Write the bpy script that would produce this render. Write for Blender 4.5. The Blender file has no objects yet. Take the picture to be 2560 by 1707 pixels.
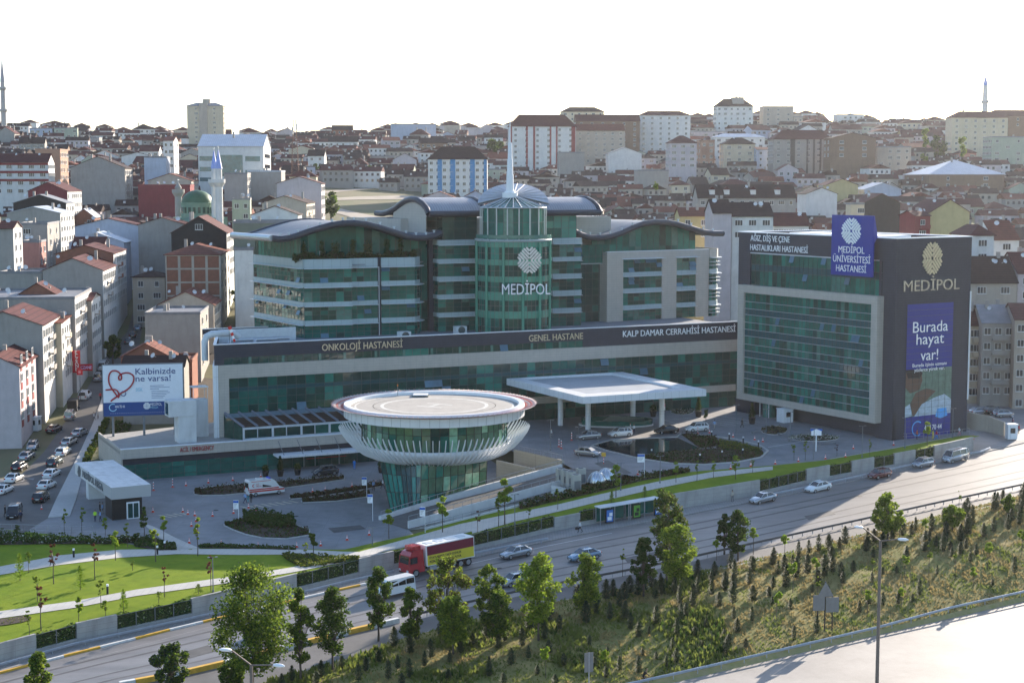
import bpy, math, random, bmesh
from mathutils import Vector, Matrix, noise
from mathutils.bvhtree import BVHTree
from mathutils.geometry import tessellate_polygon
R = math.radians
random.seed(7)
SC = bpy.context.scene
COL = SC.collection
W0, H0, FPX, HOR, CAMZ = 2560.0, 1707.0, 3950.0, 452.0, 52.0
PITCH = math.atan((H0/2-HOR)/FPX)
cd = bpy.data.cameras.new('camera'); cam = bpy.data.objects.new('camera', cd); COL.objects.link(cam)
cd.sensor_width = 36; cd.lens = 36*FPX/W0; cd.clip_start = 1; cd.clip_end = 20000
cam.location = (0, 0, CAMZ); cam.rotation_euler = (math.pi/2-PITCH, 0, 0)
SC.camera = cam
SUN_AZ, SUN_EL = R(32), R(17.5)          # azimuth from +Y towards +X
wd = bpy.data.worlds.new('World'); SC.world = wd; wd.use_nodes = True
nt = wd.node_tree; bg = nt.nodes['Background']
sk = nt.nodes.new('ShaderNodeTexSky'); sk.sky_type = 'NISHITA'; sk.sun_disc = False
sk.sun_elevation = SUN_EL; sk.sun_rotation = SUN_AZ
sk.air_density = 1.0; sk.dust_density = 1.0; sk.ozone_density = 2.5; sk.altitude = 100
nt.links.new(sk.outputs[0], bg.inputs[0]); bg.inputs[1].default_value = 0.14
sl = bpy.data.lights.new('sun', 'SUN'); sun = bpy.data.objects.new('sun', sl); COL.objects.link(sun)
sl.energy = 5.0; sl.angle = R(0.5); sl.color = (1.0, 0.87, 0.72)
sd = Vector((math.sin(SUN_AZ)*math.cos(SUN_EL), math.cos(SUN_AZ)*math.cos(SUN_EL), math.sin(SUN_EL)))
sun.rotation_euler = sd.to_track_quat('Z', 'Y').to_euler()
SC.view_settings.view_transform = 'Standard'; SC.view_settings.look = 'None'
SC.view_settings.exposure = 1.33; SC.view_settings.gamma = 1
cy = SC.cycles; cy.max_bounces = 6; cy.diffuse_bounces = 3; cy.glossy_bounces = 3; cy.transmission_bounces = 4
cy.volume_bounces = 0; cy.volume_step_rate = 4; cy.transparent_max_bounces = 8; cy.use_denoising = True; cy.sample_clamp_indirect = 6
CT, ST = math.cos(PITCH), math.sin(PITCH)
def ray(px, py):
 dy = py-H0/2; y = FPX*CT-dy*ST
 return (px-W0/2)/y, -(FPX*ST+dy*CT)/y
def pY(px, py, Y):
 a, b = ray(px, py); return Vector((a*Y, Y, CAMZ+b*Y))
def pz(px, py, z):
 a, b = ray(px, py); Y = (z-CAMZ)/b; return Vector((a*Y, Y, z))
def pf(px, py, zf):
 z = 1.0
 for _ in range(25):
  p = pz(px, py, z); z = .5*z+.5*zf(p.x, p.y)
 return pz(px, py, z)
def lerp(a, b, t): return a+(b-a)*t
def clamp(x, a=0., b=1.): return max(a, min(b, x))
def sm(x): x = clamp(x); return x*x*(3-2*x)
def table(T, x):
 if x <= T[0][0]: return T[0][1]
 for (a, b), (c, d) in zip(T, T[1:]):
  if x <= c: return b+(d-b)*(x-a)/(c-a)
 return T[-1][1]
MATS = {}
def mat(name, col, rough=.7, var=.12, scale=1.5, spec=.3, metal=0., bump=0., bscale=None, alpha=1., col2=None, emit=None, brick=None, vscale=None, coat=0., trans=0., stain=0.):
 if name in MATS: return MATS[name]
 m = bpy.data.materials.new(name); m.use_nodes = True; MATS[name] = m
 n = m.node_tree.nodes; l = m.node_tree.links; b = n['Principled BSDF']
 b.inputs['Base Color'].default_value = (*col, 1); b.inputs['Roughness'].default_value = rough
 b.inputs['Specular IOR Level'].default_value = spec; b.inputs['Metallic'].default_value = metal
 if coat: b.inputs['Coat Weight'].default_value = coat; b.inputs['Coat Roughness'].default_value = .05
 if trans: b.inputs['Transmission Weight'].default_value = trans
 m.diffuse_color = (*col, 1)
 tc = n.new('ShaderNodeTexCoord')
 out = None
 if var or col2:
  nz = n.new('ShaderNodeTexNoise'); nz.inputs['Scale'].default_value = scale; nz.inputs['Detail'].default_value = 5; nz.inputs['Roughness'].default_value = .65
  if vscale:
   mp = n.new('ShaderNodeMapping'); mp.inputs['Scale'].default_value = vscale; l.new(tc.outputs['Object'], mp.inputs[0]); l.new(mp.outputs[0], nz.inputs[0])
  else: l.new(tc.outputs['Object'], nz.inputs[0])
  mx = n.new('ShaderNodeMix'); mx.data_type = 'RGBA'
  rp = n.new('ShaderNodeMapRange'); rp.inputs[1].default_value = .3; rp.inputs[2].default_value = .7; l.new(nz.outputs[0], rp.inputs[0]); l.new(rp.outputs[0], mx.inputs[0])
  c2 = col2 if col2 else tuple(c*(1+var) for c in col); c1 = col if col2 else tuple(c*(1-var) for c in col)
  mx.inputs[6].default_value = (*c1, 1); mx.inputs[7].default_value = (*c2, 1); out = mx.outputs[2]
 if stain:
  s = n.new('ShaderNodeTexNoise'); s.inputs['Scale'].default_value = .5; s.inputs['Detail'].default_value = 6
  mp = n.new('ShaderNodeMapping'); mp.inputs['Scale'].default_value = (1.6, 1.6, .35); l.new(tc.outputs['Object'], mp.inputs[0]); l.new(mp.outputs[0], s.inputs[0])
  rp = n.new('ShaderNodeMapRange'); rp.inputs[1].default_value = .5; rp.inputs[2].default_value = .75; rp.inputs[4].default_value = stain; l.new(s.outputs[0], rp.inputs[0])
  mx = n.new('ShaderNodeMix'); mx.data_type = 'RGBA'; l.new(rp.outputs[0], mx.inputs[0])
  if out: l.new(out, mx.inputs[6])
  else: mx.inputs[6].default_value = (*col, 1)
  mx.inputs[7].default_value = (col[0]*.45, col[1]*.43, col[2]*.42, 1); out = mx.outputs[2]
 if brick:
  bw, bh, ms, mc = brick[:4]
  br = n.new('ShaderNodeTexBrick'); br.offset = brick[4] if len(brick) > 4 else 0; br.inputs['Scale'].default_value = 1
  br.inputs['Brick Width'].default_value = bw; br.inputs['Row Height'].default_value = bh; br.inputs['Mortar Size'].default_value = ms; br.inputs['Mortar Smooth'].default_value = 0
  sp = n.new('ShaderNodeSeparateXYZ'); cb = n.new('ShaderNodeCombineXYZ'); ad = n.new('ShaderNodeMath'); l.new(tc.outputs['Object'], sp.inputs[0])
  if len(brick) > 5 and brick[5] == 'flat': l.new(sp.outputs[0], cb.inputs[0]); l.new(sp.outputs[1], cb.inputs[1])
  else: l.new(sp.outputs[0], ad.inputs[0]); l.new(sp.outputs[1], ad.inputs[1]); l.new(ad.outputs[0], cb.inputs[0]); l.new(sp.outputs[2], cb.inputs[1])
  l.new(cb.outputs[0], br.inputs[0])
  mx = n.new('ShaderNodeMix'); mx.data_type = 'RGBA'; l.new(br.outputs['Fac'], mx.inputs[0])
  if out: l.new(out, mx.inputs[6])
  else: mx.inputs[6].default_value = (*col, 1)
  mx.inputs[7].default_value = (*mc, 1); out = mx.outputs[2]
 if out: l.new(out, b.inputs['Base Color'])
 if bump:
  bz = n.new('ShaderNodeTexNoise'); bz.inputs['Scale'].default_value = bscale or scale*6; bz.inputs['Detail'].default_value = 4; l.new(tc.outputs['Object'], bz.inputs[0])
  bp = n.new('ShaderNodeBump'); bp.inputs['Strength'].default_value = bump; bp.inputs['Distance'].default_value = .1; l.new(bz.outputs[0], bp.inputs['Height']); l.new(bp.outputs[0], b.inputs['Normal'])
 if emit: b.inputs['Emission Color'].default_value = (*emit[0], 1); b.inputs['Emission Strength'].default_value = emit[1]
 return m
class MB:
 def __init__(s): s.v = []; s.f = []; s.m = []; s.sm = []
 def add(s, pts, faces, m=0, smooth=False):
  o = len(s.v); s.v += [tuple(p) for p in pts]
  for f in faces: s.f.append([i+o for i in f]); s.m.append(m); s.sm.append(smooth)
  return s
 def poly(s, pts, m=0): return s.add(pts, [list(range(len(pts)))], m)
 def box(s, x0, x1, y0, y1, z0, z1, m=0):
  p = [(x0,y0,z0),(x1,y0,z0),(x1,y1,z0),(x0,y1,z0),(x0,y0,z1),(x1,y0,z1),(x1,y1,z1),(x0,y1,z1)]
  return s.add(p, [(0,3,2,1),(4,5,6,7),(0,1,5,4),(1,2,6,5),(2,3,7,6),(3,0,4,7)], m)
 def ebox(s, o, a, b, c, m=0):          # parallelepiped from a corner and three edges
  o, a, b, c = map(Vector, (o, a, b, c))
  p = [o, o+a, o+a+b, o+b, o+c, o+a+c, o+a+b+c, o+b+c]
  return s.add(p, [(0,3,2,1),(4,5,6,7),(0,1,5,4),(1,2,6,5),(2,3,7,6),(3,0,4,7)], m)
 def prism(s, poly, z0, z1, m=0, mt=None):       # plan polygon (ccw) extruded up; z0/z1 numbers or functions
  n = len(poly); f0 = z0 if callable(z0) else (lambda x, y: z0); f1 = z1 if callable(z1) else (lambda x, y: z1)
  lo = [(x, y, f0(x, y)) for x, y in poly]; hi = [(x, y, f1(x, y)) for x, y in poly]
  s.add(lo+hi, [(i, (i+1) % n, n+(i+1) % n, n+i) for i in range(n)], m)
  s.add(hi, [list(range(n))], m if mt is None else mt); s.add(lo, [list(range(n))[::-1]], m)
  return s
 def xz(s, prof, y0, y1, m=0, smooth=False):      # profile in x-z extruded along y (prof ccw seen from -y)
  n = len(prof); a = [(x, y0, z) for x, z in prof]; b = [(x, y1, z) for x, z in prof]
  s.add(a+b, [(i, (i+1) % n, n+(i+1) % n, n+i)[::-1] for i in range(n)], m, smooth)
  s.add(a, [list(range(n))], m); s.add(b, [list(range(n))[::-1]], m); return s
 def yz(s, prof, x0, x1, m=0):
  n = len(prof); a = [(x0, y, z) for y, z in prof]; b = [(x1, y, z) for y, z in prof]
  s.add(a+b, [(i, (i+1) % n, n+(i+1) % n, n+i) for i in range(n)], m)
  s.add(a, [list(range(n))[::-1]], m); s.add(b, [list(range(n))], m); return s
 def cyl(s, p0, p1, r0, r1=None, n=8, m=0, caps=True, smooth=True):
  p0, p1 = Vector(p0), Vector(p1); r1 = r0 if r1 is None else r1
  d = (p1-p0).normalized(); a = d.orthogonal().normalized(); b = d.cross(a)
  P = [p0+(a*math.cos(t)+b*math.sin(t))*r0 for t in [2*math.pi*i/n for i in range(n)]]
  Q = [p1+(a*math.cos(t)+b*math.sin(t))*r1 for t in [2*math.pi*i/n for i in range(n)]]
  s.add(P+Q, [(i, (i+1) % n, n+(i+1) % n, n+i) for i in range(n)], m, smooth)
  if caps: s.add(P, [list(range(n))[::-1]], m); s.add(Q, [list(range(n))], m)
  return s
 def tube(s, pts, r, n=6, m=0, smooth=True):
  pts = [Vector(p) for p in pts]; rings = []; N = len(pts)
  rr = r if isinstance(r, (list, tuple)) else [r]*N
  a = None
  for i, p in enumerate(pts):
   d = (pts[min(i+1, N-1)]-pts[max(i-1, 0)]).normalized()
   if a is None: a = d.orthogonal().normalized()
   else:
    a = a-d*a.dot(d); a = a.normalized() if a.length > 1e-6 else d.orthogonal().normalized()
   b = d.cross(a); rings.append([p+(a*math.cos(2*math.pi*k/n)+b*math.sin(2*math.pi*k/n))*rr[i] for k in range(n)])
  V = [q for g in rings for q in g]
  F = [(i*n+k, i*n+(k+1) % n, (i+1)*n+(k+1) % n, (i+1)*n+k) for i in range(N-1) for k in range(n)]
  s.add(V, F, m, smooth); s.add(rings[0], [list(range(n))[::-1]], m); s.add(rings[-1], [list(range(n))], m); return s
 def lathe(s, prof, n=48, c=(0, 0), m=0, smooth=True, a0=0, a1=2*math.pi, close=False):   # prof [(r,z)]
  full = abs(a1-a0-2*math.pi) < 1e-6; k = n if full else n+1
  V = [(c[0]+r*math.cos(a0+(a1-a0)*i/n), c[1]+r*math.sin(a0+(a1-a0)*i/n), z) for i in range(k) for r, z in prof]
  q = len(prof); F = []
  for i in range(n):
   j = (i+1) % k
   for t in range(q if close else q-1):
    u = (t+1) % q; F.append((i*q+t, j*q+t, j*q+u, i*q+u))
  return s.add(V, F, m, smooth)
 def sheet(s, A, B, m=0, n=1, smooth=False):      # ruled strip between two 3-D curves of equal count
  k = len(A); V = []; F = []
  for j in range(n+1): V += [Vector(a).lerp(Vector(b), j/n) for a, b in zip(A, B)]
  for j in range(n):
   for i in range(k-1): F.append((j*k+i, j*k+i+1, (j+1)*k+i+1, (j+1)*k+i))
  return s.add(V, F, m, smooth)
 def build(s, name, mats, parent=None, loc=None):
  me = bpy.data.meshes.new(name); me.from_pydata(s.v, [], s.f)
  ms = mats if isinstance(mats, (list, tuple)) else [mats]
  for q in ms: me.materials.append(q)
  me.polygons.foreach_set('material_index', s.m); me.polygons.foreach_set('use_smooth', s.sm); me.update()
  return ob(name, me, parent, loc)
def ob(name, data, parent=None, loc=None, rz=None):
 o = bpy.data.objects.new(name, data); COL.objects.link(o)
 if parent is not None: o.parent = parent
 if loc is not None: o.location = loc
 if rz is not None: o.rotation_euler = (0, 0, rz)
 return o
def tag(o, label=None, cat=None, group=None, kind=None):
 if label: o['label'] = label
 if cat: o['category'] = cat
 if group: o['group'] = group
 if kind: o['kind'] = kind
 return o
def thing(name, label, cat, loc=(0, 0, 0), rz=0, group=None):
 return tag(ob(name, None, None, loc, rz), label, cat, group)
KIDS = {}
def copy_tree(o, loc=None, rz=None, label=None, group=None, remap=None, scale=None):
 def cp(q, par):
  c = q.copy(); COL.objects.link(c); c.parent = par
  if remap and q.data and q.type == 'MESH':
   key = (q.data.name, id(remap)); d = REM.get(key)
   if d is None:
    d = q.data
    if any(mm and mm.name in remap for mm in d.materials):
     d = d.copy()
     for i, mm in enumerate(d.materials):
      if mm and mm.name in remap: d.materials[i] = remap[mm.name]
    REM[key] = d
   c.data = d
  for ch in q.children: cp(ch, c)
  return c
 r = cp(o, None)
 if loc is not None: r.location = loc
 if rz is not None: r.rotation_euler = (0, 0, rz)
 if scale is not None: r.scale = (scale,)*3 if not isinstance(scale, (tuple, list)) else scale
 if label: r['label'] = label
 if group: r['group'] = group
 return r
REM = {}; REMKEEP = []
class Frame:
 def __init__(s, p, d, base=0):
  s.o = Vector((p[0], p[1], base)); s.d = Vector((d[0], d[1], 0)).normalized(); s.n = Vector((-s.d.y, s.d.x, 0))
  s.rz = math.atan2(s.d.y, s.d.x)
 def px(s, px, py, y=0):            # photo pixel to (x, z) on the plane y
  a, b = ray(px, py); q = s.o+s.n*y
  t = (a*q.y-q.x)/(s.d.x-a*s.d.y); Y = q.y+t*s.d.y
  return t, CAMZ+b*Y-s.o.z
 def W(s, x, y, z): return s.o+s.d*x+s.n*y+Vector((0, 0, z))
 def thing(s, name, label, cat, group=None): return thing(name, label, cat, s.o, s.rz, group)
def text_mesh(txt, size, mats, name='lettering', parent=None, loc=(0,0,0), rot=(math.pi/2, 0, 0), depth=.06, width=None, sx=1., align='LEFT', space=1., off=0., shear=0.):
 cu = bpy.data.curves.new('t', 'FONT'); cu.body = txt; cu.size = size; cu.extrude = depth; cu.align_x = align; cu.space_character = space; cu.offset = off; cu.resolution_u = 3; cu.shear = shear
 o = bpy.data.objects.new('t', cu); COL.objects.link(o)
 dg = bpy.context.evaluated_depsgraph_get(); me = bpy.data.meshes.new_from_object(o.evaluated_get(dg))
 bpy.data.objects.remove(o); bpy.data.curves.remove(cu)
 xs = [v.co.x for v in me.vertices]; k = sx
 if width: k = width/(max(xs)-min(xs)); x0 = min(xs) if align == 'LEFT' else 0
 else: x0 = 0
 for v in me.vertices: v.co.x = (v.co.x-x0)*k
 me.materials.clear(); me.materials.append(mats); me.name = name
 q = ob(name, me, parent, loc); q.rotation_euler = rot; return q
# ================================================================ GROUND
ZL, ZU = 2.5, 6.5
def zr(x, y=0): return clamp(.0407*(x+60), -.8, 9.)
TT = [(262, 2.3), (300, 5), (350, 8), (400, 13), (450, 18), (500, 24), (600, 36), (700, 45), (860, 57), (1000, 72), (1100, 80), (1250, 84), (1600, 60), (2400, 20), (9000, 20)]
def tz(x, y):
 if y < 215: return lerp(-1, 2.3, sm((y-198)/17.)) if y > 198 else -1.
 z = table(TT, y)
 if y > 300:
  z += 3.0*math.sin(x/90.+y/170.)*clamp((y-300)/200.)-1.5*math.sin(x/37.+1)*clamp((y-380)/200.)
  if y > 700: z += (y-700)/400.*6*sm((x-60)/160.)
 if x > 80 and 240 < y < 345: z = max(z, 6.2*sm((y-270)/16.))
 if -62 < x < 96 and 255 < y < 352: z = min(z, 6.2 if x > 3 or y > 296 else 2.2)
 return z
BV = []
def reg(o, mb): BV.append(BVHTree.FromPolygons([Vector(v) for v in mb.v], mb.f)); return o
def hit(px, py):
 a, b = ray(px, py); d = Vector((a, 1, b)).normalized(); best = None
 for t in BV:
  h = t.ray_cast(Vector((0, 0, CAMZ)), d, 6000)
  if h[0] is not None and (best is None or h[3] < best[3]): best = h
 return best[0].copy() if best else pY(px, py, 1500)
def drop(x, y):
 z = -99
 for t in BV:
  h = t.ray_cast(Vector((x, y, 300)), Vector((0, 0, -1)), 600)
  if h[0] is not None: z = max(z, h[0].z)
 return z
def stru(o): return tag(o, kind='structure')
M_ter = mat('dry hillside soil and grass', (.17, .14, .085), .95, scale=.05, col2=(.10, .12, .05), bump=.3, bscale=.6)
m = MB()
xs = [-4000, -2500, -1500, -900]+[-600+12*i for i in range(101)]+[900, 1500, 2500, 4000]
ys = [-2500, -1000, -300, 60, 198, 202, 206, 210, 215, 240, 246, 252, 258, 262]+[270+10*i for i in range(100)]+[1300, 1400, 1600, 2000, 2600, 4000, 9000]
m.add([(x, y, tz(x, y)) for y in ys for x in xs], [(j*len(xs)+i, j*len(xs)+i+1, (j+1)*len(xs)+i+1, (j+1)*len(xs)+i) for j in range(len(ys)-1) for i in range(len(xs)-1)], 0, True)
reg(stru(m.build('terrain', M_ter)), m)
def curve(pts, zf, dz=0., ext=350, n=90):
 (x0, y0), (x1, y1) = pts[0], pts[1]; (x2, y2), (x3, y3) = pts[-2], pts[-1]
 pts = [(x0-ext, y0-(y1-y0)/(x1-x0)*ext)]+pts+[(x3+ext*.5, y3+(y3-y2)/(x3-x2)*ext*.5)]
 P = [pf(a, b, zf) for a, b in pts]; return P
def resample(P, n=120):
 x0, x1 = P[0].x, P[-1].x; out = []; T = [(p.x, p.y) for p in P]; Z = [(p.x, p.z) for p in P]
 for i in range(n):
  x = lerp(x0, x1, i/(n-1)); out.append(Vector((x, table(T, x), table(Z, x))))
 return out
FOOT = curve([(0,1664),(187,1612),(538,1534),(860,1452),(1189,1376),(1386,1329),(1450,1317),(1622,1288),(1718,1269),(1897,1240),(2013,1212),(2285,1162),(2424,1130),(2560,1098)], zr)
WALK = curve([(0,1682),(161,1640),(340,1596),(426,1574),(816,1481),(1050,1425),(1230,1385),(1372,1353),(1467,1334),(1693,1292),(1872,1257),(2000,1232),(2200,1188),(2300,1167),(2424,1140),(2560,1108)], zr)
RLOW = curve([(200,1745),(340,1712),(463,1690),(564,1668),(772,1616),(872,1591),(996,1562),(1051,1546),(1172,1517),(1293,1490),(1421,1465),(1593,1432),(1700,1410),(2139,1312),(2560,1222)], zr)
BTOP = curve([(300,1800),(637,1712),(860,1650),(989,1601),(1179,1549),(1399,1501),(1582,1465),(1700,1439),(2015,1370),(2322,1294),(2560,1236)], zr)
HB = lambda x, y: .5
BBOT = curve([(1300,1770),(1538,1716),(1700,1683),(2198,1572),(2560,1491)], HB, ext=900)
HTOP = curve([(1300,1790),(1538,1735),(1700,1702),(2205,1584),(2560,1503)], lambda x, y: 0.02, ext=900)
M_asph = mat('worn grey asphalt', (.155, .147, .143), .5, var=.26, scale=.22, spec=.7, bump=.25, bscale=9, vscale=(.25, 1.8, 1), stain=.22)
M_asph2 = mat('pale highway asphalt', (.23, .215, .20), .6, var=.2, scale=.12, stain=.2, spec=.4, bump=.2, bscale=9)
M_lane = mat('dark side lane asphalt', (.12, .115, .11), .7, var=.15, scale=.3, bump=.2, bscale=9)
M_conc = mat('board marked grey concrete', (.36, .35, .33), .8, var=.12, scale=.7, stain=.35, brick=(2.4, .62, .012, (.2, .2, .19)))
M_kerb = mat('light concrete kerb', (.42, .41, .39), .8, scale=2)
M_pave = mat('grey concrete paving', (.215, .215, .22), .72, var=.2, scale=.16, brick=(3.0, 3.0, .022, (.17, .17, .17), 0, 'flat'), bump=.15, bscale=6, stain=.3)
M_pave2 = mat('dark setts paving', (.19, .19, .195), .7, var=.16, scale=.2, brick=(.6, .3, .012, (.13, .13, .13), .5, 'flat'), bump=.15, bscale=6)
M_path = mat('pale stone footpath', (.46, .44, .40), .8, var=.1, scale=.5, brick=(.8, .8, .02, (.34, .33, .31), 0, 'flat'))
M_lawn = mat('mown lawn', (.11, .18, .010), .95, scale=.18, col2=(.20, .25, .016), stain=.35, bump=.5, bscale=30, spec=.1)
M_bank = mat('dry bank grass', (.30, .235, .10), .95, scale=.22, col2=(.13, .15, .04), bump=.6, bscale=5, spec=.1)
M_soil = mat('dark planting soil', (.06, .045, .032), .95, scale=1.2, var=.3, bump=.4)
M_white = mat('road marking white', (.62, .62, .6), .6, var=.18, scale=2)
M_yel = mat('kerb paint yellow', (.62, .36, .05), .6, var=.2, scale=2)
def strip(name, A, B, mt, dz=0, n=1, regi=True, na=120, zf=None):
 m = MB(); A, B = resample(A, na), resample(B, na)
 m.sheet([a+Vector((0, 0, dz)) for a in A], [b+Vector((0, 0, dz)) for b in B], 0, n, True)
 if zf: m.v = [(x, y, z+zf(x, y)) for x, y, z in m.v]
 o = stru(m.build(name, mt))
 if regi: reg(o, m)
 return o
strip('road', WALK, [p+Vector((0, -.0, 0)) for p in RLOW], M_asph)
strip('side_lane', RLOW, BTOP, M_lane)
m = MB(); A, B = resample(BTOP, 160), resample(BBOT, 160)
for j in range(25):
 for i in range(160):
  t = j/24; p = A[i].lerp(B[i], t); h = 1.1*math.sin(math.pi*t)*(1+.4*math.sin(p.x/9.))+.25*noise.noise(p*.22)*math.sin(math.pi*t)
  m.v.append((p.x, p.y, p.z+.04+max(h, 0)))
for j in range(24):
 for i in range(159): m.f.append((j*160+i, (j+1)*160+i, (j+1)*160+i+1, j*160+i+1)); m.m.append(0); m.sm.append(True)
reg(stru(m.build('grass_bank', M_bank)), m)
hi = [Vector(p) for p in HTOP]; lo = [Vector((p.x, min(p.y, 200)-70, p.z)) for p in HTOP]
strip('verge', [p+Vector((0, 0, .03)) for p in BBOT], hi, mat('weedy verge', (.22, .22, .08), .95, scale=1.2, col2=(.30, .25, .14)), 0)
strip('highway', hi, lo, M_asph2, 0)
m = MB(); A, B = resample(FOOT, 150), resample(WALK, 150); up = Vector((0, 0, .14))
m.sheet([a+up for a in A], [b+up for b in B], 0); m.sheet([b+up for b in B], [b-up for b in B], 0)
reg(stru(m.build('pavement', mat('grey pavement slabs', (.27, .26, .25), .8, var=.15, scale=.8, brick=(.4, .4, .02, (.2, .2, .19), 0, 'flat')))), m)
WH = lambda x: 2.45 if x < -6 else lerp(2.45, 2.0, sm((x+6)/10.)) if x < 6 else lerp(2.0, 2.5, sm((x-6)/20.))
WTOP = [p+Vector((0, 0, WH(p.x))) for p in resample(FOOT, 150)]
pe = [(-350,1290,2.62),(0,1322,2.62),(120,1334,2.62),(230,1345,2.62),(340,1362,2.62),(443,1376,2.62),(498,1368,2.62),(740,1372,2.62),(860,1373,2.62),(935,1356,2.62),(1040,1333,2.7),(1066,1324,2.9),(1295,1262,4.8),(1429,1224,6.0),(1480,1215,6.4),(1560,1205,6.62),(1629,1188,6.62),(1760,1176,6.62),(1932,1163,6.62),(2060,1150,6.62),(2210,1124,6.62),(2330,1100,6.64),(2424,1086,6.66),(2560,1070,6.7)]
PEDGE = [pz(*p) for p in pe]
a = [p for p in resample(FOOT, 400)]
XT = [(p.x, p.y) for p in a]; ZT = [(p.x, p.z) for p in a]
def wline(x): return Vector((x, table(XT, x), table(ZT, x)))
PE = [p for p in PEDGE]
PX = [(p.x, p.y) for p in PE]; PZ = [(p.x, p.z) for p in PE]
x0, x1 = PE[0].x, pz(2426, 1100, 6.5).x
LA = [wline(lerp(x0, x1, i/199.)) for i in range(200)]; LA = [p+Vector((0, .15, WH(p.x)-.12)) for p in LA]
LB = [Vector((x, max(table(PX, x), l.y+.3), table(PZ, x))) for x, l in zip([lerp(x0, x1, i/199.) for i in range(200)], LA)]
m = MB()
for j in range(17):
 for i in range(200):
  p = LA[i].lerp(LB[i], j/16.); m.v.append((p.x, p.y, p.z+.5*math.sin(math.pi*j/16)*clamp((LB[i].y-LA[i].y-8)/14.)))
for j in range(16):
 for i in range(199): m.f.append((j*200+i, j*200+i+1, (j+1)*200+i+1, (j+1)*200+i)); m.m.append(0); m.sm.append(True)
reg(stru(m.build('lawn', M_lawn)), m)
def flat(name, P, mt, regi=True, sk=0.):
 m = MB(); P = [Vector(p) for p in P]
 tr = tessellate_polygon([P]); m.add(P, [t for t in tr])
 for i, f in enumerate(m.f):
  a, b, c = (Vector(m.v[k]) for k in f)
  if (b-a).cross(c-a).z < 0: m.f[i] = f[::-1]
 if sk:
  for i in range(len(P)):
   a, b = P[i], P[(i+1) % len(P)]; m.add([a, b, b-Vector((0, 0, sk)), a-Vector((0, 0, sk))], [(0, 1, 2, 3)])
 o = stru(m.build(name, mt))
 if regi: reg(o, m)
 return o
lo_px = [(-350,1296),(230,1352),(443,1384),(700,1380),(860,1381),(935,1364),(1040,1341)]
V2 = lambda x, y, z: Vector((x, y, z))
PIT_A, PIT_B = pz(1287,1131,ZU), pz(1406,1158,ZU)
RA = [pz(951,1301,2.55), pz(1056,1269,3.0), pz(1214,1230,4.3), pz(1427,1171,6.45), pz(1520,1150,6.53)]
RB = [pz(1022,1323,2.55), pz(1150,1292,3.3), pz(1300,1252,4.7), pz(1440,1212,6.2), pz(1580,1182,6.53)]
flat('lower_plaza', [pz(x, y, ZL) for x, y in lo_px]+[V2(RB[0].x, RB[0].y, ZL), V2(RA[0].x, RA[0].y, ZL), V2(RA[1].x, RA[1].y, ZL), V2(RA[2].x, RA[2].y, ZL), V2(PIT_B.x, PIT_B.y, ZL), V2(PIT_A.x, PIT_A.y, ZL), V2(-8, 293, ZL), V2(-40, 278, ZL), V2(-66, 262.5, ZL), V2(-130, 255, ZL)], M_pave)
flat('upper_plaza', [PIT_A, PIT_B, pz(1432,1171,ZU), pz(1530,1176,ZU), pz(1580,1190,ZU)]+[pz(x, y, ZU) for x, y in [(1629,1192),(1760,1180),(1932,1167),(2060,1154),(2210,1128),(2330,1103),(2424,1089),(2560,1074),(2760,1050)]]+[V2(130, 300, ZU), V2(130, 352, ZU), V2(40, 352, ZU), V2(-8, 293, ZU)], M_pave)
strip('road_apron', [p for p in FOOT if p.x > 60][-3:], [pz(2290, 1109, ZU-.01), pz(2424, 1088, ZU-.01), pz(2560, 1073, ZU-.01), pz(2760, 1048, ZU-.01)], M_asph, .05, 3)
m = MB(); m.sheet(RA, RB, 0, 2, True); reg(stru(m.build('ramp', mat('ramp asphalt', (.12, .118, .115), .75, var=.15, scale=.4))), m)
def dense(P, k=6):
 out = []
 for a, b in zip(P, P[1:]):
  for i in range(k): out.append((lerp(a[0], b[0], i/k), lerp(a[1], b[1], i/k)))
 return out+[P[-1]]
def drape(name, A, B, mt, dz=.03, k=6, n=4, regi=False, thick=0):   # between two picture curves with equal point counts
 A, B = dense(A, k), dense(B, k); m = MB(); q = len(A)
 for j in range(n+1):
  for i in range(q):
   p = hit(lerp(A[i][0], B[i][0], j/n), lerp(A[i][1], B[i][1], j/n)); m.v.append((p.x, p.y, p.z+dz))
 for j in range(n):
  for i in range(q-1): m.f.append((j*q+i, (j+1)*q+i, (j+1)*q+i+1, j*q+i+1)); m.m.append(0); m.sm.append(True)
 if thick:
  ring = [m.v[i] for i in range(q)]+[m.v[j*q+q-1] for j in range(1, n+1)]+[m.v[n*q+i] for i in range(q-2, -1, -1)]+[m.v[j*q] for j in range(n-1, 0, -1)]
  for a, b in zip(ring, ring[1:]+ring[:1]): m.add([a, b, (b[0], b[1], b[2]-thick), (a[0], a[1], a[2]-thick)], [(0, 1, 2, 3)])
 o = stru(m.build(name, mt))
 if regi: reg(o, m)
 return o
drape('garden_path', [(-60,1425),(0,1416),(150,1388),(300,1374),(443,1372),(600,1372),(740,1373),(860,1379),(1000,1381),(1030,1376)],
 [(-60,1444),(0,1437),(150,1412),(300,1394),(443,1385),(600,1387),(740,1386),(860,1392),(930,1396),(960,1394)], M_path, .05)
drape('garden_path', [(-60,1540),(0,1528),(190,1502),(340,1474),(560,1444),(720,1420),(860,1390),(1000,1352),(1150,1310),(1290,1282),(1400,1260),(1500,1236),(1640,1205),(1780,1180),(1932,1166)],
 [(-60,1557),(0,1546),(190,1519),(340,1490),(560,1459),(720,1433),(860,1406),(1010,1382),(1160,1340),(1290,1303),(1400,1278),(1500,1254),(1640,1222),(1780,1194),(1932,1175)], M_path, .06, n=5)
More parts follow.
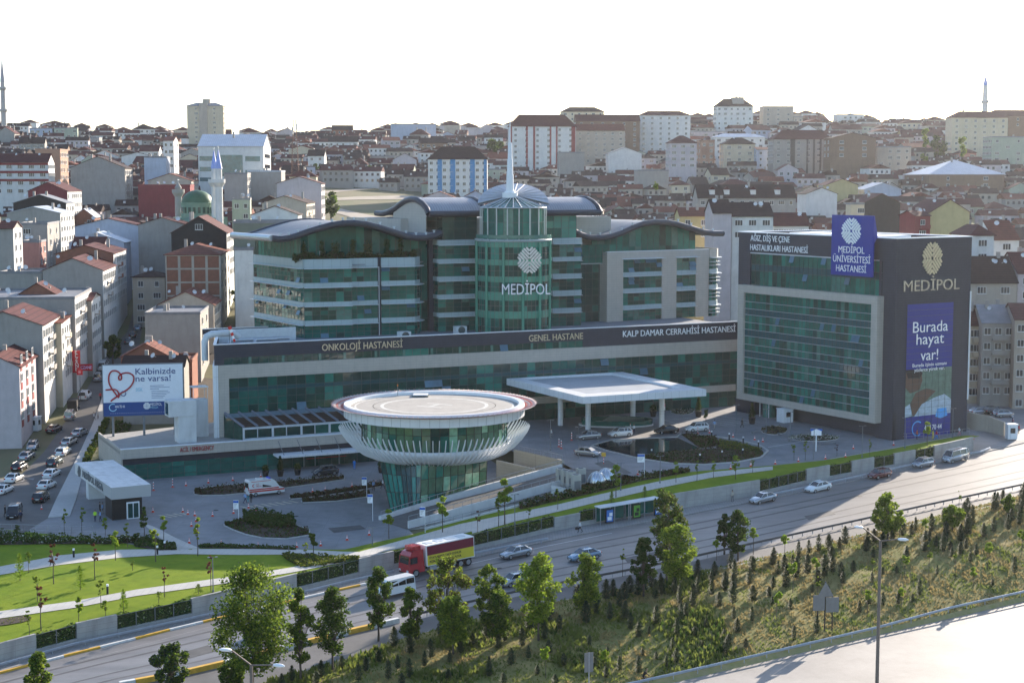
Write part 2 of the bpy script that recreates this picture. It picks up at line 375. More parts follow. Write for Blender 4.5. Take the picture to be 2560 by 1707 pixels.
drape('garden_path', [(352,1305),(400,1345),(443,1372)], [(388,1318),(440,1345),(500,1371)], M_path, .05)
SA = [(-120,1330),(0,1240),(60,1180),(110,1130),(160,1060),(200,1000),(225,960),(240,930),(262,890),(318,830),(330,790),(340,760)]
SB = [(30,1350),(120,1295),(140,1250),(175,1180),(205,1120),(232,1060),(250,1010),(262,975),(290,930),(345,880),(356,820),(352,765)]
drape('street', SA, SB, mat('street asphalt', (.11, .105, .10), .8, var=.18, scale=.3, bump=.2), .04, k=8, n=6)
drape('street_pavement', [(120,1295),(140,1250),(175,1180),(205,1120),(232,1060),(250,1010),(262,975)], [(175,1290),(190,1250),(208,1180),(228,1120),(250,1070),(272,1010),(288,975)], M_kerb, .14, k=6, n=2, thick=.2)
drape('alley', [(505,770),(500,850),(488,930),(470,1010),(455,1070)], [(560,770),(556,850),(548,930),(540,1010),(532,1070)], M_soil, .1, k=6, n=4)
# ================================================================ HOSPITAL
G1 = mat('teal glass', (.010, .105, .082), .06, var=.25, scale=.8, spec=.5)
G2 = mat('dark glass', (.008, .046, .040), .05, var=.3, scale=.7, spec=.5)
G3 = mat('glass with green blinds', (.018, .17, .13), .12, var=.2, scale=.9, spec=.5)
G4 = mat('glass over pale curtain', (.06, .17, .14), .15, var=.25, scale=1.2, spec=.7)
G5 = mat('glass over brown interior', (.014, .06, .045), .06, var=.4, scale=1.2, spec=.5)
SPG = mat('spandrel glass blue grey', (.018, .075, .085), .1, var=.12, scale=.4, spec=.5)
SPT = mat('spandrel glass green', (.05, .23, .17), .15, var=.12, scale=.5, spec=.7)
BLU = mat('tilted window reflecting sky', (.12, .26, .36), .08, var=.1, spec=1.)
MUL = mat('dark aluminium mullion', (.05, .07, .07), .4, var=.1, spec=.5)
SIL = mat('silver aluminium', (.5, .52, .54), .35, var=.08, scale=2, metal=.6)
SHD = mat('pale aluminium sunshade', (.55, .58, .60), .4, var=.08, scale=1.5)
BAND = mat('grey green aluminium panel', (.34, .41, .42), .45, var=.07, scale=.6, brick=(1.5, 4, .02, (.16, .2, .2)))
BEI = mat('beige stone cladding', (.44, .40, .35), .75, var=.08, scale=.8, brick=(1.2, .5, .012, (.27, .25, .22)), stain=.12)
DRK = mat('dark slate cladding', (.052, .054, .068), .7, spec=.12, var=.1, scale=.8, brick=(1.3, .42, .012, (.04, .038, .042), .5))
CAP = mat('white metal coping', (.75, .76, .78), .4, var=.05, scale=1)
ROOFM = mat('grey membrane roof', (.21, .23, .26), .7, var=.12, scale=.3, stain=.2)
ZINC = mat('standing seam zinc', (.30, .31, .34), .5, var=.12, scale=.4, metal=.2, brick=(.55, 60, .03, (.10, .11, .13), 0, 'flat'))
DTUBE = mat('dark graphite roof edge', (.06, .062, .075), .35, var=.12, scale=.6, metal=.4)
WPAN = mat('white aluminium panel', (.72, .73, .74), .38, var=.05, scale=.6, brick=(1.3, 9, .02, (.4, .4, .42)))
GOLD = mat('brushed champagne letters', (.62, .54, .40), .3, var=.15, scale=3, metal=.6)
WLET = mat('white lettering', (.85, .85, .86), .5, var=.02)
def glass_mix(kind):
 return {'t': [G1]*8+[G2]*3+[G3]*2+[G4]+[G5]*2, 'd': [G2]*7+[G1]*4+[G3]+[G5]*3, 'g': [G3]*4+[G1]*8+[G2]+[G4], 'c': [G1]*6+[G3]*2+[SPT]*3+[G2]*2}[kind]
GM = [G1, G2, G3, G4, G5, SPG, SPT, BLU]
def curtain(par, pts, zs, cell=1.5, kind='t', name='glazing', frame=True, spand=(), fw=.035, closed=False, hline=True, tz_fn=None, open_p=.02):
 """glass curtain wall on a plan polyline pts (local), horizontal lines zs; spand = indices of spandrel rows"""
 m = MB(); fr = MB(); mix = glass_mix(kind); rnd = random.Random(len(pts)*31+int(zs[0]*10)+int(pts[0][0]*7))
 P = list(pts)+([pts[0]] if closed else [])
 for (xa, ya), (xb, yb) in zip(P, P[1:]):
  L = math.hypot(xb-xa, yb-ya)
  if L < .05: continue
  last = None; n = max(1, round(L/cell)); dx, dy = (xb-xa)/n, (yb-ya)/n; nx, ny = (yb-ya)/L, -(xb-xa)/L
  for i in range(n):
   x0, y0, x1, y1 = xa+dx*i, ya+dy*i, xa+dx*(i+1), ya+dy*(i+1)
   tp = tz_fn((x0+x1)/2, (y0+y1)/2) if tz_fn else 1e9
   t0, t1 = (tz_fn(x0, y0), tz_fn(x1, y1)) if tz_fn else (1e9, 1e9)
   for k in range(len(zs)-1):
    za, zb = zs[k], zs[k+1]
    if za >= max(t0, t1): continue
    g = (SPG if kind != 'c' else SPT) if k in spand else (last if last is not None and rnd.random() < .6 else mix[rnd.randrange(len(mix))])
    if k not in spand: last = g
    zb0, zb1 = (min(zb, t0), min(zb, t1)) if k < len(zs)-2 else ((t0, t1) if tz_fn else (zb, zb))
    zb0, zb1 = max(zb0, za), max(zb1, za)
    jit = rnd.uniform(-.012, .012)
    m.add([(x0+nx*jit, y0+ny*jit, za), (x1-nx*jit, y1-ny*jit, za), (x1, y1, zb1), (x0, y0, zb0)], [(0, 1, 2, 3)], GM.index(g))
    if k not in spand and rnd.random() < open_p and zb-za > .8:
     o = .45; m.add([(x0+nx*.05, y0+ny*.05, zb0-.05), (x1+nx*.05, y1+ny*.05, zb1-.05), (x1+nx*o, y1+ny*o, max(za, zb1-1.3)), (x0+nx*o, y0+ny*o, max(za, zb0-1.3))], [(3, 2, 1, 0), (0, 1, 2, 3)], 7)
   if frame: fr.ebox((x0-dx/L*0-fw, y0-fw, zs[0]), (2*fw, 0, 0), (0, 2*fw, 0), (0, 0, min(zs[-1], t0)-zs[0])) if t0 > zs[0] else 0
  if frame and hline:
   for z in zs[1:-1] if tz_fn is None else []:
    fr.ebox((xa+nx*.045, ya+ny*.045, z-.03), (xb-xa, yb-ya, 0), (-nx*.09, -ny*.09, 0), (0, 0, .06))
 o = m.build(name, GM, par)
 if frame and fr.v: fr.build('mullions', MUL, o)
 return o
def bands(par, pts, z0, z1, out=.12, mt=None, name='spandrel_band', shade=0., sm_=None, closed=False):
 m = MB(); P = list(pts)+([pts[0]] if closed else [])
 for i, ((xa, ya), (xb, yb)) in enumerate(zip(P, P[1:])):
  L = math.hypot(xb-xa, yb-ya); nx, ny = (yb-ya)/L, -(xb-xa)/L
  m.ebox((xa+nx*out, ya+ny*out, z0), (xb-xa, yb-ya, 0), (-nx*(out+.1), -ny*(out+.1), 0), (0, 0, z1-z0), 0)
  if shade:
   m.ebox((xa+nx*shade, ya+ny*shade, z0-.09-.004*i), (xb-xa, yb-ya, 0), (-nx*(shade-out), -ny*(shade-out), 0), (0, 0, .09), 1)
 return m.build(name, [mt or BAND, SHD], par)
def emblem(par, w, h, mats, depth=.12, name='emblem'):
 m = MB()
 for k, (ca, sa) in enumerate([(0, 1), (1, 0), (0, -1), (-1, 0)]):
  for i in range(3):
   ap = .15+.29*i; L = [.93, .70, .36][i]; th = .15
   for s in (-1, 1):
    p0 = (ap, 0.); p1 = (ap+L*.62, s*L*.62)
    def tr(a, b, w=w, h=h):          # along axis a, sideways b
     x, z = ca*a+sa*b, sa*a+ca*b
     return x*w/2, z*h/2
    dxl, dyl = (p1[0]-p0[0]), (p1[1]-p0[1]); l = math.hypot(dxl, dyl); nx, ny = -dyl/l*th/2, dxl/l*th/2
    pl = [(p0[0]+nx, p0[1]+ny), (p0[0]-nx, p0[1]-ny)]
    c = [(p1[0]+math.cos(t)*nx+math.sin(t)*dxl/l*th/2, p1[1]+math.cos(t)*ny+math.sin(t)*dyl/l*th/2) for t in [math.pi*(1-j/5.) for j in range(6)]]
    poly = [tr(*q) for q in pl+c]
    ar = sum(a[0]*b[1]-b[0]*a[1] for a, b in zip(poly, poly[1:]+poly[:1]))
    if ar < 0: poly = poly[::-1]
    e = .004*(i+k*3+(s > 0)*12)
    m.xz(poly, -depth-e, 0, 0)
 return m.build(name, mats, par)
wv = (.905, .425); vv = (-.523, .852); uv_ = (.852, .523)
FP = Frame((-51.7, 273), wv)
def fx(F, px, row=900, y=0): return F.px(px, row, y)[0]
def fzz(F, px, row, y=0): return F.px(px, row, y)[1]
zTop, zS1, zS0, zB0, zG0 = [fzz(FP, 560, r) for r in (862, 894.8, 912.5, 946.5, 1033)]
X1 = fx(FP, 1843)
pod = FP.thing('podium_building', 'long low hospital podium with slate band, beige stone stripe and teal strip glazing', 'hospital building', 'hospital buildings')
def Wp(F, P): q = Vector(P)-F.o; return (q.dot(F.d), q.dot(F.n))
blx, bly = Wp(FP, pz(542, 836, zTop))
DP = 30
m = MB(); m.prism([(0, .3), (X1, .3), (X1, DP), (blx, bly)], 2.6, zTop-.8, 0, 1)
m.build('core_walls', [DRK, ROOFM], pod)
m = MB()      # slate upper band with strip window gap
xs1, xs2 = fx(FP, 560), fx(FP, 1457)
m.box(0, X1, 0, .35, zS1, zTop); m.box(0, xs1, 0, .35, zS0, zS1-.003); m.box(xs2, X1, 0, .35, zS0, zS1-.003)
m.ebox((0, .35, zS0), (blx, bly-.35, 0), (.35, 0, 0), (0, 0, zTop-zS0)); m.box(blx, X1, DP-.4, DP-.05, zTop-1, zTop)
m.build('slate_band', DRK, pod)
m = MB(); m.box(-.1, X1, -.08, .5, zTop, zTop+.15); m.ebox((-.1, .5, zTop), (blx, bly-.5, 0), (.55, 0, 0), (0, 0, .15)); m.box(blx, X1, DP-.5, DP, zTop+.003, zTop+.15)
m.build('parapet_coping', CAP, pod)
curtain(pod, [(xs1, .12), (xs2, .12)], [zS0, zS1], 1.6, 'd', 'strip_window', open_p=.04)
m = MB()
xb1, xb2 = fx(FP, 545, 930), fx(FP, 572, 1000)
m.box(xb1, X1, -.35, .25, zB0, zS0-.004); m.box(xb1, xb2, -.346, .25, 7.4, zB0-.003)
zlb1, zlb0 = fzz(FP, 1760, 965), fzz(FP, 1760, 981)
xr = fx(FP, 1100)
m.box(xr, X1-.5, -.346, .25, zlb0, zlb1)
m.build('stone_band', BEI, pod)
m = MB(); m.box(-.3, xb1-.02, -.2, .4, 3, zS0); m.ebox((-.3, .4, 3), (blx, bly-.4, 0), (.3, 0, 0), (0, 0, zS0-3.01)); m.build('corner_panels', WPAN, pod)
zr_ = [fzz(FP, 573, r) for r in (1033, 1014.5, 997, 979, 969.5, 946.8)]
curtain(pod, [(xb2, .0), (X1, .0)], zr_, 1.75, 'd', 'curtain_wall', spand=(3,), open_p=.03)
curtain(pod, [(fx(FP, 1100), .02), (X1, .02)], [6.5, 8.4, zlb0, zlb1, zr_[0]], 2.2, 'd', 'entrance_glazing', open_p=0)
m = MB()      # light pilasters in the strip window
for px in (625, 708, 800, 862, 940, 1010, 1080, 1150, 1230, 1330, 1400):
 x = fx(FP, px); m.box(x-.25, x+.25, .0, .1, zS0+.02, zS1-.02)
m.build('pilasters', G4, pod)
for txt, px0, px1, row, hgt, sxx in (('ONKOLOJİ HASTANESİ', 805, 1006, 876, 1.4, 1), ('GENEL HASTANE', 1322, 1457, 853.5, 1.4, 1), ('KALP DAMAR CERRAHİSİ HASTANESİ', 1557, 1838, 842.5, 1.4, 1)):
 xa, z = FP.px(px0, row); xb, _ = FP.px(px1, row-6)
 if txt.startswith('ONK'): z = FP.px(px0, 877)[1]
 text_mesh(txt, hgt*1.25, GOLD if px0 < 1500 else WLET, 'lettering', pod, (xa, -.06, z), width=xb-xa, depth=.08)
m = MB();
for px in range(590, 740, 8):
 a = FP.px(px, 845)
x0 = fx(FP, 580, 840, 6)
for i in range(14): m.box(x0+i*1.0, x0+i*1.0+.12, 2.2, 6.5, zTop-.75, zTop-.6)
m.build('roof_decking', SIL, pod)
m = MB(); m.box(3.5, 18, 10.5, 10.9, zTop-.8, zTop+1.6); m.build('roof_screen', SHD, pod)
for (x, y, l) in ((5, 8.2, 5), (9.5, 7.6, 4), (13, 8.4, 3)):
 m = MB(); m.cyl((x, y, zTop-.1), (x+l, y-.2, zTop-.1), .32, n=10); m.cyl((x, y, zTop-.1), (x-.4, y-.5, zTop-.7), .32, n=10); m.build('roof_duct', SIL, pod)
m = MB(); m.tube([(-.7, 4, zTop-3), (-.7, 4, zTop+.4), (-.3, 4, zTop+1.2), (.6, 4, zTop+1.6), (4.6, 4.3, zTop+1.6), (5.6, 4.6, zTop+.8)], .6, 10, 0); m.build('large_duct', SHD, pod)
for px, row in ((1010, 846), (1150, 832)):
 x, y = Wp(FP, pz(px, row, zTop-.6)); m = MB(); m.box(x-1.1, x+1.1, y-.8, y+.8, zTop-.8, zTop+.7); m.cyl((x, y-.95, zTop), (x, y-.8, zTop), .7, n=14, m=1); m.build('roof_fan_unit', [SHD, MUL], pod)
wp = FP.W(3.2, 2, zTop-.8)
ws = thing('windsock', 'red and white windsock on a pole above the podium corner', 'windsock', wp)
MB().cyl((0, 0, 0), (0, 0, 3.8), .05, n=6).build('pole', MUL, ws)
m = MB()
for i in range(5): m.cyl((.05+.18*i, 0, 3.8-.55*i), (.05+.18*(i+1), 0, 3.8-.55*(i+1)), .34-.03*i, .31-.03*i, 10, i % 2)
m.build('sock', [mat('windsock red', (.6, .04, .03), .7), WLET], ws)
O0 = pz(761.5, 846, zTop-.8); FO = Frame((O0.x, O0.y), wv)
onc = FO.thing('oncology_wing', 'left hospital wing with stacked glass floors, planted roof terrace and wavy grey roof', 'hospital building', 'hospital buildings')
V3 = Vector((vv[0], vv[1], 0))
lv = (V3.dot(FO.d), V3.dot(FO.n))           # v in FO coordinates
def side_len(F, px):                         # distance along v to reach the picture column
 a = ray(px, 700)[0]; return (a*F.o.y-F.o.x)/(V3.x-a*V3.y)
LS = side_len(FO, 635)
SD = (lv[0]*LS, lv[1]*LS)
zc = lambda r: fzz(FO, 761.5, r)
x875, x945, x952, x1035, x1050, x1064 = [fx(FO, p, 740) for p in (875, 944, 953, 1035, 1050, 1056)]
zbase = zTop-.8
BR = [(648.6, 671.6), (708, 719), (756, 766), (802, 813)]
gz = []
prev = zbase
levels = []
for top, bot in BR[::-1]:
 zb_, zt_ = zc(bot), zc(top); levels.append((prev, zb_)); prev = zt_
shell1 = [SD, (0, 0), (x875, -1.0), (x875, 0), (x945, 0)]
shell2 = [(x952, 0), (x1035, -.3), (x1050-.4, .5), (x1050+.6, 1.8), (x1064+.2, 4.2)]
for sh in (shell1, shell2):
 for za, zb_ in levels: curtain(onc, sh, [za, za+(zb_-za)*.36, za+(zb_-za)*.68, zb_], 1.55, 't', open_p=.05)
 for top, bot in BR: bands(onc, sh, zc(bot), zc(top), .14, BAND, shade=1.0)
zt = zc(648.6)
m = MB(); m.prism([(x945, 4), (x945-.3, .3), (x952+.3, .3), (x952, 4)], zbase, zt, 0); m.build('recess_wall', DRK, onc)
MB().box(x945+.15, x945+.27, -.3, -.2, zbase, zc(671)).build('corner_pole', SHD, onc)
xr1 = fx(FO, 1091, 740)
FL = [SD, (0, .2), (x875, -.8), (x945, .2), (x952, .2), (x1050, 1), (xr1, 5.5), (xr1+lv[0]*LS, 5+lv[1]*LS)]
m = MB(); m.prism([(x*.999, y+.1) for x, y in FL], zt-1.3, zt-1.1, 0); m.build('terrace_deck', ROOFM, onc)
curtain(onc, [(x1064+.2, 4.2), (xr1, 4.6)], [zbase]+[zc(r) for r in (813, 766, 719, 671, 630)], 1.3, 'd', 'recess_glazing')
MB().box(xr1, xr1+.9, 3.6, 4.6, zbase, zt+4).build('dark_pier', DRK, onc)
rp = [(680, 601), (700, 603.5), (722, 601), (745, 594), (770, 585), (800, 576), (830, 568), (857, 564), (885, 563), (915, 566), (950, 575), (985, 586), (1015, 596), (1040, 600.5), (1065, 600), (1085, 595), (1102, 588)]
YR = 0.
RPO = [FO.px(a, b-4, YR) for a, b in rp]
def wave_roof(par, F, prof, L, lvx, thick=.55, mats=None, name='wave_roof', tube=.62):
 m = MB(); n = len(prof)
 A = [(x, YR, z+.35) for x, z in prof]; B = [(x+lvx[0]*L, YR+lvx[1]*L, z+.35) for x, z in prof]
 m.sheet(A, B, 0, 1, True); m.sheet([(x, y, z-thick) for x, y, z in B], [(x, y, z-thick) for x, y, z in A], 1, 1, True)
 o = m.build(name, [mats or ROOFM, DRK], par)
 t = MB(); t.tube([(x, y, z-.25) for x, y, z in A], tube, 10); t.build('roof_edge', DTUBE, o)
 t = MB(); t.tube([(A[0][0], A[0][1], A[0][2]-.25)]+[(B[0][0], B[0][1], B[0][2]-.25)], tube*.97, 10); t.build('roof_edge', SIL, o)
 t = MB(); t.tube([(A[-1][0], A[-1][1], A[-1][2]-.25), (B[-1][0], B[-1][1], B[-1][2]-.25)], tube*.97, 10); t.build('roof_edge', DTUBE, o)
 t = MB(); t.tube([(x, y, z-.25) for x, y, z in B], tube*.9, 8); t.build('roof_edge', DTUBE, o)
 return o
LR = side_len(Frame((FO.W(RPO[0][0], YR, 0).x, FO.W(RPO[0][0], YR, 0).y), wv), 583)
wr = wave_roof(onc, FO, RPO, LR, lv)
def floodlights(par, prof, step=2):
 m = MB()
 for x, z in prof[1:-1:step]: m.box(x-.12, x+.12, YR-.15, YR+.1, z+.7, z+1.15); m.box(x-.3, x+.3, YR-.1, YR+.1, z+1.1, z+1.2)
 return m.build('roof_floodlights', SHD, par)
floodlights(wr, RPO, 1)
def roofz(prof, off=.3): return lambda x, y: table(prof, x-lv[0]/lv[1]*y)-off
py_ = 3.6
ph = [(SD[0]*.96, SD[1]*.96), (lv[0]*py_*.3, py_*.3+.3), (lv[0]*py_+2.5, py_), (x1050, py_+1.2), (xr1, py_+1.6)]
zp0 = zt-1.1
curtain(onc, ph, [zp0, zp0+1.3, zp0+2.4, zp0+4.5], 1.6, 'g', 'penthouse_glazing', tz_fn=roofz(RPO, .1), open_p=0)
for px in (806,):
 x = fx(FO, px, 640, py_-.1); m = MB(); m.box(x-.6, x-.45, py_-.25, py_-.1, zp0, zp0+2.5); m.box(x+.45, x+.6, py_-.25, py_-.1, zp0, zp0+2.5); m.box(x-.45, x+.45, py_-.25, py_-.1, zp0+2.3, zp0+2.5)
 m.box(x-.45, x+.45, py_-.2, py_-.15, zp0+.02, zp0+2.3, 1); m.build('terrace_door', [CAP, BLU], onc)
cen = FO.thing('centre_wing', 'hospital centre wing with zinc barrel roof and glass bays flanking the round tower', 'hospital building', 'hospital buildings')
def bay(par, px0, px1, yb, rows, base_row, top_row, upper_row, mtx='t', upk='d', depth=10):
 x0, x1 = fx(FO, px0, 740, yb), fx(FO, px1, 740, yb); zq = lambda r: fzz(FO, px0, r, yb)
 zprev = zbase; poly = [(x0, yb+depth), (x0, yb), (x1, yb), (x1, yb+depth)]
 for a, b in rows[::-1]:
  za, zb_ = zprev, zq(b); curtain(par, poly, [za, za+(zb_-za)*.36, za+(zb_-za)*.7, zb_], 1.7, mtx, open_p=.04); bands(par, [(x0, yb), (x1, yb)], zq(b), zq(a), .25, BAND, shade=.9); bands(par, [(x1, yb), (x1, yb+depth)], zq(b), zq(a), .2, BAND); bands(par, [(x0, yb+depth), (x0, yb)], zq(b), zq(a), .2, BAND); zprev = zq(a)
 MB().prism(poly, zprev-.1, zprev+.02, 0).build('bay_roof', ROOFM, par)
 return x0, x1, zprev
x0c, x1c, zc1 = bay(cen, 1095, 1192, 1.5, [(601, 613), (648, 658), (692, 703), (737, 747), (782, 792)], 825, 600, 540)
x0r, x1r, zc2 = bay(cen, 1380, 1452, 2.5, [(596, 610), (643, 652.5), (685, 696), (727, 739), (771, 782)], 808, 596, 536)
ztop_u = fzz(FO, 1100, 538, 3)
curtain(cen, [(fx(FO, 1068, 560, 9), 9), (fx(FO, 1106, 560, 3), 6), (fx(FO, 1106, 560, 3), 3), (fx(FO, 1192, 560, 3), 3)], [zc1, zc1+2.2, ztop_u-1.2, ztop_u+.4], 2.1, 'd', 'upper_glazing', open_p=0)
curtain(cen, [(fx(FO, 1366, 560, 3.5), 3.5), (x1r-.6, 3.5), (x1r-.6, 14)], [zc2, zc2+2.0, zc2+3.4, ztop_u+.3], 1.8, 'c', 'upper_glazing', open_p=0, spand=(1,))
xrec0, xrec1 = x1r, fx(FO, 1512, 740, 9)
curtain(cen, [(x1r, 9), (xrec1, 9)], [zbase, zbase+2, zbase+3.4, zbase+5.4, zbase+6.8, zbase+8.8, zbase+10.2, zbase+12], 1.5, 'd', 'recess_glazing', open_p=0)
curtain(cen, [(x1r, 8), (xrec1+2, 8)], [zbase+12.2, zbase+13.6, zbase+16.], 1.6, 'g', 'recess_glazing', open_p=0)
MB().box(x1r, xrec1+2, 8, 12, zbase+12, zbase+12.2).build('recess_ledge', BAND, cen)
MB().prism([(x0c-4, 11), (xrec1+3, 12), (xrec1-6, 26), (x0c-10, 26)], zbase, ztop_u-.8, 0, 1).build('rear_block', [BEI, ROOFM], cen)
gA, gB = pz(1069, 583, zc1-.4), None
FG = Frame((FO.W(fx(FO, 1069, 560, 3), 3, 0).x, FO.W(fx(FO, 1069, 560, 3), 3, 0).y), vv)
def toFO(P): q = P-FO.o; return (q.dot(FO.d), q.dot(FO.n), P.z)
tL = FG.px(984, 560)[0]; zlo = FG.px(1069, 583)[1]; zhi = FG.px(1069, 540)[1]
bp = [(1072, 531), (1066, 517), (1056, 505), (1043, 496), (1030, 493.5), (1016, 497), (1002, 506), (988, 517), (972, 526), (957, 530), (941, 529)]
BP = [FG.px(a, b+1) for a, b in bp]
xE0 = fx(FO, 1069, 540, 3); xE1 = fx(FO, 1497, 530, 3)
PF = [toFO(FG.W(t, 0, z)) for t, z in BP]
def barrel(par, xa, xb):
 m = MB(); A = [(p[0]-xE0+xa, p[1], p[2]) for p in PF]; B = [(p[0]-xE0+xb, p[1], p[2]) for p in PF]
 m.sheet(A, B, 0, 1, True); m.sheet([(x, y, z-.5) for x, y, z in B], [(x, y, z-.5) for x, y, z in A], 1, 1, True)
 o = m.build('barrel_roof', [ZINC, DRK], par)
 for Q in (A, B): t = MB(); t.tube([(x, y, z-.25) for x, y, z in Q], .6, 10); t.build('roof_edge', DTUBE, o)
 t = MB(); t.tube([(A[0][0], A[0][1]-.1, A[0][2]-.25), (B[0][0], B[0][1]-.1, B[0][2]-.25)], .62, 10); t.build('roof_edge', DTUBE, o)
 t = MB(); t.tube([(A[-1][0], A[-1][1], A[-1][2]-.25), (B[-1][0], B[-1][1], B[-1][2]-.25)], .5, 8); t.build('roof_edge', DTUBE, o); return o
barrel(cen, xE0, fx(FO, 1212, 530, 3)); barrel(cen, fx(FO, 1352, 530, 3), xE1)
gp = [toFO(FG.W(t, 0, 0))[:2] for t in (.6, tL)]
prof = [(p[1], p[2]) for p in PF]; prof2 = sorted([(p[1], p[2]-.4) for p in PF])
m = MB(); n = 10; P0 = []
for i in range(n+1):
 x = lerp(gp[0][0], gp[1][0], i/n); y = lerp(gp[0][1], gp[1][1], i/n); P0.append((x, y, table(prof2, y)))
V = [(p[0], p[1], zlo) for p in P0]+P0
m.add(V, [(i+1, i, n+1+i, n+2+i) for i in range(n)]); m.box(gp[1][0], gp[1][0]+6, gp[1][1]-.1, gp[1][1]+.2, zlo, P0[-1][2]); m.build('gable_wall', BEI, cen)
MB().box(gp[1][0]-.5, gp[0][0]+2, gp[1][1]-9, gp[1][1]+2, zlo-.5, zlo-.05).build('gable_floor', ROOFM, cen)
TY = 307.; TC = pY(1283, 700, TY); TX = TC.x
tow = thing('round_glass_tower', 'round green glass tower with needle spire and silver emblem at the hospital centre', 'tower', (TX, TY, 0), 0, 'hospital buildings')
rT = 7.15
def ring(r, n=28, a0=math.pi*.93, a1=math.pi*2.07): return [(r*math.cos(lerp(a0, a1, i/n)), r*math.sin(lerp(a0, a1, i/n))) for i in range(n+1)]
zf = lambda row, Y=TY-rT: pY(1283, row, Y).z
rows = [(606, 619), (650, 664), (692, 706), (731, 752), (779, 797)]
zprev = zbase-.3
for a, b in rows[::-1]:
 curtain(tow, ring(rT), [zprev, (zprev+zf(b))/2, zf(b)], 1.35, 'd', open_p=0); curtain(tow, ring(rT+.1), [zf(b), zf(a)], 1.35, 'c', 'spandrel_band', spand=(0,), open_p=0); zprev = zf(a)
m = MB()
for i in range(0, 29, 4):
 x, y = ring(rT+.2)[i]; m.cyl((x, y, zbase), (x, y, zf(606)), .3, n=8)
m.build('columns', SPT, tow)
m = MB(); m.lathe([(0, zf(600)), (rT+.35, zf(600)), (rT+.35, zf(603)), (rT, zf(606))], 48); m.build('terrace_slab', BAND, tow)
m = MB(); m.lathe([(rT+.3, zf(598)), (rT+.3, zf(588))], 40, a0=math.pi*.95, a1=math.pi*2.05);
m.build('glass_balustrade', G4, tow)
rD = 5.95; zd0, zd1 = zf(600), pY(1283, 522, TY-rD).z
curtain(tow, ring(rD, 20, 0, 2*math.pi), [zd0, zd0+(zd1-zd0)*.55, zd1], 2., 'g', 'drum_glazing', open_p=0)
m = MB()
for i in range(18):
 t = 2*math.pi*i/18; m.cyl((rD*1.07*math.cos(t), rD*1.07*math.sin(t), zd0), (rD*1.07*math.cos(t), rD*1.07*math.sin(t), zd1), .12, n=6)
m.build('columns', SIL, tow)
zh = pY(1276, 487, TY).z
m = MB(); m.lathe([(.6, zh-.4), (rD+.4, zd1+.1)], 40); m.build('cone_glass_roof', G1, tow)
m = MB()
for i in range(24):
 t = 2*math.pi*i/24; m.cyl((.6*math.cos(t), .6*math.sin(t), zh-.2), ((rD+.45)*math.cos(t), (rD+.45)*math.sin(t), zd1+.15), .09, n=5)
m.lathe([(rD+.4, zd1+.05), (rD+.55, zd1+.15), (rD+.4, zd1+.25)], 40); m.build('roof_spokes', SIL, tow)
m = MB(); n = 30; zb2 = pY(1276, 459, TY+7).z; rr_ = 6.9; c0 = (0, 0, zh-.1)
P = [(rr_*math.cos(math.pi*i/n-.02), rr_*math.sin(math.pi*i/n-.02), lerp(zd1+.9, zb2, math.sin(math.pi*i/n))) for i in range(n+1)]
m.add([c0]+P, [(0, i+1, i+2) for i in range(n)]); m.add([(c0[0], c0[1], c0[2]-.3)]+[(x, y, z-.35) for x, y, z in P], [(0, i+2, i+1) for i in range(n)])
m.add(P+[(x, y, z-.35) for x, y, z in P], [(i, n+1+i, n+2+i, i+1) for i in range(n)])
for i in range(0, n+1, 2): m.cyl((0, 0, zh), (P[i][0], P[i][1], P[i][2]+.03), .05, n=4)
m.build('fan_roof', mat('pale ribbed metal', (.40, .41, .43), .4, var=.1, metal=.4), tow)
sx0 = pY(1275, 489, TY).x-TX
zs_ = lambda r: pY(1275, r, TY).z
m = MB(); m.cyl((sx0, 0, zh-.6), (sx0, 0, zs_(482)), 1.5, 1.5, 16); m.cyl((sx0, 0, zs_(482)), (sx0, 0, zs_(478)), 1.1, 1.0, 14)
for a, b, r, r2 in ((478, 436, .76, .7), (436, 398, .62, .55), (398, 357, .45, .4), (357, 273, .12, .06)): m.cyl((sx0, 0, zs_(a)), (sx0, 0, zs_(b)), r, r2, 12)
m.build('spire', CAP, tow)
fy = -rT-.5
def onT(px, row, Y): p = pY(px, row, Y); return p.x-TX, p.z
ex, ez = onT(1323, 650, TY+fy+.6)
e = emblem(tow, 4.6, 4.9, mat('polished silver emblem', (.6, .62, .64), .25, var=.2, scale=1.5, metal=.5), .2); e.location = (ex, fy-.4, ez); e.rotation_euler = (0, 0, R(14))
tx, tz_ = onT(1255, 736, TY+fy-1)
text_mesh('MEDİPOL', 2.9, mat('white metal letters', (.7, .72, .74), .4), 'lettering', tow, (tx, fy-1.3, tz_), rot=(math.pi/2, 0, R(3)), width=onT(1376, 735, TY+fy)[0]-tx, depth=.12)
H0_ = pz(1517, 805, zbase); FH = Frame((H0_.x, H0_.y), uv_)
hrt = FH.thing('heart_wing', 'right hospital wing clad in beige stone with tall window bays and wavy roof', 'hospital building', 'hospital buildings')
hx = lambda p, r=700: fx(FH, p, r); hz = lambda r, p=1517: fzz(FH, p, r)
zHt = hz(631)
XE = hx(1772); cols = [(hx(1558), hx(1655)), (hx(1691.5), hx(1740))]
m = MB(); edges = [0]+[c for p in cols for c in p]+[XE]
for i in range(0, len(edges), 2): m.box(edges[i], edges[i+1], 0, .5, zbase, zHt-.003)
zwt = hz(649)
for a, b in cols: m.box(a, b, .002, .5, zwt, zHt-.006)
m.box(0, .5, .5, 12, zbase, zHt-.003)
m.box(0, XE, .0, .6, zHt, zHt+.12, 1); m.build('stone_facade', [BEI, CAP], hrt)
wrow = [(649, 683, 693), (693, 724, 734), (734, 766, 776), (776, 804.5, 804.5)]
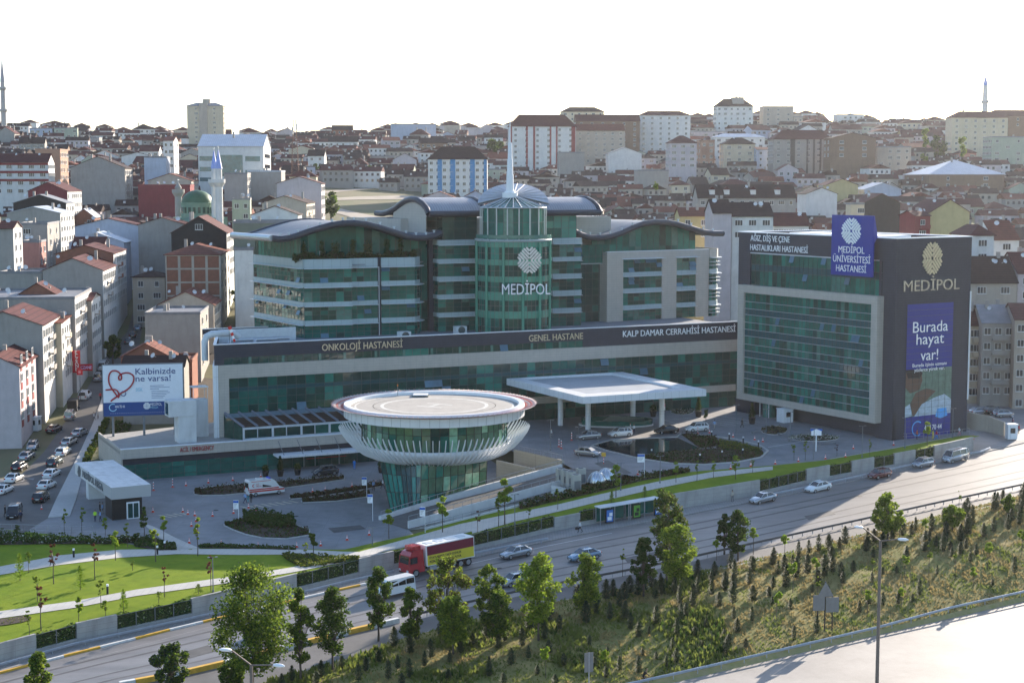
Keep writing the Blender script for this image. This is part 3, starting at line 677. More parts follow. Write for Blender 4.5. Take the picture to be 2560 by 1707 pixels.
for a, b in cols:
 for k, (r0, r1, r2) in enumerate(wrow):
  curtain(hrt, [(a, .3), (b, .3)], [hz(r1), lerp(hz(r1), hz(r0), .33), lerp(hz(r1), hz(r0), .66), hz(r0)], 1.5, 't', 'window_bay', open_p=.03)
  if k < 3: bands(hrt, [(a, .25), (b, .25)], hz(r2), hz(r1), .2, BAND, shade=.95)
 bands(hrt, [(a-.3, 0), (b+.3, 0)], zwt, zwt+.1, .02, SHD, shade=1.)
cor = [(XE, 0), (XE+2.2, .3), (XE+3.6, 1.6), (XE+4.4, 3.6), (XE+4.6, 8), (XE+4.6, 16)]
pr = zbase
for r0, r1 in ((776, 764), (734, 723), (693, 682), (652, 630)):
 za, zb_ = hz(r0), hz(r1); curtain(hrt, cor, [pr, lerp(pr, za, .4), lerp(pr, za, .75), za], 1.3, 't', 'corner_glazing'); bands(hrt, cor, za, zb_, .15, BEI if r0 == 652 else BAND, shade=1.0);
 for q in (.3, .6): bands(hrt, cor, lerp(pr, za, q), lerp(pr, za, q)+.08, .7, SHD, 'sunshade_fin')
 pr = zb_
MB().prism([(0, .3), (XE, .3), (XE+3.6, 1.8), (XE+4.5, 4), (XE+4.5, 20), (0, 20)], zHt-.6, zHt-.4, 0).build('terrace_deck', ROOFM, hrt)
MB().box(.6, XE+4, 8, 22, zbase, zHt-.7).build('core_walls', BEI, hrt)
lh = (V3.dot(FH.d), V3.dot(FH.n))
rq = [(1437, 582), (1452, 590), (1475, 597), (1500, 598), (1525, 595), (1554, 586), (1581, 573), (1608, 563), (1636, 558.5), (1665, 559), (1695, 564), (1728, 573.5), (1758, 583), (1782, 587), (1807, 587)]
RQ = [FH.px(a, b-2, YR) for a, b in rq]
w2 = wave_roof(hrt, FH, RQ, 24, lh); floodlights(w2, RQ, 1)
pq = 3.
curtain(hrt, [(hx(1500), pq+.2), (hx(1758), pq), (hx(1760), 14)], [zHt-.4, zHt+.9, zHt+1.9, zHt+3.6], 1.6, 'g', 'penthouse_glazing', tz_fn=lambda x, y: table(RQ, x-lh[0]/lh[1]*y)-.05, open_p=0)
C0 = pz(2230, 1101, ZU); FD = Frame((C0.x, C0.y), (.523, -.852)); FR = Frame((C0.x, C0.y), uv_)
den = FD.thing('dental_hospital', 'tall slate clad block with beige framed glass front and blue poster on its side', 'hospital building', 'hospital buildings')
XL = fx(FD, 1845, 750); zDt = fzz(FD, 2230, 597)
WR = FR.px(2427, 700)[0]
pf_ = 1.6
m = MB(); SLT = mat('slate cladding with fine joints', (.052, .054, .069), .7, spec=.12, var=.08, scale=.8, brick=(1.4, .45, .012, (.04, .038, .042), .5))
zdl = lambda r, p=1846, y=0: fzz(FD, p, r, y)
zUt, zUb = zdl(633.5, 1876), zdl(711)
xg0, xg1 = fx(FD, 1876, 650), fx(FD, 2198, 690)
m.box(XL, 0, 0, .6, zUt, zDt); m.box(XL, xg0, 0, .6, ZU, zUt-.003); m.box(xg1, 0, 0, .6, ZU, zUt-.003)
m.box(-.6, 0, .6, WR, ZU, zDt-.003); m.box(XL, -.6, WR-.6, WR, ZU, zDt-.003); m.box(XL, XL+.6, .6, WR-.6, ZU, zDt-.003)
m.box(XL+.6, -.6, .6, WR-.6, zDt-1.2, zDt-1.0, 1); m.box(xg0, xg1, .9, 1.2, ZU, zUt, 2)
m.build('slate_walls', [SLT, ROOFM, DRK], den)
m = MB()
m.box(XL-.1, .1, -.1, .9, zDt, zDt+.18); m.box(-.9, .1, .9, WR+.1, zDt+.002, zDt+.18); m.box(XL-.1, -.9, WR-.9, WR+.1, zDt+.002, zDt+.18); m.box(XL-.1, XL+.9, .9, WR-.9, zDt+.002, zDt+.18)
m.build('parapet_coping', CAP, den)
MB().box(XL+8, -10, 6, WR-5, zDt-1, zDt+.1).build('roof_plinth', CAP, den)
curtain(den, [(xg0, .3), (xg1, .3), (xg1+.9, -.1)], [zUb-.5, zdl(676, 1876), zdl(660, 1876), zUt], 1.25, 't', 'upper_glazing', spand=(1,), open_p=.05)
MB().box(xg0, xg1, -.05, .3, zUt, zUt+.2).build('glazing_head', SHD, den)
zf1, zf2, zf3, zf4 = fzz(FD, 1844, 711, -pf_), fzz(FD, 1856, 731, -pf_), fzz(FD, 1856, 983, -pf_), fzz(FD, 1842, 996, -pf_)
xf0, xf1 = fx(FD, 1844, 800, -pf_), fx(FD, 2190, 900, -pf_)
xi0, xi1 = fx(FD, 1858, 800, -pf_), fx(FD, 2175, 900, -pf_)
m = MB(); m.box(xf0, xf1, -pf_, -.01, zf2, zf1); m.box(xf0, xf1, -pf_, -.01, zf4, zf3); m.box(xf0, xi0, -pf_+.002, -.01, zf3+.002, zf2-.002); m.box(xi1, xf1, -pf_+.002, -.01, zf3+.002, zf2-.002)
m.build('stone_frame', BEI, den)
zz = [zf3]+[fzz(FD, 1861, 720+r*.2723, -pf_+.5) for r in (900, 825, 765, 695, 630, 570, 510, 435, 375, 310, 240, 185, 120)]+[zf2]
curtain(den, [(xi0, -pf_+.5), (xi1, -pf_+.5)], zz, 1.02, 't', 'curtain_wall', spand=(2, 5, 8, 11), open_p=.03)
m = MB()
for z in zz[1:-1]: m.box(xi0, xi1, -pf_+.3, -pf_+.5, z-.04, z+.04)
m.build('transoms', mat('blue grey transom', (.40, .46, .50), .5, var=.05), den)
m = MB()
for k in range(1, 9): x = lerp(xi0, xi1, k/9.); m.box(x-.14, x+.14, -pf_+.52, -pf_+.6, zf3, zf2)
m.build('inner_columns', G4, den)
curtain(den, [(XL+6, 1.2), (-2, 1.2)], [ZU, ZU+2.2, zf4+.6], 2.2, 'd', 'ground_floor_glazing', open_p=0)
m = MB(); m.box(XL, XL+6, -.3, .8, ZU, zf4-.01); m.box(xf1-.3, 0, -.004, .8, ZU, zf4+2); m.build('ground_piers', SLT, den)
m = MB(); xd = fx(FD, 1916, 1040, -.5); m.box(xd-2.6, xd+2.0, -1.2, .9, ZU+2.9, ZU+3.2, 1); m.cyl((xd, .2, ZU), (xd, .2, ZU+2.9), 1.3, n=16, m=0)
for a in (-1.3, 1.3): m.box(xd+a-.05, xd+a+.05, -1.1, -1., ZU, ZU+2.9, 1)
m.build('revolving_door', [G4, CAP], den)
text_mesh('AĞIZ, DİŞ VE ÇENE', 1.65, WLET, 'lettering', den, (fx(FD, 1877, 603), -.02, fzz(FD, 1877, 602)), width=fx(FD, 1974.5, 606)-fx(FD, 1877, 603), depth=.07)
text_mesh('HASTALIKLARI HASTANESİ', 1.65, WLET, 'lettering', den, (fx(FD, 1876, 625), -.02, fzz(FD, 1876, 625)), width=fx(FD, 2020, 632)-fx(FD, 1876, 625), depth=.07)
def side(px, row, y=0): return FR.px(px, row, y)
def onside(o, a, z, out=.08): o.location = (out, a, z); o.rotation_euler = (o.rotation_euler[0], 0, math.pi/2)
a, z = side(2329, 646); e = emblem(den, 4.8, 5.6, GOLD, .12); onside(e, a, z)
a, z = side(2258, 729.5); b, _ = side(2397, 724); o = text_mesh('MEDİPOL', 2.8, mat('polished steel letters', (.62, .58, .52), .22, var=.25, scale=2, metal=.7), 'lettering', den, width=b-a, depth=.1); onside(o, a, z)
a0, zt_ = side(2268, 761.5); a1, _ = side(2383, 755.5); zm, zn, zo = side(2264, 925)[1], side(2264, 1043)[1], side(2262, 1099)[1]
PB = mat('poster royal blue', (.022, .034, .23), .45, var=.05)
PG = mat('poster print of grey green glass', (.12, .19, .15), .4, var=.3, scale=1); PSK = mat('poster print of skin', (.13, .075, .055), .5, var=.15, scale=1); PHR = mat('poster print of dark hair', (.03, .02, .02), .5); PWH = mat('poster print of white cloth', (.42, .5, .58), .5, var=.2, scale=1.2); PLB = mat('poster print light blue', (.08, .35, .75), .5)
pos = MB()
def side_poly(pts, mi, out):                # pts in poster coords u(0..1), v(0..1)
 P = [(out, lerp(a0, a1, u), lerp(zo, zt_, v)) for u, v in pts]; pos.poly(P, mi)
H_ = zt_-zo; vm, vn = (zm-zo)/H_, (zn-zo)/H_
side_poly([(0, vm), (1, vm), (1, 1), (0, 1)], 0, .1); side_poly([(0, vn), (1, vn), (1, vm-.0005), (0, vm-.0005)], 1, .1); side_poly([(0, 0), (1, 0), (1, vn-.0005), (0, vn-.0005)], 0, .1)
def vv_(v): return lerp(vn, vm, v)
side_poly([(0, vv_(.62)), (.1, vv_(.5)), (.3, vv_(.55)), (.36, vv_(.75)), (.33, vv_(.97)), (0, vv_(.97))], 2, .11)
side_poly([(0, vv_(.95)), (.05, vv_(.82)), (.3, vv_(.8)), (.36, vv_(.9)), (.3, vv_(1.0)), (0, vv_(1.0))], 3, .115)
side_poly([(.05, vv_(0)), (.12, vv_(.3)), (.22, vv_(.5)), (.45, vv_(.58)), (.66, vv_(.5)), (.5, vv_(.36)), (.36, vv_(.2)), (.2, vv_(0.02))], 2, .112)
side_poly([(.2, vv_(0)), (.36, vv_(.25)), (.62, vv_(.36)), (.85, vv_(.42)), (1, vv_(.3)), (1, vv_(0))], 4, .118)
side_poly([(0, vv_(0)), (0, vv_(.22)), (.1, vv_(.28)), (.16, vv_(.02))], 4, .121)
side_poly([(.66, vv_(.04)-.03), (.78, vv_(-.1)), (.93, vv_(.04)-.03), (.9, vv_(.12)), (.7, vv_(.12))], 5, .125)
for i in range(1, 7): u = i/7.; pos.ebox((.13, lerp(a0, a1, u)-.02, zo), (.03, 0, 0), (0, .04, 0), (0, 0, zn*0+zm-zo), 6)
for i in range(1, 22): z = lerp(zo, zt_, i/22.); pos.ebox((.13, a0, z-.02), (.03, 0, 0), (0, a1-a0, 0), (0, 0, .04), 6)
po = pos.build('poster', [PB, PG, PSK, PHR, PWH, PLB, MUL], den)
for txt, u0, u1, v, s in (('Burada', .12, .88, .79, 2.8), ('hayat', .2, .8, .70, 2.8), ('var!', .3, .68, .58, 2.8), ('Burada işinin uzmanı', .13, .87, .535, .9), ('yüzlerce yürek var.', .17, .83, .50, .9), ('444 70 44', .42, .8, .055, 1.3)):
 o = text_mesh(txt, s, WLET, 'lettering', po, width=(u1-u0)*(a1-a0), depth=.02); o.location = (.2, lerp(a0, a1, u0), lerp(zo, zt_, v)); o.rotation_euler = (math.pi/2, 0, math.pi/2)
m = MB(); cz = lerp(zo, zt_, .075); ca_ = lerp(a0, a1, .27)
for i in range(15):
 t0, t1 = R(50+i*17), R(50+(i+1)*17); m.add([(.2, ca_+r*math.cos(t), cz+r*math.sin(t)) for t in (t0, t1) for r in (1.15, 1.4)], [(0, 1, 3, 2)])
m.build('swirl_mark', PLB, po)
MB().cyl((.15, WR-.1, ZU+6), (.15, WR-.1, fzz(FR, 2425, 728)), .14, n=8).build('drain_pipe', CAP, den)
sg0, sg1 = fx(FD, 2078.7, 600, -1.6), fx(FD, 2183.6, 600, -1.6); st, sb = fzz(FD, 2078.7, 537, -1.6), fzz(FD, 2078.7, 686, -1.6)
sign = FD.thing('blue_roof_sign', 'royal blue sign board with white emblem hung over the slate roof edge', 'sign')
SB_ = mat('sign royal blue', (.018, .035, .27), .4, var=.04)
m = MB(); m.box(sg0, sg1, -1.6, -1.35, sb, st); m.yz([(-1.35, st), (-1.35, zDt-1), (-.55, zDt+.25)], sg0+.05, sg1-.05)
m.build('sign_board', SB_, sign)
e = emblem(sign, (sg1-sg0)*.45, (st-sb)*.42, WLET, .06); e.location = ((sg0+sg1)/2-.2, -1.62, lerp(sb, st, .74))
for txt, u0, u1, v in (('MEDİPOL', .18, .8, .375), ('ÜNİVERSİTESİ', .05, .94, .22), ('HASTANESİ', .13, .85, .065)):
 text_mesh(txt, 1.7, WLET, 'lettering', sign, (lerp(sg0, sg1, u0), -1.62, lerp(sb, st, v)), width=(u1-u0)*(sg1-sg0), depth=.04)
# ================================================================ FRONT STRUCTURES
CONW = mat('smooth white concrete', (.6, .6, .59), .7, var=.08, scale=.6, stain=.25)
STEEL = mat('galvanised steel', (.36, .38, .40), .42, var=.15, scale=2, metal=.5)
GREY = mat('grey painted metal', (.16, .17, .18), .5, var=.1)
REDP = mat('red paint', (.55, .035, .025), .5, var=.12)
HEDG = mat('hedge leaves', (.05, .09, .02), .85, scale=1.4, col2=(.025, .05, .012), spec=.15)
HEDD = mat('reddish brown shrub leaves', (.07, .045, .02), .85, scale=1.2, col2=(.035, .045, .015), spec=.15)
kz = 14.8; K = [pz(1246, 941, kz), pz(1456.3, 992, kz), pz(1765.7, 973, kz), pz(1538.6, 925.6, kz)]
FK = Frame((K[1].x, K[1].y), (K[2]-K[1])[:2])
can = FK.thing('entrance_canopy', 'large flat white canopy on round columns over the hospital entrance drive', 'canopy')
Kl = [Wp(FK, p) for p in K]
def inset(P, t):
 c = (sum(p[0] for p in P)/4, sum(p[1] for p in P)/4); return [(lerp(p[0], c[0], t), lerp(p[1], c[1], t)) for p in P]
I1, I2 = inset(Kl, .22), inset(Kl, .25)
m = MB()
for i in range(4):
 j = (i+1) % 4
 m.add([(*Kl[i], kz), (*Kl[j], kz), (*I1[j], kz), (*I1[i], kz)], [(0, 1, 2, 3)])
 m.add([(*Kl[i], kz-1.22), (*Kl[j], kz-1.22), (*Kl[j], kz), (*Kl[i], kz)], [(0, 1, 2, 3)])
 m.add([(*I1[i], kz), (*I1[j], kz), (*I2[j], kz-.35), (*I2[i], kz-.35)], [(0, 1, 2, 3)])
m.add([(*p, kz-1.22) for p in Kl], [(3, 2, 1, 0)])
m.build('fascia', mat('white canopy panels', (.68, .69, .70), .4, var=.06, scale=.4, brick=(1.6, 40, .025, (.42, .43, .44), 0)), can)
MB().poly([(*p, kz-.35) for p in I2]).build('roof_panel', mat('seamed grey canopy roof', (.40, .43, .46), .5, var=.15, scale=.3, brick=(80, .7, .04, (.28, .3, .33), 0, 'flat')), can)
m = MB()
c0x, c0y = Kl[0]
def kbez(t):
 pass
for px, row in ((1337, 1048), (1401, 1066), (1470, 1076), (1513, 1036), (1582, 1052), (1654, 1070)):
 x, y = Wp(FK, pz(px, row-3, ZU)); mm = MB(); mm.cyl((x, y, ZU), (x, y, kz-1.22), .5, n=20); mm.cyl((x, y, ZU+3), (x, y, ZU+3.03), .505, n=20, m=1, caps=False); mm.build('column', [WPAN, GREY], can)
m = MB()
for i in range(4):
 j = (i+1) % 4; a, b = I2[i], I2[j]
 m.cyl((lerp(a[0], b[0], .1), lerp(a[1], b[1], .1), kz-.25), (lerp(a[0], b[0], .9), lerp(a[1], b[1], .9), kz-.25), .08, n=6)
m.build('roof_pipe', WPAN, can)
sw = pz(1540, 1062, ZU); sth = thing('stair_well', 'oval stair opening with glass balustrade under the white canopy', 'stairwell', sw)
m = MB(); m.lathe([(1, 0), (1, .28), (.96, .28), (.96, 0)], 40); m.v = [(x*7, y*3.6, z) for x, y, z in m.v]; m.build('kerb', CONW, sth)
m = MB(); m.lathe([(.98, .28), (.98, 1.15)], 40, a0=R(200), a1=R(520)); m.v = [(x*7, y*3.6, z) for x, y, z in m.v]; m.build('balustrade', G1, sth)
m = MB(); m.lathe([(0, .02), (.95, .02)], 40); m.v = [(x*7, y*3.6, z) for x, y, z in m.v]; m.build('opening', G2, sth)
m = MB(); m.add([(-3.5, 1.2, .05), (5.6, 1.4, .05), (5.2, -.9, 1.5), (-1.2, -1.2, 1.9)], [(0, 1, 2, 3), (3, 2, 1, 0)]); m.build('ramp_cover', mat('pale glazed cover', (.35, .4, .38), .2, var=.1), sth)
HY = 247.; hc = pY(1086, 1014, HY); hz0 = 16.75
hel = thing('helipad_tower', 'round rooftop helipad on a glass drum ringed by curved white fins', 'helipad tower', (hc.x, hc.y, 0), 0)
m = MB(); m.lathe([(0, hz0), (13.3, hz0)], 72)
m.build('landing_pad', mat('dusty concrete helipad', (.36, .34, .31), .85, var=.12, scale=.35, stain=.3, bump=.15, bscale=8), hel)
m = MB(); m.lathe([(13.3, hz0), (13.35, hz0+.45), (14.2, hz0+.5), (14.25, hz0+.1), (14.25, 15.35), (11.4, 15.3)], 96, smooth=False)
m.build('rim', mat('white rim panels', (.72, .73, .74), .4, var=.06, scale=.5, stain=.12), hel)
m = MB();
for i in range(60):
 t = 2*math.pi*i/60; m.cyl((14.27*math.cos(t), 14.27*math.sin(t), 15.4), (14.27*math.cos(t), 14.27*math.sin(t), hz0), .018, n=4)
m.build('panel_joints', GREY, hel)
m = MB()
for r0, r1, k in ((14.3, 14.75, 1), (14.75, 15.15, 0), (15.15, 15.5, 1), (15.5, 16.1, 0)):
 m.lathe([(r0, hz0+(r0-14.3)*.25), (r1, hz0+(r1-14.3)*.25), (r1, hz0+(r1-14.3)*.25-.06), (r0, hz0+(r0-14.3)*.25-.06)], 96, m=k, close=True)
m.build('safety_net', [mat('pale net mesh', (.5, .47, .45), .7, var=.2, scale=6), mat('faded red net', (.5, .09, .06), .7, var=.25, scale=5)], hel)
m = MB()
for i in range(120):
 t = 2*math.pi*i/120; m.cyl((14.3*math.cos(t), 14.3*math.sin(t), hz0+.02), (16.25*math.cos(t), 16.25*math.sin(t), hz0+.55), .035, n=4)
m.build('net_brackets', mat('pink net brackets', (.6, .35, .32), .6, var=.1), hel)
m = MB(); M_mk = mat('faded white paint', (.55, .54, .5), .8, var=.2, scale=1.5)
m.lathe([(8.0, hz0+.012), (8.55, hz0+.012)], 64); m.lathe([(12.3, hz0+.012), (12.6, hz0+.012)], 72)
for x in (-1.6, 1.6): m.box(x-.28, x+.28, -2.3, 2.3, hz0+.013, hz0+.016)
m.box(-1.32, 1.32, -.28, .28, hz0+.013, hz0+.016)
for i in range(len(m.v)): pass
mk = m.build('pad_markings', M_mk, hel); mk.rotation_euler = (0, 0, R(62))
m = MB(); m.lathe([(9.6, hz0+.01), (9.72, hz0+.01)], 80, a0=R(100), a1=R(420)); m.build('drain_channel', mat('black channel', (.02, .02, .02), .8), hel)
m = MB(); m.box(-4.0, -1.6, 9.7, 12.0, hz0+.25, hz0+.35); m.box(-4.1, -1.5, 9.6, 12.1, hz0, hz0+.14, 1); o = m.build('access_hatch', [CAP, MUL], hel);
m = MB(); m.cyl((-6.6, 11.2, hz0), (-6.6, 11.2, hz0+1.6), .04, n=6); m.cyl((-6.6, 11.2, hz0+1.6), (-6.6, 11.2, hz0+1.9), .09, n=6, m=1); m.build('beacon_light', [GREY, mat('amber lamp', (.7, .2, .02), .4)], hel)
rng = [(11.45*math.cos(2*math.pi*i/52), 11.45*math.sin(2*math.pi*i/52)) for i in range(53)]
def curt_h(par, pts, zs, mix, cell, nm, seed=3):
 m = MB(); fr = MB(); rnd = random.Random(seed); lib = [G1, G3, mat('green tinted glass', (.06, .15, .09), .06, var=.3, scale=.8, spec=.9), mat('green glass over sunlit floor', (.22, .42, .28), .12, var=.35, scale=.8, spec=.8), G2]
 for a, b in zip(pts, pts[1:]):
  for za, zb in zip(zs, zs[1:]):
   pa, pb = (a, b) if not callable(a) else (a, b)
   m.add([(*a(za), za), (*b(za), za), (*b(zb), zb), (*a(zb), zb)] if callable(a) else [(*a, za), (*b, za), (*b, zb), (*a, zb)], [(0, 1, 2, 3)], mix[rnd.randrange(len(mix))])
  if callable(a): fr.cyl((*a(zs[0]), zs[0]), (*a(zs[-1]), zs[-1]), .07, n=4)
  else: fr.cyl((*a, zs[0]), (*a, zs[-1]), .07, n=4)
  for z in zs[1:-1]:
   if callable(a): fr.cyl((*a(z), z), (*b(z), z), .05, n=4)
   else: fr.cyl((*a, z), (*b, z), .05, n=4)
 o = m.build(nm, lib, par); fr.build('mullions', mat('black glazing bars', (.015, .02, .018), .5, var=0), o); return o
curt_h(hel, rng, [10.9, 13.7, 15.35], [0, 2, 2, 2, 4, 3, 2], 1.4, 'drum_glazing', 5)
BW = mat('white bowl panels', (.74, .75, .77), .4, var=.05, scale=.4)
m = MB(); m.lathe([(7.5, 9.0), (8.5, 8.8), (9.6, 9.0), (10.8, 9.65), (11.75, 10.5), (12.05, 11.2), (11.8, 11.25), (11.5, 11.15)], 96); m.build('bowl', BW, hel)
m = MB(); nf = 96
for i in range(nf):
 t = 2*math.pi*(i+.5)/nf; c, s_ = math.cos(t), math.sin(t)
 P = [(8.7, 8.6), (10.2, 8.95), (11.7, 9.6), (13.0, 10.6), (14.0, 11.7), (14.75, 12.75), (15.1, 13.55)]; Wd = [.2, .3, .34, .36, .34, .26, .1]; V = []
 for (r, z), w in zip(P, Wd):
  for dd in (-.055, .055): V += [(c*r-s_*dd, s_*r+c*dd, z), (c*(r-w*.7)-s_*dd, s_*(r-w*.7)+c*dd, z+w*.55)]
 F = []
 for k in range(len(P)-1):
  a, b = k*4, k*4+4; F += [(a, b, b+1, a+1), (a+2, a+3, b+3, b+2), (a, a+2, b+2, b), (a+1, b+1, b+3, a+3)]
 m.add(V, F)
m.build('curved_fins', WPAN if 0 else mat('white painted fins', (.76, .77, .79), .4, var=.03), hel)
cor_ = [pz(977, 1268, 3.3), pz(1050.5, 1259.5, 3.35), pz(1214, 1216, 3.9)]; b3 = [Vector((p.x-hc.x, p.y-hc.y, 0)) for p in cor_]
tp = [pY(948, 1158, HY-5.5), pY(1053, 1164, HY-10.5), pY(1218, 1152, HY-4.)]; t3 = [Vector((p.x-hc.x, p.y-hc.y, 0)) for p in tp]
b3 += [b3[2]+Vector((-2.5, 9, 0)), b3[0]+Vector((2.5, 8, 0))]; t3 += [t3[2]+Vector((-2, 9, 0)), t3[0]+Vector((-.5, 8, 0))]
cols_ = []
for k, n in ((0, 8), (1, 9), (2, 5), (3, 5), (4, 4)):
 for i in range(n):
  B0, B1, T0, T1 = b3[k], b3[(k+1) % 5], t3[k], t3[(k+1) % 5]
  cols_.append((lambda B, T: (lambda z: tuple(B.lerp(T, (z-2.6)/6.4))[:2]))(B0.lerp(B1, i/n), T0.lerp(T1, i/n)))
cols_.append(cols_[0])
curt_h(hel, cols_[:9], [2.6, 5., 7.3, 9.1], [0, 1, 0, 4, 1], 1, 'base_glazing', 8)
curt_h(hel, cols_[8:], [2.6, 4.6, 6.9, 9.1], [2, 2, 1, 3, 2, 0], 1, 'base_glazing', 9)
A0 = pz(366, 1199, ZL); FA = Frame((A0.x, A0.y), wv)
em = FA.thing('emergency_wing', 'low emergency wing with beige fascia, red letters and a row of teal glass', 'hospital building', 'hospital buildings')
ax = lambda p, r=1150: fx(FA, p, r); az = lambda r, p=366: fzz(FA, p, r)
xa0, xa1 = ax(303), ax(990)
zt1, zt0 = fzz(FA, 305, 1124), fzz(FA, 305, 1148)
zg1 = fzz(FA, 366, 1160)
m = MB(); m.box(xa0, xa1, -.1, .3, zt0, zt1); m.box(xa0, xa0+.3, .3, 20, ZL, zt1-.003); m.build('stone_fascia', BEI, em)
MB().box(xa0-.05, xa1, -.15, .45, zt1, zt1+.12).build('coping', CAP, em)
m = MB(); m.box(xa0+.3, xa1, .6, .9, zg1, zt0); m.box(xa0+.3, xa1, .1, .6, zt0-.15, zt0-.02); m.build('dark_soffit', DRK, em)
curtain(em, [(xa0+.3, .5), (ax(700), .5)], [ZL, ZL+.6, zg1-.8, zg1], 2.1, 'g', 'shopfront_glazing', open_p=0)
curtain(em, [(ax(700), .55), (xa1, .55)], [ZL, ZL+2.6, zg1], 2.4, 'd', 'entrance_glazing', open_p=0)
tzr = zt1-.5; m = MB(); m.prism([(xa0, .45), (xa1, .45), (xa1, 34), (xa0+8, 22), (xa0, 20)], tzr-.3, tzr, 0); m.build('terrace_deck', mat('terrace tiles', (.33, .32, .3), .8, var=.1, scale=.5), em)
text_mesh('ACİL / EMERGENCY', 1.1, mat('dark red letters', (.35, .02, .03), .45), 'lettering', em, (ax(450), -.16, fzz(FA, 450, 1129.5)), width=ax(535)-ax(450), depth=.06)
ca0, ca1 = ax(684, 1140), ax(905, 1130); zcn = fzz(FA, 692, 1141, -3)
m = MB(); m.box(ca0, ca1, -3.2, .4, zcn-.35, zcn); m.build('door_canopy', WPAN, em)
m = MB()
for k in range(8): x = ca0+1.2+k*3.4; m.cyl((x, -2.2, zcn), (x-.4, -.15, zt1-.4), .06, n=5)
m.build('tie_rods', GREY, em)
for px in (762, 790, 850): x = ax(px, 1165); MB().box(x-.06, x+.06, .4, .5, ZL, ZL+3).build('door_frame', SIL, em)
MB().box(ax(768, 1165), ax(868, 1160), .48, .52, ZL+1.3, ZL+1.4).build('red_door_stripe', REDP, em)
for px in (778, 870): x = ax(px, 1150); MB().box(x-.25, x+.25, .3, .35, ZL+1.9, ZL+2.2).build('door_notice', WLET, em)
W0p = pz(607, 1100, tzr); wy = Wp(FA, W0p);
sky_ = FA.thing('skylight_hall', 'glazed lean-to hall with sloping dark roof ribs above the emergency wing', 'glazed hall')
zw1 = fzz(FA, 607, 1070, wy[1]); xw0 = wy[0]; xw1 = xw0+44
bk = Wp(FA, Vector((FP.W(fx(FP, 560), -.4, 0)))); zwb = zr_[0]-.1
ang = None
yb = bk[1]; xb0 = Wp(FA, FP.W(fx(FP, 556), 0, 0))[0]
curtain(sky_, [(xw0+.35, wy[1]+.12), (xw1, wy[1]+.12)], [tzr, zw1], 2.6, 'd', 'front_windows', open_p=0)
m = MB()
for k in range(9):
 x = xw0+k*5.2; m.box(x, x+.35, wy[1]-.1, wy[1]+.2, tzr, zw1-.3)
 m.box(x+2.6, x+2.72, wy[1]-.05, wy[1]+.1, tzr+.3, zw1-.3)
m.box(xw0, xw1, wy[1]-.12, wy[1]+.25, zw1-.3, zw1+.05); m.box(xw0, xw1, wy[1]-.1, wy[1]+.15, tzr, tzr+.25)
m.build('window_frame', SHD, sky_)
m = MB(); m.add([(xw0, wy[1], zw1), (xw1, wy[1], zw1), (xw1, yb, zwb), (xb0, yb, zwb)], [(0, 1, 2, 3)]); m.build('dark_roof_glass', mat('brown dark louvred roof', (.035, .022, .016), .35, var=.3, scale=.5, brick=(60, .5, .06, (.09, .045, .03), 0, 'flat')), sky_)
m = MB(); m.ebox((xb0, yb, zwb+.02), (xw1-xb0, 0, 0), (0, -(yb-wy[1])*.28, -(zwb-zw1)*.28), (0, 0, .08)); m.build('roof_glass', mat('sloping blue grey glass', (.14, .19, .22), .12, var=.15, spec=.9), sky_)
m = MB()
for k in range(20):
 x = lerp(0, xw1-xw0, k/18.)
 a = Vector((xw0+x, wy[1]-.3, zw1+.1)); b = Vector((xb0+x, yb, zwb+.15)); m.ebox(a, (.28, 0, 0), b-a, (0, 0, .3))
m.build('roof_ribs', mat('blue grey steel ribs', (.2, .22, .27), .45, var=.08, metal=.3), sky_)
curtain(sky_, [(xb0, yb), (xw0, wy[1])], [tzr, zw1, zwb], 2, 'd', 'side_glazing', tz_fn=lambda x, y: lerp(zw1, zwb, (y-wy[1])/(yb-wy[1])), open_p=0)
def wb(px, row, w, d, z0, z1, nm, lab, extra=None):
 P = pz(px, row, z0); x, y = Wp(FA, P); t = thing(nm, lab, 'vent tower', FA.W(x, y, z0), FA.rz); m = MB(); m.box(0, w, 0, d, 0, z1-z0); m.build('shaft', CONW, t)
 return t, x, y
zA = tzr
t, x, y = wb(447, 1108, 3.1, 3.0, zA, zA+6.9, 'vent_tower', 'boxy white vent tower with square louvre beside the large billboard', 0)
m = MB(); m.box(-1.6, 3.1, -.15, 3.1, 4.6, 7.3); m.box(-1.65, -1.58, .4, 2.4, 4.9, 6.9, 1); m.build('louvred_head', [CONW, G5], t)
t, x, y = wb(485, 1093, 2.6, 2.2, zA, zA+6.6, 'stair_tower', 'slim white shaft with open railed frame on top, beside the billboard', 0)
t['category'] = 'shaft'
m = MB()
for a in (0, 2.5):
 for b in (0, 2.1): m.box(a, a+.08, b, b+.08, 6.6, 8.7)
m.box(-.1, 2.7, -.1, 2.3, 8.7, 8.85); m.build('open_frame', CONW, t)
Gz = 7.4; GP = [pz(187, 1156, Gz), pz(278, 1219, Gz), pz(377, 1210, Gz), pz(283, 1149, Gz)]
FGt = Frame((GP[1].x, GP[1].y), (GP[2]-GP[1])[:2])
gat = FGt.thing('gatehouse', 'white gatehouse canopy with black cabin below at the hospital entrance', 'gatehouse')
gl = [Wp(FGt, p) for p in GP]; gth = Gz-fzz(FGt, 278, 1249)
m = MB(); m.prism([gl[1], gl[2], gl[3], gl[0]], Gz-gth, Gz, 0); m.build('canopy', mat('weathered white panels', (.62, .62, .61), .5, var=.1, scale=.5, brick=(1.5, 1.5, .02, (.4, .4, .4), 0, 'flat'), stain=.5), gat)
gw = gl[2][0]
m = MB(); m.box(.1, gw*.78, .3, 4.2, ZL, Gz-gth-.003); m.build('cabin', mat('black cladding', (.02, .018, .018), .4, var=.2), gat)
xdd = gw*.38
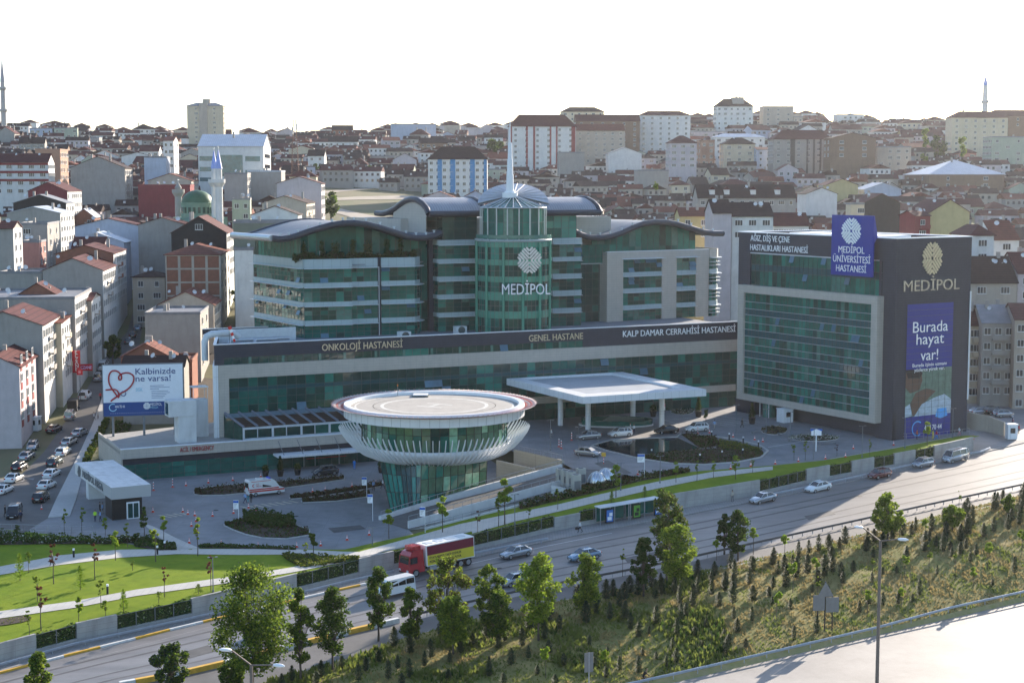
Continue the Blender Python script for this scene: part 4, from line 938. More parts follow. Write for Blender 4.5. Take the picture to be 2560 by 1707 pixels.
m = MB(); m.box(xdd, xdd+1.9, .12, .26, ZL, ZL+2.5); m.build('door_frame', CAP, gat)
for k in (0, 1): MB().box(xdd+.18+k*.85, xdd+.18+k*.85+.7, .06, .11, ZL+.15, ZL+2.3).build('door_leaf', G2, gat)
gx, gy = gl[0]
m = MB(); lx, ly = lerp(gl[1][0], gl[0][0], .8), lerp(gl[1][1], gl[0][1], .8)
m.box(lx+.6, lx+3.4, ly-1.6, ly, ZL, Gz-gth-.003); m.build('pillar', CONW, gat)
m = MB(); qx, qy = lerp(gl[1][0], gl[0][0], .42), lerp(gl[1][1], gl[0][1], .42); m.box(qx+1.5, qx+4, qy-.5, qy, ZL, ZL+1.3); m.box(qx+1.5, qx+4, qy-.5, qy, ZL+1.3, Gz-gth-.003, 1); m.build('guard_window', [CONW, G2], gat)
dl = (Vector((*gl[1], 0))-Vector((*gl[0], 0))); o = text_mesh('MEDİPOL MEGA', 1.5, GREY, 'lettering', gat, width=dl.length*.55, depth=.05)
dn = dl.normalized(); o.location = (gl[0][0]+dl.x*.24+dn.y*.08, gl[0][1]+dl.y*.24-dn.x*.08, Gz-gth+.45); o.rotation_euler = (math.pi/2, 0, math.atan2(dl.y, dl.x))
e = emblem(gat, 1.6, 1.7, GREY, .05); e.location = (gl[0][0]+dl.x*.14+dn.y*.05, gl[0][1]+dl.y*.14-dn.x*.05, Gz-gth+.95); e.rotation_euler = (0, 0, math.atan2(dl.y, dl.x))
bp0 = pY(254, 912, 274); bp1 = pY(458, 906, 277)
FB = Frame((bp0.x, bp0.y), (bp1-bp0)[:2])
bil = FB.thing('billboard', 'large white billboard with red stethoscope heart above the street', 'billboard')
bw = (bp1-bp0).length; bz1, bz0 = bp0.z, pY(256.5, 1042, 274).z; bzm = pY(256, 1007, 274).z
BBL = mat('billboard dark blue', (.015, .06, .22), .5, var=.05); BRD = mat('billboard red', (.38, .02, .03), .5); BNV = mat('billboard navy lettering', (.02, .05, .2), .5); BCY = mat('billboard pale cyan', (.35, .62, .75), .5)
m = MB(); m.box(0, bw, 0, .5, bz0, bz1, 0); m.box(.15, bw-.15, -.04, 0, bzm, bz1-.15, 1); m.box(.15, bw-.15, -.045, 0, bz0+.1, bzm-.002, 2); m.build('panel', [GREY, mat('billboard white', (.74, .76, .80), .5, var=.04), BBL], bil)
BH = bz1-bz0
def bpt(u, v): return (u*bw, -.12, bz0+v*BH)
m = MB()
hp = [(.2, .36), (.16, .44), (.115, .55), (.085, .66), (.085, .78), (.11, .86), (.15, .885), (.2, .86), (.235, .79), (.235, .72), (.21, .71), (.205, .77), (.24, .82), (.3, .84), (.35, .82), (.385, .77), (.385, .68), (.35, .58), (.29, .50), (.22, .44), (.2, .38)]
def smooth(P, k=4):
 out = []
 for i in range(len(P)-1):
  p0, p1, p2, p3 = P[max(i-1, 0)], P[i], P[i+1], P[min(i+2, len(P)-1)]
  for j in range(k):
   t = j/k; out.append(tuple(.5*((2*b)+(-a+c)*t+(2*a-5*b+4*c-d)*t*t+(-a+3*b-3*c+d)*t**3) for a, b, c, d in zip(p0, p1, p2, p3)))
 return out+[P[-1]]
m.tube([bpt(*q) for q in smooth(hp)], .14, 5)
m.tube([bpt(*q) for q in smooth([(.04, .52), (.1, .525), (.16, .52), (.19, .48), (.2, .42), (.17, .38), (.13, .34), (.1, .30)])], .14, 5)
m.build('stethoscope_heart', BRD, bil)
m = MB(); m.tube([bpt(.255+.03*math.cos(t), .44+.045*math.sin(t)) for t in [R(k*24) for k in range(16)]], .07, 4); m.build('stethoscope_disc', BNV, bil)
for txt, u, v, w_, s, mt in (('Kalbinizde', .41, .80, .49, 1.55, BNV), ('ne varsa!', .41, .665, .43, 1.55, BNV), ('SGK', .41, .475, .085, .9, BCY), ('444 70 44', .15, .165, .12, .7, WLET), ('MEDİPOL', .58, .19, .145, .7, WLET), ('MEGA', .58, .135, .1, .55, BCY)):
 o = text_mesh(txt, s, mt, 'lettering', bil, width=w_*bw, depth=.015); o.location = (u*bw, -.08, bz0+v*BH)
m = MB()
for k in range(8):
 v = .57-.032*k-(.01 if k > 2 else 0); m.box((.585 if k < 3 else .6)*bw, (.585+(.17, .24, .11, .22, .24, .2, .18, .16)[k])*bw, -.07, -.05, bz0+v*BH, bz0+(v+.011)*BH)
for k in range(30): m.box((.09+k*.027)*bw, (.09+k*.027+.015)*bw, -.07, -.055, bz0+.055*BH, bz0+.067*BH)
m.build('lettering', mat('small print grey', (.25, .3, .42), .5), bil)
e = emblem(bil, 1.2, 1.2, WLET, .03); e.location = bpt(.54, .19)
m = MB(); c = bpt(.125, .175)
for i in range(14):
 t0, t1 = R(60+i*20), R(60+(i+1)*20); m.add([(c[0]+r*math.cos(t), -.08, c[2]+r*math.sin(t)) for t in (t0, t1) for r in (.55, .7)], [(0, 1, 3, 2)])
m.lathe([(.45, 0), (.6, 0)], 20); k0 = len(m.v)-40
cc = bpt(.84, .19); m.v[k0:] = [(cc[0]+x, -.08, cc[2]+y) for x, y, z in m.v[k0:]]
m.build('round_marks', BCY, bil)
for u in (.12, .5, .88): MB().box(u*bw-.2, u*bw+.2, .1, .4, 2, bz0).build('post', GREY, bil)
def wall3(name, lab, P, h, th, mt, top=None, down=1.5, rail=None, cat='wall', group=None):
 """wall following points P (tops), thickness th"""
 t = thing(name, lab, cat, P[0], 0, group); o = Vector(P[0]); Q = [Vector(p)-o for p in P]; m = MB()
 for a, b in zip(Q, Q[1:]):
  d = (b-a); n = Vector((-d.y, d.x, 0)).normalized()*th
  m.add([a, b, b+n, a+n, a-Vector((0, 0, h)), b-Vector((0, 0, h)), b+n-Vector((0, 0, h)), a+n-Vector((0, 0, h))], [(0, 1, 2, 3), (0, 4, 5, 1), (2, 6, 7, 3), (1, 5, 6, 2), (3, 7, 4, 0)])
 m.build('wall', mt, t)
 if rail:
  m = MB(); p = MB()
  for a, b in zip(Q, Q[1:]):
   n = max(1, round((b-a).length/1.5))
   for i in range(n+1): q = a.lerp(b, i/n); p.cyl(q+Vector((0, .1, 0)), q+Vector((0, .1, rail)), .035, n=5)
   m.cyl(a+Vector((0, .1, rail)), b+Vector((0, .1, rail)), .045, n=5)
  p.build('railing_posts', STEEL, t); m.build('handrail', STEEL, t)
 return t
wall3('retaining_wall', 'white concrete wall with handrail between the glass helipad base and the ramp', [pz(952.5, 1290, 3.1), pz(1053, 1259, 3.6), pz(1214, 1212, 5.2), pz(1406, 1160.6, 7.0)], 4.5, .5, CONW, rail=.7, group=None)
wall3('retaining_wall', 'long white wall with handrail along the lower side of the ramp', [pz(1022, 1303, 3.6), pz(1391, 1203, 6.9), pz(1440, 1190, 7.2)], 4.5, .35, CONW, rail=.75)
wall3('retaining_wall', 'low white wall with handrail between the lawn and the lower ramp trench', [pz(1064, 1320, 3.1), pz(1290, 1263, 5.1), pz(1429, 1224, 6.4)], 1.5, .35, CONW, rail=.7)
wall3('retaining_wall', 'short white end wall closing the trench beside the condenser units', [pz(1378, 1213, 6.6), pz(1429, 1224, 6.45)], 2, .35, CONW, rail=.7)
wall3('pit_wall', 'beige stone pit wall with railing on the upper plaza edge behind the helipad', [PIT_A+Vector((-.2, .3, .5)), PIT_B+Vector((0, 0, .5))], 5, .4, BEI, rail=.8, cat='wall')
wall3('pit_wall', 'beige stone lower pit wall with dark opening under the upper plaza', [pz(1240, 1150, 5.6), pz(1335, 1172, 5.4)], 4, .4, BEI)
segs = [('c', -420, -20), ('c', -20, 84), ('h', 84, 187), ('c', 187, 289), ('h', 289, 478), ('c', 478, 741), ('h', 741, 898), ('c', 898, 985), ('h', 985, 1386), ('c', 1386, 1450), ('h', 1450, 1718-33), ('c', 1685, 1897), ('h', 1897, 2013), ('c', 2013, 2070), ('h', 2070, 2125), ('c', 2125, 2180), ('h', 2180, 2230), ('c', 2230, 2282), ('h', 2282, 2329), ('c', 2329, 2425)]
def foot_at(px):                              # wall foot under a picture column
 A = FOOT; a = ray(px, 1400)[0]
 for p, q in zip(A, A[1:]):
  f = lambda P: P.x-a*P.y
  if f(p) <= 0 <= f(q) or f(p) >= 0 >= f(q):
   t = f(p)/(f(p)-f(q)); return p.lerp(q, t)
 return A[0] if px < 0 else A[-1]
def leaf_cloud(mb, pts, size, rnd, flat=.5, m=0):
 for p in pts:
  a = Vector((rnd.uniform(-1, 1), rnd.uniform(-1, 1), rnd.uniform(-flat, flat))).normalized()*size*rnd.uniform(.6, 1.3); b = a.cross(Vector((rnd.uniform(-1, 1), rnd.uniform(-1, 1), rnd.uniform(.2, 1)))).normalized()*a.length*rnd.uniform(.6, 1)
  p = Vector(p); o = len(mb.v); mb.v += [tuple(p-a), tuple(p+b*.6), tuple(p+a), tuple(p-b*.6)]; mb.f.append([o, o+1, o+2, o+3]); mb.m.append(m if isinstance(m, int) else m[rnd.randrange(len(m))]); mb.sm.append(False)
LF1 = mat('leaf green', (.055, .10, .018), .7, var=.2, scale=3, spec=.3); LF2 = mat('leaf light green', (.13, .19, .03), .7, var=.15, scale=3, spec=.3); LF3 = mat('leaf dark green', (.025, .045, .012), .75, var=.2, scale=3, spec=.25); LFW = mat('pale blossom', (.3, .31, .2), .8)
names = ['far left', 'leftmost', '', '', '', '', '', '', '', '']
place = ['outside the left picture edge', 'at the lower left corner', 'left of the first hedge', '', 'below the winding lawn path', 'beside the big leafy tree', 'before the truck', 'behind the red truck cab', 'behind the truck box', 'left of the bus shelter', 'behind the bus shelter', 'longest one, right of the bus shelter', 'right of the longest wall', 'behind the white sedan', 'behind the dark red car', 'between white sedan and hatchback', 'behind the silver hatchback', 'left of the silver van', 'beside the silver van', 'farthest right by the van']
place[2] = 'lowest one on the left, near the picture corner'; place[3] = 'between the two lowest left hedges';
WALLN = []
for i, (k, pa, pb) in enumerate(segs):
 A, B = foot_at(pa), foot_at(pb); dd = (B-A); L = dd.length; d = dd/L; rz = math.atan2(d.y, d.x); sl_ = d.z/math.hypot(d.x, d.y); Lh = math.hypot(dd.x, dd.y)
 if L < .5: continue
 hA, hB = WH(A.x), WH(B.x)
 if k == 'c':
  t = thing('concrete_wall', 'grey board-marked concrete wall panel, '+place[i], 'wall', A, rz, 'concrete wall panels along the road')
  m = MB(); m.add([(0, 0, -.4), (Lh, 0, sl_*Lh-.4), (Lh, .35, sl_*Lh-.4), (0, .35, -.4), (0, 0, hA), (Lh, 0, sl_*Lh+hB), (Lh, .35, sl_*Lh+hB), (0, .35, hA)], [(0, 3, 2, 1), (4, 5, 6, 7), (0, 1, 5, 4), (1, 2, 6, 5), (2, 3, 7, 6), (3, 0, 4, 7)]); m.build('wall', M_conc, t)
 else:
  t = thing('hedge_fence', 'mesh fence with creeper hedge, '+place[i], 'hedge fence', A, rz, 'hedge fence panels along the road')
  n = max(1, round(Lh/14)); m = MB(); P3 = []
  for j in range(n+1):
   px_ = lerp(pa, pb, j/n); P3.append(foot_at(px_)-A)
  c_, s_ = math.cos(-rz), math.sin(-rz); P3 = [Vector((p.x*c_-p.y*s_, p.x*s_+p.y*c_, p.z)) for p in P3]
  for a, b in zip(P3, P3[1:]): m.add([a-Vector((0, 0, .4)), b-Vector((0, 0, .4)), b+Vector((0, .3, -.4)), a+Vector((0, .3, -.4)), a+Vector((0, 0, .7)), b+Vector((0, 0, .7)), b+Vector((0, .3, .7)), a+Vector((0, .3, .7))], [(0, 1, 5, 4), (4, 5, 6, 7), (2, 3, 7, 6), (0, 4, 7, 3), (1, 2, 6, 5)])
  m.build('base_wall', M_conc, t)
  rnd = random.Random(i); lf = MB(); pts = []
  for a, b in zip(P3, P3[1:]):
   for q in range(int((b-a).length*75)):
    u = rnd.random(); p = a.lerp(b, u); pts.append((p.x, p.y+.28+rnd.uniform(-.16, .16), p.z+.65+rnd.random()**.8*(1.75+.15*math.sin(p.x*1.7))))
  leaf_cloud(lf, pts, .17, rnd, .9, [0, 0, 0, 1, 1, 2, 2, 2, 0, 1, 2, 3] if i < 9 else [0, 2, 2, 1, 2]); lf.build('hedge_leaves', [LF1, LF2, LF3, LFW], t)
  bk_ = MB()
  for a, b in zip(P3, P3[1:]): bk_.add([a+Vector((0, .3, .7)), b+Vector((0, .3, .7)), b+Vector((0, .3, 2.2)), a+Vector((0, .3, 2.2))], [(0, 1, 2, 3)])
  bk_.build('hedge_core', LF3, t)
  pm = MB()
  for a, b in zip(P3, P3[1:]):
   q = max(1, round((b-a).length/2.4))
   for j in range(q+1): p = a.lerp(b, j/q); pm.box(p.x-.04, p.x+.04, p.y+.02, p.y+.1, p.z+.7, p.z+2.3)
   pm.cyl(a+Vector((0, .06, 2.3)), b+Vector((0, .06, 2.3)), .03, n=4)
  pm.build('posts', GREY, t)
# ================================================================ CITY ON THE HILLSIDE
def wm(n, c, **k): return mat(n, c, .85, var=.09, scale=.5, stain=.28, bump=.1, bscale=3, **k)
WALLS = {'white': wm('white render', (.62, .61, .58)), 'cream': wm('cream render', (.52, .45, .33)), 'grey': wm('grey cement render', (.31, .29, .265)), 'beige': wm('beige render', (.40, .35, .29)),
'pink': wm('pink render', (.42, .20, .17)), 'yellow': wm('ochre yellow render', (.45, .37, .19)), 'blue': wm('pale blue render', (.40, .44, .52)), 'brick': mat('bare red brick', (.24, .085, .05), .9, var=.2, scale=1, brick=(.5, .2, .015, (.22, .15, .12), .5), stain=.2),
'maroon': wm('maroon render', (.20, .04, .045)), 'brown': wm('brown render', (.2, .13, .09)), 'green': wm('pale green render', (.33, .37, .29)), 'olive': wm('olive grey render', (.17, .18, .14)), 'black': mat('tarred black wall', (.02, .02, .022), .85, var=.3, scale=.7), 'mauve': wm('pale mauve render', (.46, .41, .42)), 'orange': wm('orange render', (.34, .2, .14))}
def rm(n, c): return mat(n, c, .75, var=.25, scale=.8, brick=(30, .45, .05, tuple(q*.6 for q in c), 0), spec=.1)
ROOFS = {'maroon': rm('maroon tile roof', (.095, .032, .03)), 'dark': rm('dark brown tile roof', (.045, .026, .025)), 'red': rm('faded red tile roof', (.17, .06, .042)), 'grey': mat('grey sheet roof', (.2, .2, .21), .6, var=.2, scale=.5), 'metal': mat('pale metal sheet roof', (.42, .45, .5), .5, var=.15, scale=.4, brick=(.8, 60, .05, (.3, .32, .36), 0, 'flat')), 'blue': mat('blue sheet roof', (.12, .2, .38), .5, var=.15, scale=.5)}
RN = {'maroon': 'maroon tile', 'dark': 'dark tile', 'red': 'faded red tile', 'grey': 'grey sheet', 'metal': 'pale metal', 'blue': 'blue sheet'}
WFR = mat('white window frame', (.62, .62, .6), .5, var=.05); WGL = mat('dark window glass', (.03, .035, .045), .08, var=.3, scale=2, spec=.9); CHM = mat('chimney render', (.33, .3, .27), .9); DSH = mat('satellite dish white', (.6, .6, .6), .5)
def win_mesh(w, h, n, col=WFR):
 m = MB(); m.box(0, w, -.06, .05, 0, h, 1); f = .09
 for x in [0]+[w*i/n for i in range(1, n)]+[w]: m.box(x-f/2, x+f/2, -.11, -.062, 0, h)
 m.box(-f/2, w+f/2, -.115, -.063, -f/2, f/2); m.box(-f/2, w+f/2, -.115, -.063, h-f/2, h+f/2); m.box(-.12, w+.12, -.2, -.05, -.16, -.06)
 me = bpy.data.meshes.new('window'); me.from_pydata(m.v, [], m.f); me.materials.append(col); me.materials.append(WGL); me.polygons.foreach_set('material_index', m.m); me.update(); return me
WIN = [win_mesh(1.3, 1.35, 2), win_mesh(1.9, 1.4, 3), win_mesh(1.0, 1.3, 1), win_mesh(1.3, 1.9, 2)]
def _dish():
 m = MB(); m.lathe([(0, 0), (.3, .06), (.5, .2)], 10); m.cyl((0, 0, 0), (0, .1, -.9), .04, n=4); me = bpy.data.meshes.new('satellite_dish'); me.from_pydata(m.v, [], m.f); me.materials.append(DSH); me.update(); return me
DISH = _dish()
HL = []
class H: pass
def dist_px(p): return 1280+p[0]/p[1]*3905
def house(pxL, pxR, Y, eave, roof='gx', wall='grey', rf='maroon', yaw=0, d=11, rise=2.6, fw=1, sw=1, back=None, kind='house', label=None, base=None, flh=3.0, nwin=None, dish=None, bal=0, maxfl=4, note='', wstyle=None, side=None, grp='hillside houses'):
 rnd = random.Random(int(pxL*13+Y*7))
 dr = (math.cos(R(yaw)), math.sin(R(yaw))); left = (pxL+pxR)/2 < 1280
 A = pY(pxR if left else pxL, eave, Y); F = Frame((A.x, A.y), dr); t = F.px(pxL if left else pxR, eave)[0]
 w = abs(t); o = F.W(t if left else 0, 0, 0); F = Frame((o.x, o.y), dr)
 ze = A.z
 if back is not None:
  F2 = Frame((A.x, A.y), (-dr[1], dr[0])); d = clamp(F2.px(back, eave)[0], 5, 30)
 zb = min(tz(*F.W(0, 0, 0).xy), tz(*F.W(w, 0, 0).xy), tz(*F.W(w, d, 0).xy), tz(*F.W(0, d, 0).xy))-.5 if base is None else base
 if ze-zb < 3: ze = zb+3
 t = thing(kind, 'x', kind.replace('_', ' '), (o.x, o.y, zb), F.rz, grp); h = ze-zb
 m = MB(); m.box(0, w, 0, d, 0, h)
 wm_ = WALLS[wall]; rfm = ROOFS[rf]; ov = .45; top = None
 if roof in ('gx', 'gy'):
  if roof == 'gy': m.xz([(0, h), (w, h), (w/2, h+rise)], .01, d-.01)
  else: m.yz([(0, h), (d, h), (d/2, h+rise)], .01, w-.01)
 m.build('wall', wm_, t)
 so = .02
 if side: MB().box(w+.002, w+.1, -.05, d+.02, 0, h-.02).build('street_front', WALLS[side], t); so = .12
 r = MB(); th = .14
 if roof == 'gy':
  k = rise/(w/2)
  r.xz([(-ov, h-ov*k+.02), (w/2, h+rise+.02), (w+ov, h-ov*k+.02), (w+ov, h-ov*k+th), (w/2, h+rise+th+.06), (-ov, h-ov*k+th)][::1], -.25, d+.25)
 elif roof == 'gx':
  k = rise/(d/2)
  r.yz([(-ov, h-ov*k+.02), (d/2, h+rise+.02), (d+ov, h-ov*k+.02), (d+ov, h-ov*k+th), (d/2, h+rise+th+.06), (-ov, h-ov*k+th)], -.25, w+.25)
 elif roof == 'h':
  q = min(w, d)/2; a = [(-ov, -ov, h), (w+ov, -ov, h), (w+ov, d+ov, h), (-ov, d+ov, h)]
  if w >= d: rd = [(q, d/2, h+rise), (w-q, d/2, h+rise)]; fs = [(0, 1, 5, 4), (1, 2, 5), (2, 3, 4, 5), (3, 0, 4), (3, 2, 1, 0)]
  else: rd = [(w/2, q, h+rise), (w/2, d-q, h+rise)]; fs = [(0, 1, 4), (1, 2, 5, 4), (2, 3, 5), (3, 0, 4, 5), (3, 2, 1, 0)]
  r.add(a+rd, fs); r.box(-ov, w+ov, -ov, d+ov, h-.15, h-.002)
 elif roof == 's':
  r.add([(-ov, -ov, h), (w+ov, -ov, h), (w+ov, d+ov, h+rise), (-ov, d+ov, h+rise), (-ov, -ov, h+.15), (w+ov, -ov, h+.15), (w+ov, d+ov, h+rise+.15), (-ov, d+ov, h+rise+.15)], [(4, 5, 6, 7), (0, 1, 5, 4), (1, 2, 6, 5), (3, 0, 4, 7)])
 else:
  r.box(-.1, w+.1, -.1, .15, h, h+.6); r.box(-.1, w+.1, d-.15, d+.1, h, h+.6); r.box(-.1, .15, .15, d-.15, h, h+.598); r.box(w-.15, w+.1, .15, d-.15, h, h+.598); r.box(.15, w-.15, .15, d-.15, h+.01, h+.1)
 ro = r.build('roof', rfm if roof != 'f' else (wm_ if rf in ('maroon', 'dark', 'red') else rfm), t)
 near = Y < 760
 if near or rnd.random() < .4:
  for _ in range(rnd.choice((1, 1, 2))):
   cx, cy_ = rnd.uniform(.2, .8)*w, rnd.uniform(.3, .75)*d; zz_ = h+rise*.6 if roof != 'f' else h
   MB().box(cx-.35, cx+.35, cy_-.35, cy_+.35, zz_-1.2, zz_+rise*.4+1.1 if roof != 'f' else zz_+1.6).build('chimney', CHM, ro)
 nd = (rnd.choice((0, 1, 1, 2, 3)) if Y < 620 else rnd.choice((0, 0, 1))) if dish is None else dish
 for _ in range(nd):
  q = ob('satellite_dish', DISH, ro, (rnd.uniform(.1, .9)*w, rnd.uniform(.05, .5)*d, h+(rise*.7 if roof != 'f' else .6)+.7)); q.rotation_euler = (R(60), 0, R(rnd.uniform(-40, 40))); s = rnd.uniform(.8, 1.3); q.scale = (s, s, s)
 nf = max(1, int((h-.6)/flh)); fl0 = max(0, nf-maxfl); cnt = 0
 def wins(L, put):
  nonlocal cnt
  k = max(1, int(L/3.1)) if nwin is None else nwin
  if Y > 700: k = min(k, 6)
  for f in range(fl0, nf):
   z = h-.5-flh*(nf-f)+1.05
   if z < .5: continue
   for i in range(k):
    if rnd.random() < (.1 if wstyle is None else 0): continue
    if cnt > 70: return
    me = WIN[(rnd.randrange(3) if wstyle is None else wstyle)]; put(me, (i+.5)*L/k-(me.vertices[1].co.x)/2, z); cnt += 1
 if fw: wins(w, lambda me, x, z: ob('window', me, t, (x, -.02, z)))
 side_right = left
 if sw:
  if side_right: wins(d, lambda me, x, z: ob('window', me, t, (w+so, x, z), math.pi/2))
  else: wins(d, lambda me, x, z: ob('window', me, t, (-.02, d-x, z), -math.pi/2))
 for i in range(bal):
  f = nf-1-i%max(1, nf); z = h-.5-flh*(nf-f)
  if z < 1: continue
  b = MB(); x0 = w*.12 if fw else w; L = min(3.2, w*.6)
  if fw: b.box(w*.3, w*.3+L, -1.2, 0, z, z+.12); b.box(w*.3, w*.3+L, -1.22, -1.12, z+.12, z+1.0)
  else: b.box(w, w+1.1, d*.3, d*.3+L, z, z+.12); b.box(w+1.0, w+1.12, d*.3, d*.3+L, z+.12, z+1.0)
  b.build('balcony', wm_, t)
 t['_px'] = (pxL+pxR)/2;
 HL.append((t, dict(px=(pxL+pxR)/2, a=pxL, b=pxR, Y=Y, wall=wall, rf=rf, roof=roof, fl=max(1, round((h)/3)), label=label, kind=kind, note=note, w=w, d=d, F=F, eave=eave)))
 return t, w, d, h, F
Hs = house
Hs(-70, 48, 283, 917, 'gy', 'mauve', 'maroon', 8, back=92, fw=0, sw=0, rise=2.0, label='pale mauve gable-end house with maroon roof and red panelled windows, nearest at the left street')
RW = win_mesh(1.2, 1.4, 2, WFR); RPN = mat('maroon facade panel', (.22, .035, .035), .6)
t, inf = HL[-1]; w_, d_ = inf['w'], inf['d']
for k in range(3):
 for f in range(4):
  y = 1.0+k*d_/3.2; zt_f = 17.5-f*3.4-(0); o_ = ob('window', WIN[1], t, (w_+.03, y, zt_f-1.5), math.pi/2)
  MB().box(w_, w_+.08, y, y+1.9, zt_f-3.05, zt_f-1.75).build('facade_panel', RPN, t)
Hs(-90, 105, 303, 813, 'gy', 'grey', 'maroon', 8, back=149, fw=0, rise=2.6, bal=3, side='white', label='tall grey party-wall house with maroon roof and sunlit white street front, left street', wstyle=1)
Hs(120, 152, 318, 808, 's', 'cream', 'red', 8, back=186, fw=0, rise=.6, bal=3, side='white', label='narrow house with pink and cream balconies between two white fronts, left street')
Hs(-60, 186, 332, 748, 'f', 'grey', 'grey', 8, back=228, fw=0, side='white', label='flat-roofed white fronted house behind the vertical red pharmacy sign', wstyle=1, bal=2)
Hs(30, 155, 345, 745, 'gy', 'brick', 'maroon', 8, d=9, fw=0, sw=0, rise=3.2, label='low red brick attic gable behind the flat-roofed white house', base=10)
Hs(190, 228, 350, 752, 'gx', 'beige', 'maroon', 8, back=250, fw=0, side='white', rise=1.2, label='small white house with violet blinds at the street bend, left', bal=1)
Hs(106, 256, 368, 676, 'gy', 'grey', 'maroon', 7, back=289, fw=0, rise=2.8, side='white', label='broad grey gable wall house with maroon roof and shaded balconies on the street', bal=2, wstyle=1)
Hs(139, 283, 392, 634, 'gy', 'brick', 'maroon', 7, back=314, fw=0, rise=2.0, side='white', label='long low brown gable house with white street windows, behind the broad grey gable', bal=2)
Hs(0, 104, 372, 684, 'f', 'grey', 'grey', 5, fw=0, sw=0, label='stained grey parapet wall building at the left picture edge', d=14)
Hs(-60, 32, 380, 571, 'gx', 'grey', 'maroon', 4, back=54, fw=0, rise=1.5, side='white', label='tall grey house with white sunlit side at the left picture edge', wstyle=0)
Hs(55, 98, 402, 607, 'f', 'pink', 'grey', 6, d=9, sw=1, fw=0, label='small salmon pink house between two grey houses, upper left')
Hs(50, 118, 420, 562, 'f', 'grey', 'grey', 6, d=10, back=148, label='square grey house with cream stair bay behind the salmon pink house', fw=1, nwin=2)
Hs(180, 258, 410, 618, 'gx', 'white', 'maroon', 3, d=8, rise=2.4, label='small white house with brown tile roof in the middle of the left district', maxfl=1, nwin=5)
Hs(172, 310, 428, 606, 'gy', 'blue', 'metal', 5, d=12, fw=0, sw=0, rise=2.6, label='pale blue-white plastered gable with metal roof edges, left district')
Hs(187, 352, 452, 566, 'gy', 'blue', 'maroon', 4, d=11, fw=0, sw=1, rise=2.2, label='long whitish plaster gable house with maroon roof above the pale blue gable')
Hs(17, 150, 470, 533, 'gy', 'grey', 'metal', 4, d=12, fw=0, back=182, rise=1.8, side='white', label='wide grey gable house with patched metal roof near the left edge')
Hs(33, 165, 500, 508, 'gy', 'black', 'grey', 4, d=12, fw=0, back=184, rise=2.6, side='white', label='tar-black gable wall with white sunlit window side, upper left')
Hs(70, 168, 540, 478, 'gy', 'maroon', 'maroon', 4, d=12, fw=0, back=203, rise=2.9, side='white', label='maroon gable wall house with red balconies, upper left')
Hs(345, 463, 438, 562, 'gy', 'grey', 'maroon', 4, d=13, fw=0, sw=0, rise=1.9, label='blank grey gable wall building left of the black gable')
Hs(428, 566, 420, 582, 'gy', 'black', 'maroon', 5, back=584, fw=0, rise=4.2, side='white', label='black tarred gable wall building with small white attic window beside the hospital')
t, inf = HL[-1]; ob('window', WIN[1], t, (inf['w']*.5-.9, -.02, 582 and (pY(500, 572, 420).z-tz(*inf['F'].W(0, 0, 0).xy)+.3)))
Hs(413, 550, 398, 636, 'h', 'brick', 'red', 5, back=573, fw=0, rise=2.4, side='white', label='five-storey red brick infill building with concrete frame beside the hospital', nwin=3, maxfl=5)
t, inf = HL[-1]; m = MB(); hb = pY(500, 636, 398).z-t.location.z
for i in range(5): x = inf['w']*i/4.; m.box(max(0, x-.3), min(inf['w'], x+.3), -.12, .05, 0, hb)
for k in range(6): m.box(0, inf['w'], -.14, .04, hb-.4-k*3.4, hb-k*3.4)
m.build('concrete_frame', WALLS['beige'], t)
Hs(331, 412, 402, 692, 'h', 'beige', 'dark', 3, d=9, rise=1.4, sw=0, label='small beige two-storey house with sagging dark roof behind the parked minibus', nwin=2)
Hs(394, 534, 372, 762, 'gy', 'beige', 'red', 5, back=551, fw=0, rise=3.0, label='grey-beige gable house with sunlit red tile roof below the brick infill building')
Hs(362, 500, 345, 786, 'f', 'grey', 'grey', 5, back=521, fw=0, sw=1, label='cubic bare concrete house with flat roof behind the billboard', nwin=2)
Hs(302, 426, 312, 892, 'gy', 'brick', 'red', 6, d=9, fw=0, sw=0, rise=2.6, label='low red brick gable house directly behind the billboard', base=2)
Hs(305, 460, 303, 915, 'gx', 'grey', 'dark', 4, d=7, fw=0, sw=0, rise=1.6, label='low dark-roofed shed just above the billboard top', base=2)
Hs(430, 480, 318, 905, 'f', 'brick', 'dark', 6, d=12, fw=0, sw=0, label='narrow brick house with dark flat top right of the billboard', base=2)
Hs(583, 735, 398, 558, 'f', 'olive', 'grey', 8, d=14, fw=0, sw=0, label='olive grey block wall left of the oncology wing')
Hs(586, 632, 390, 626, 'f', 'white', 'grey', 8, d=6, fw=0, sw=0, label='white blank wall strip against the olive grey block')
Hs(630, 745, 415, 537, 'gy', 'white', 'dark', 2, d=10, fw=0, sw=0, rise=2.2, label='white gable wall house standing over the olive grey block')
Hs(655, 766, 500, 508, 'gy', 'beige', 'dark', 2, back=788, fw=0, rise=2.2, label='cream gable house with red balconies above the white gable', bal=3)
Hs(692, 803, 540, 459, 'gy', 'mauve', 'maroon', 2, back=812, fw=0, rise=2.3, label='tall pinkish beige gable building beside the empty field')
Hs(580, 625, 470, 500, 'f', 'green', 'grey', 5, back=622, label='greenish apartment with sunlit balconies right of the minarets', nwin=2)
Hs(618, 703, 620, 430, 'f', 'grey', 'metal', 2, d=14, fw=0, sw=0, label='big blank grey wall building below the white office block')
Hs(560, 618, 600, 436, 'f', 'grey', 'grey', 2, d=10, fw=0, label='grey box house left of the big blank wall')
Hs(345, 475, 560, 466, 'f', 'maroon', 'red', 3, d=10, fw=0, sw=0, label='dark red-brown wall above the mosque')
Hs(370, 478, 600, 452, 'gy', 'beige', 'red', 3, d=12, fw=0, back=496, rise=2.6, label='beige gable house with sunlit red roof edge above the mosque')
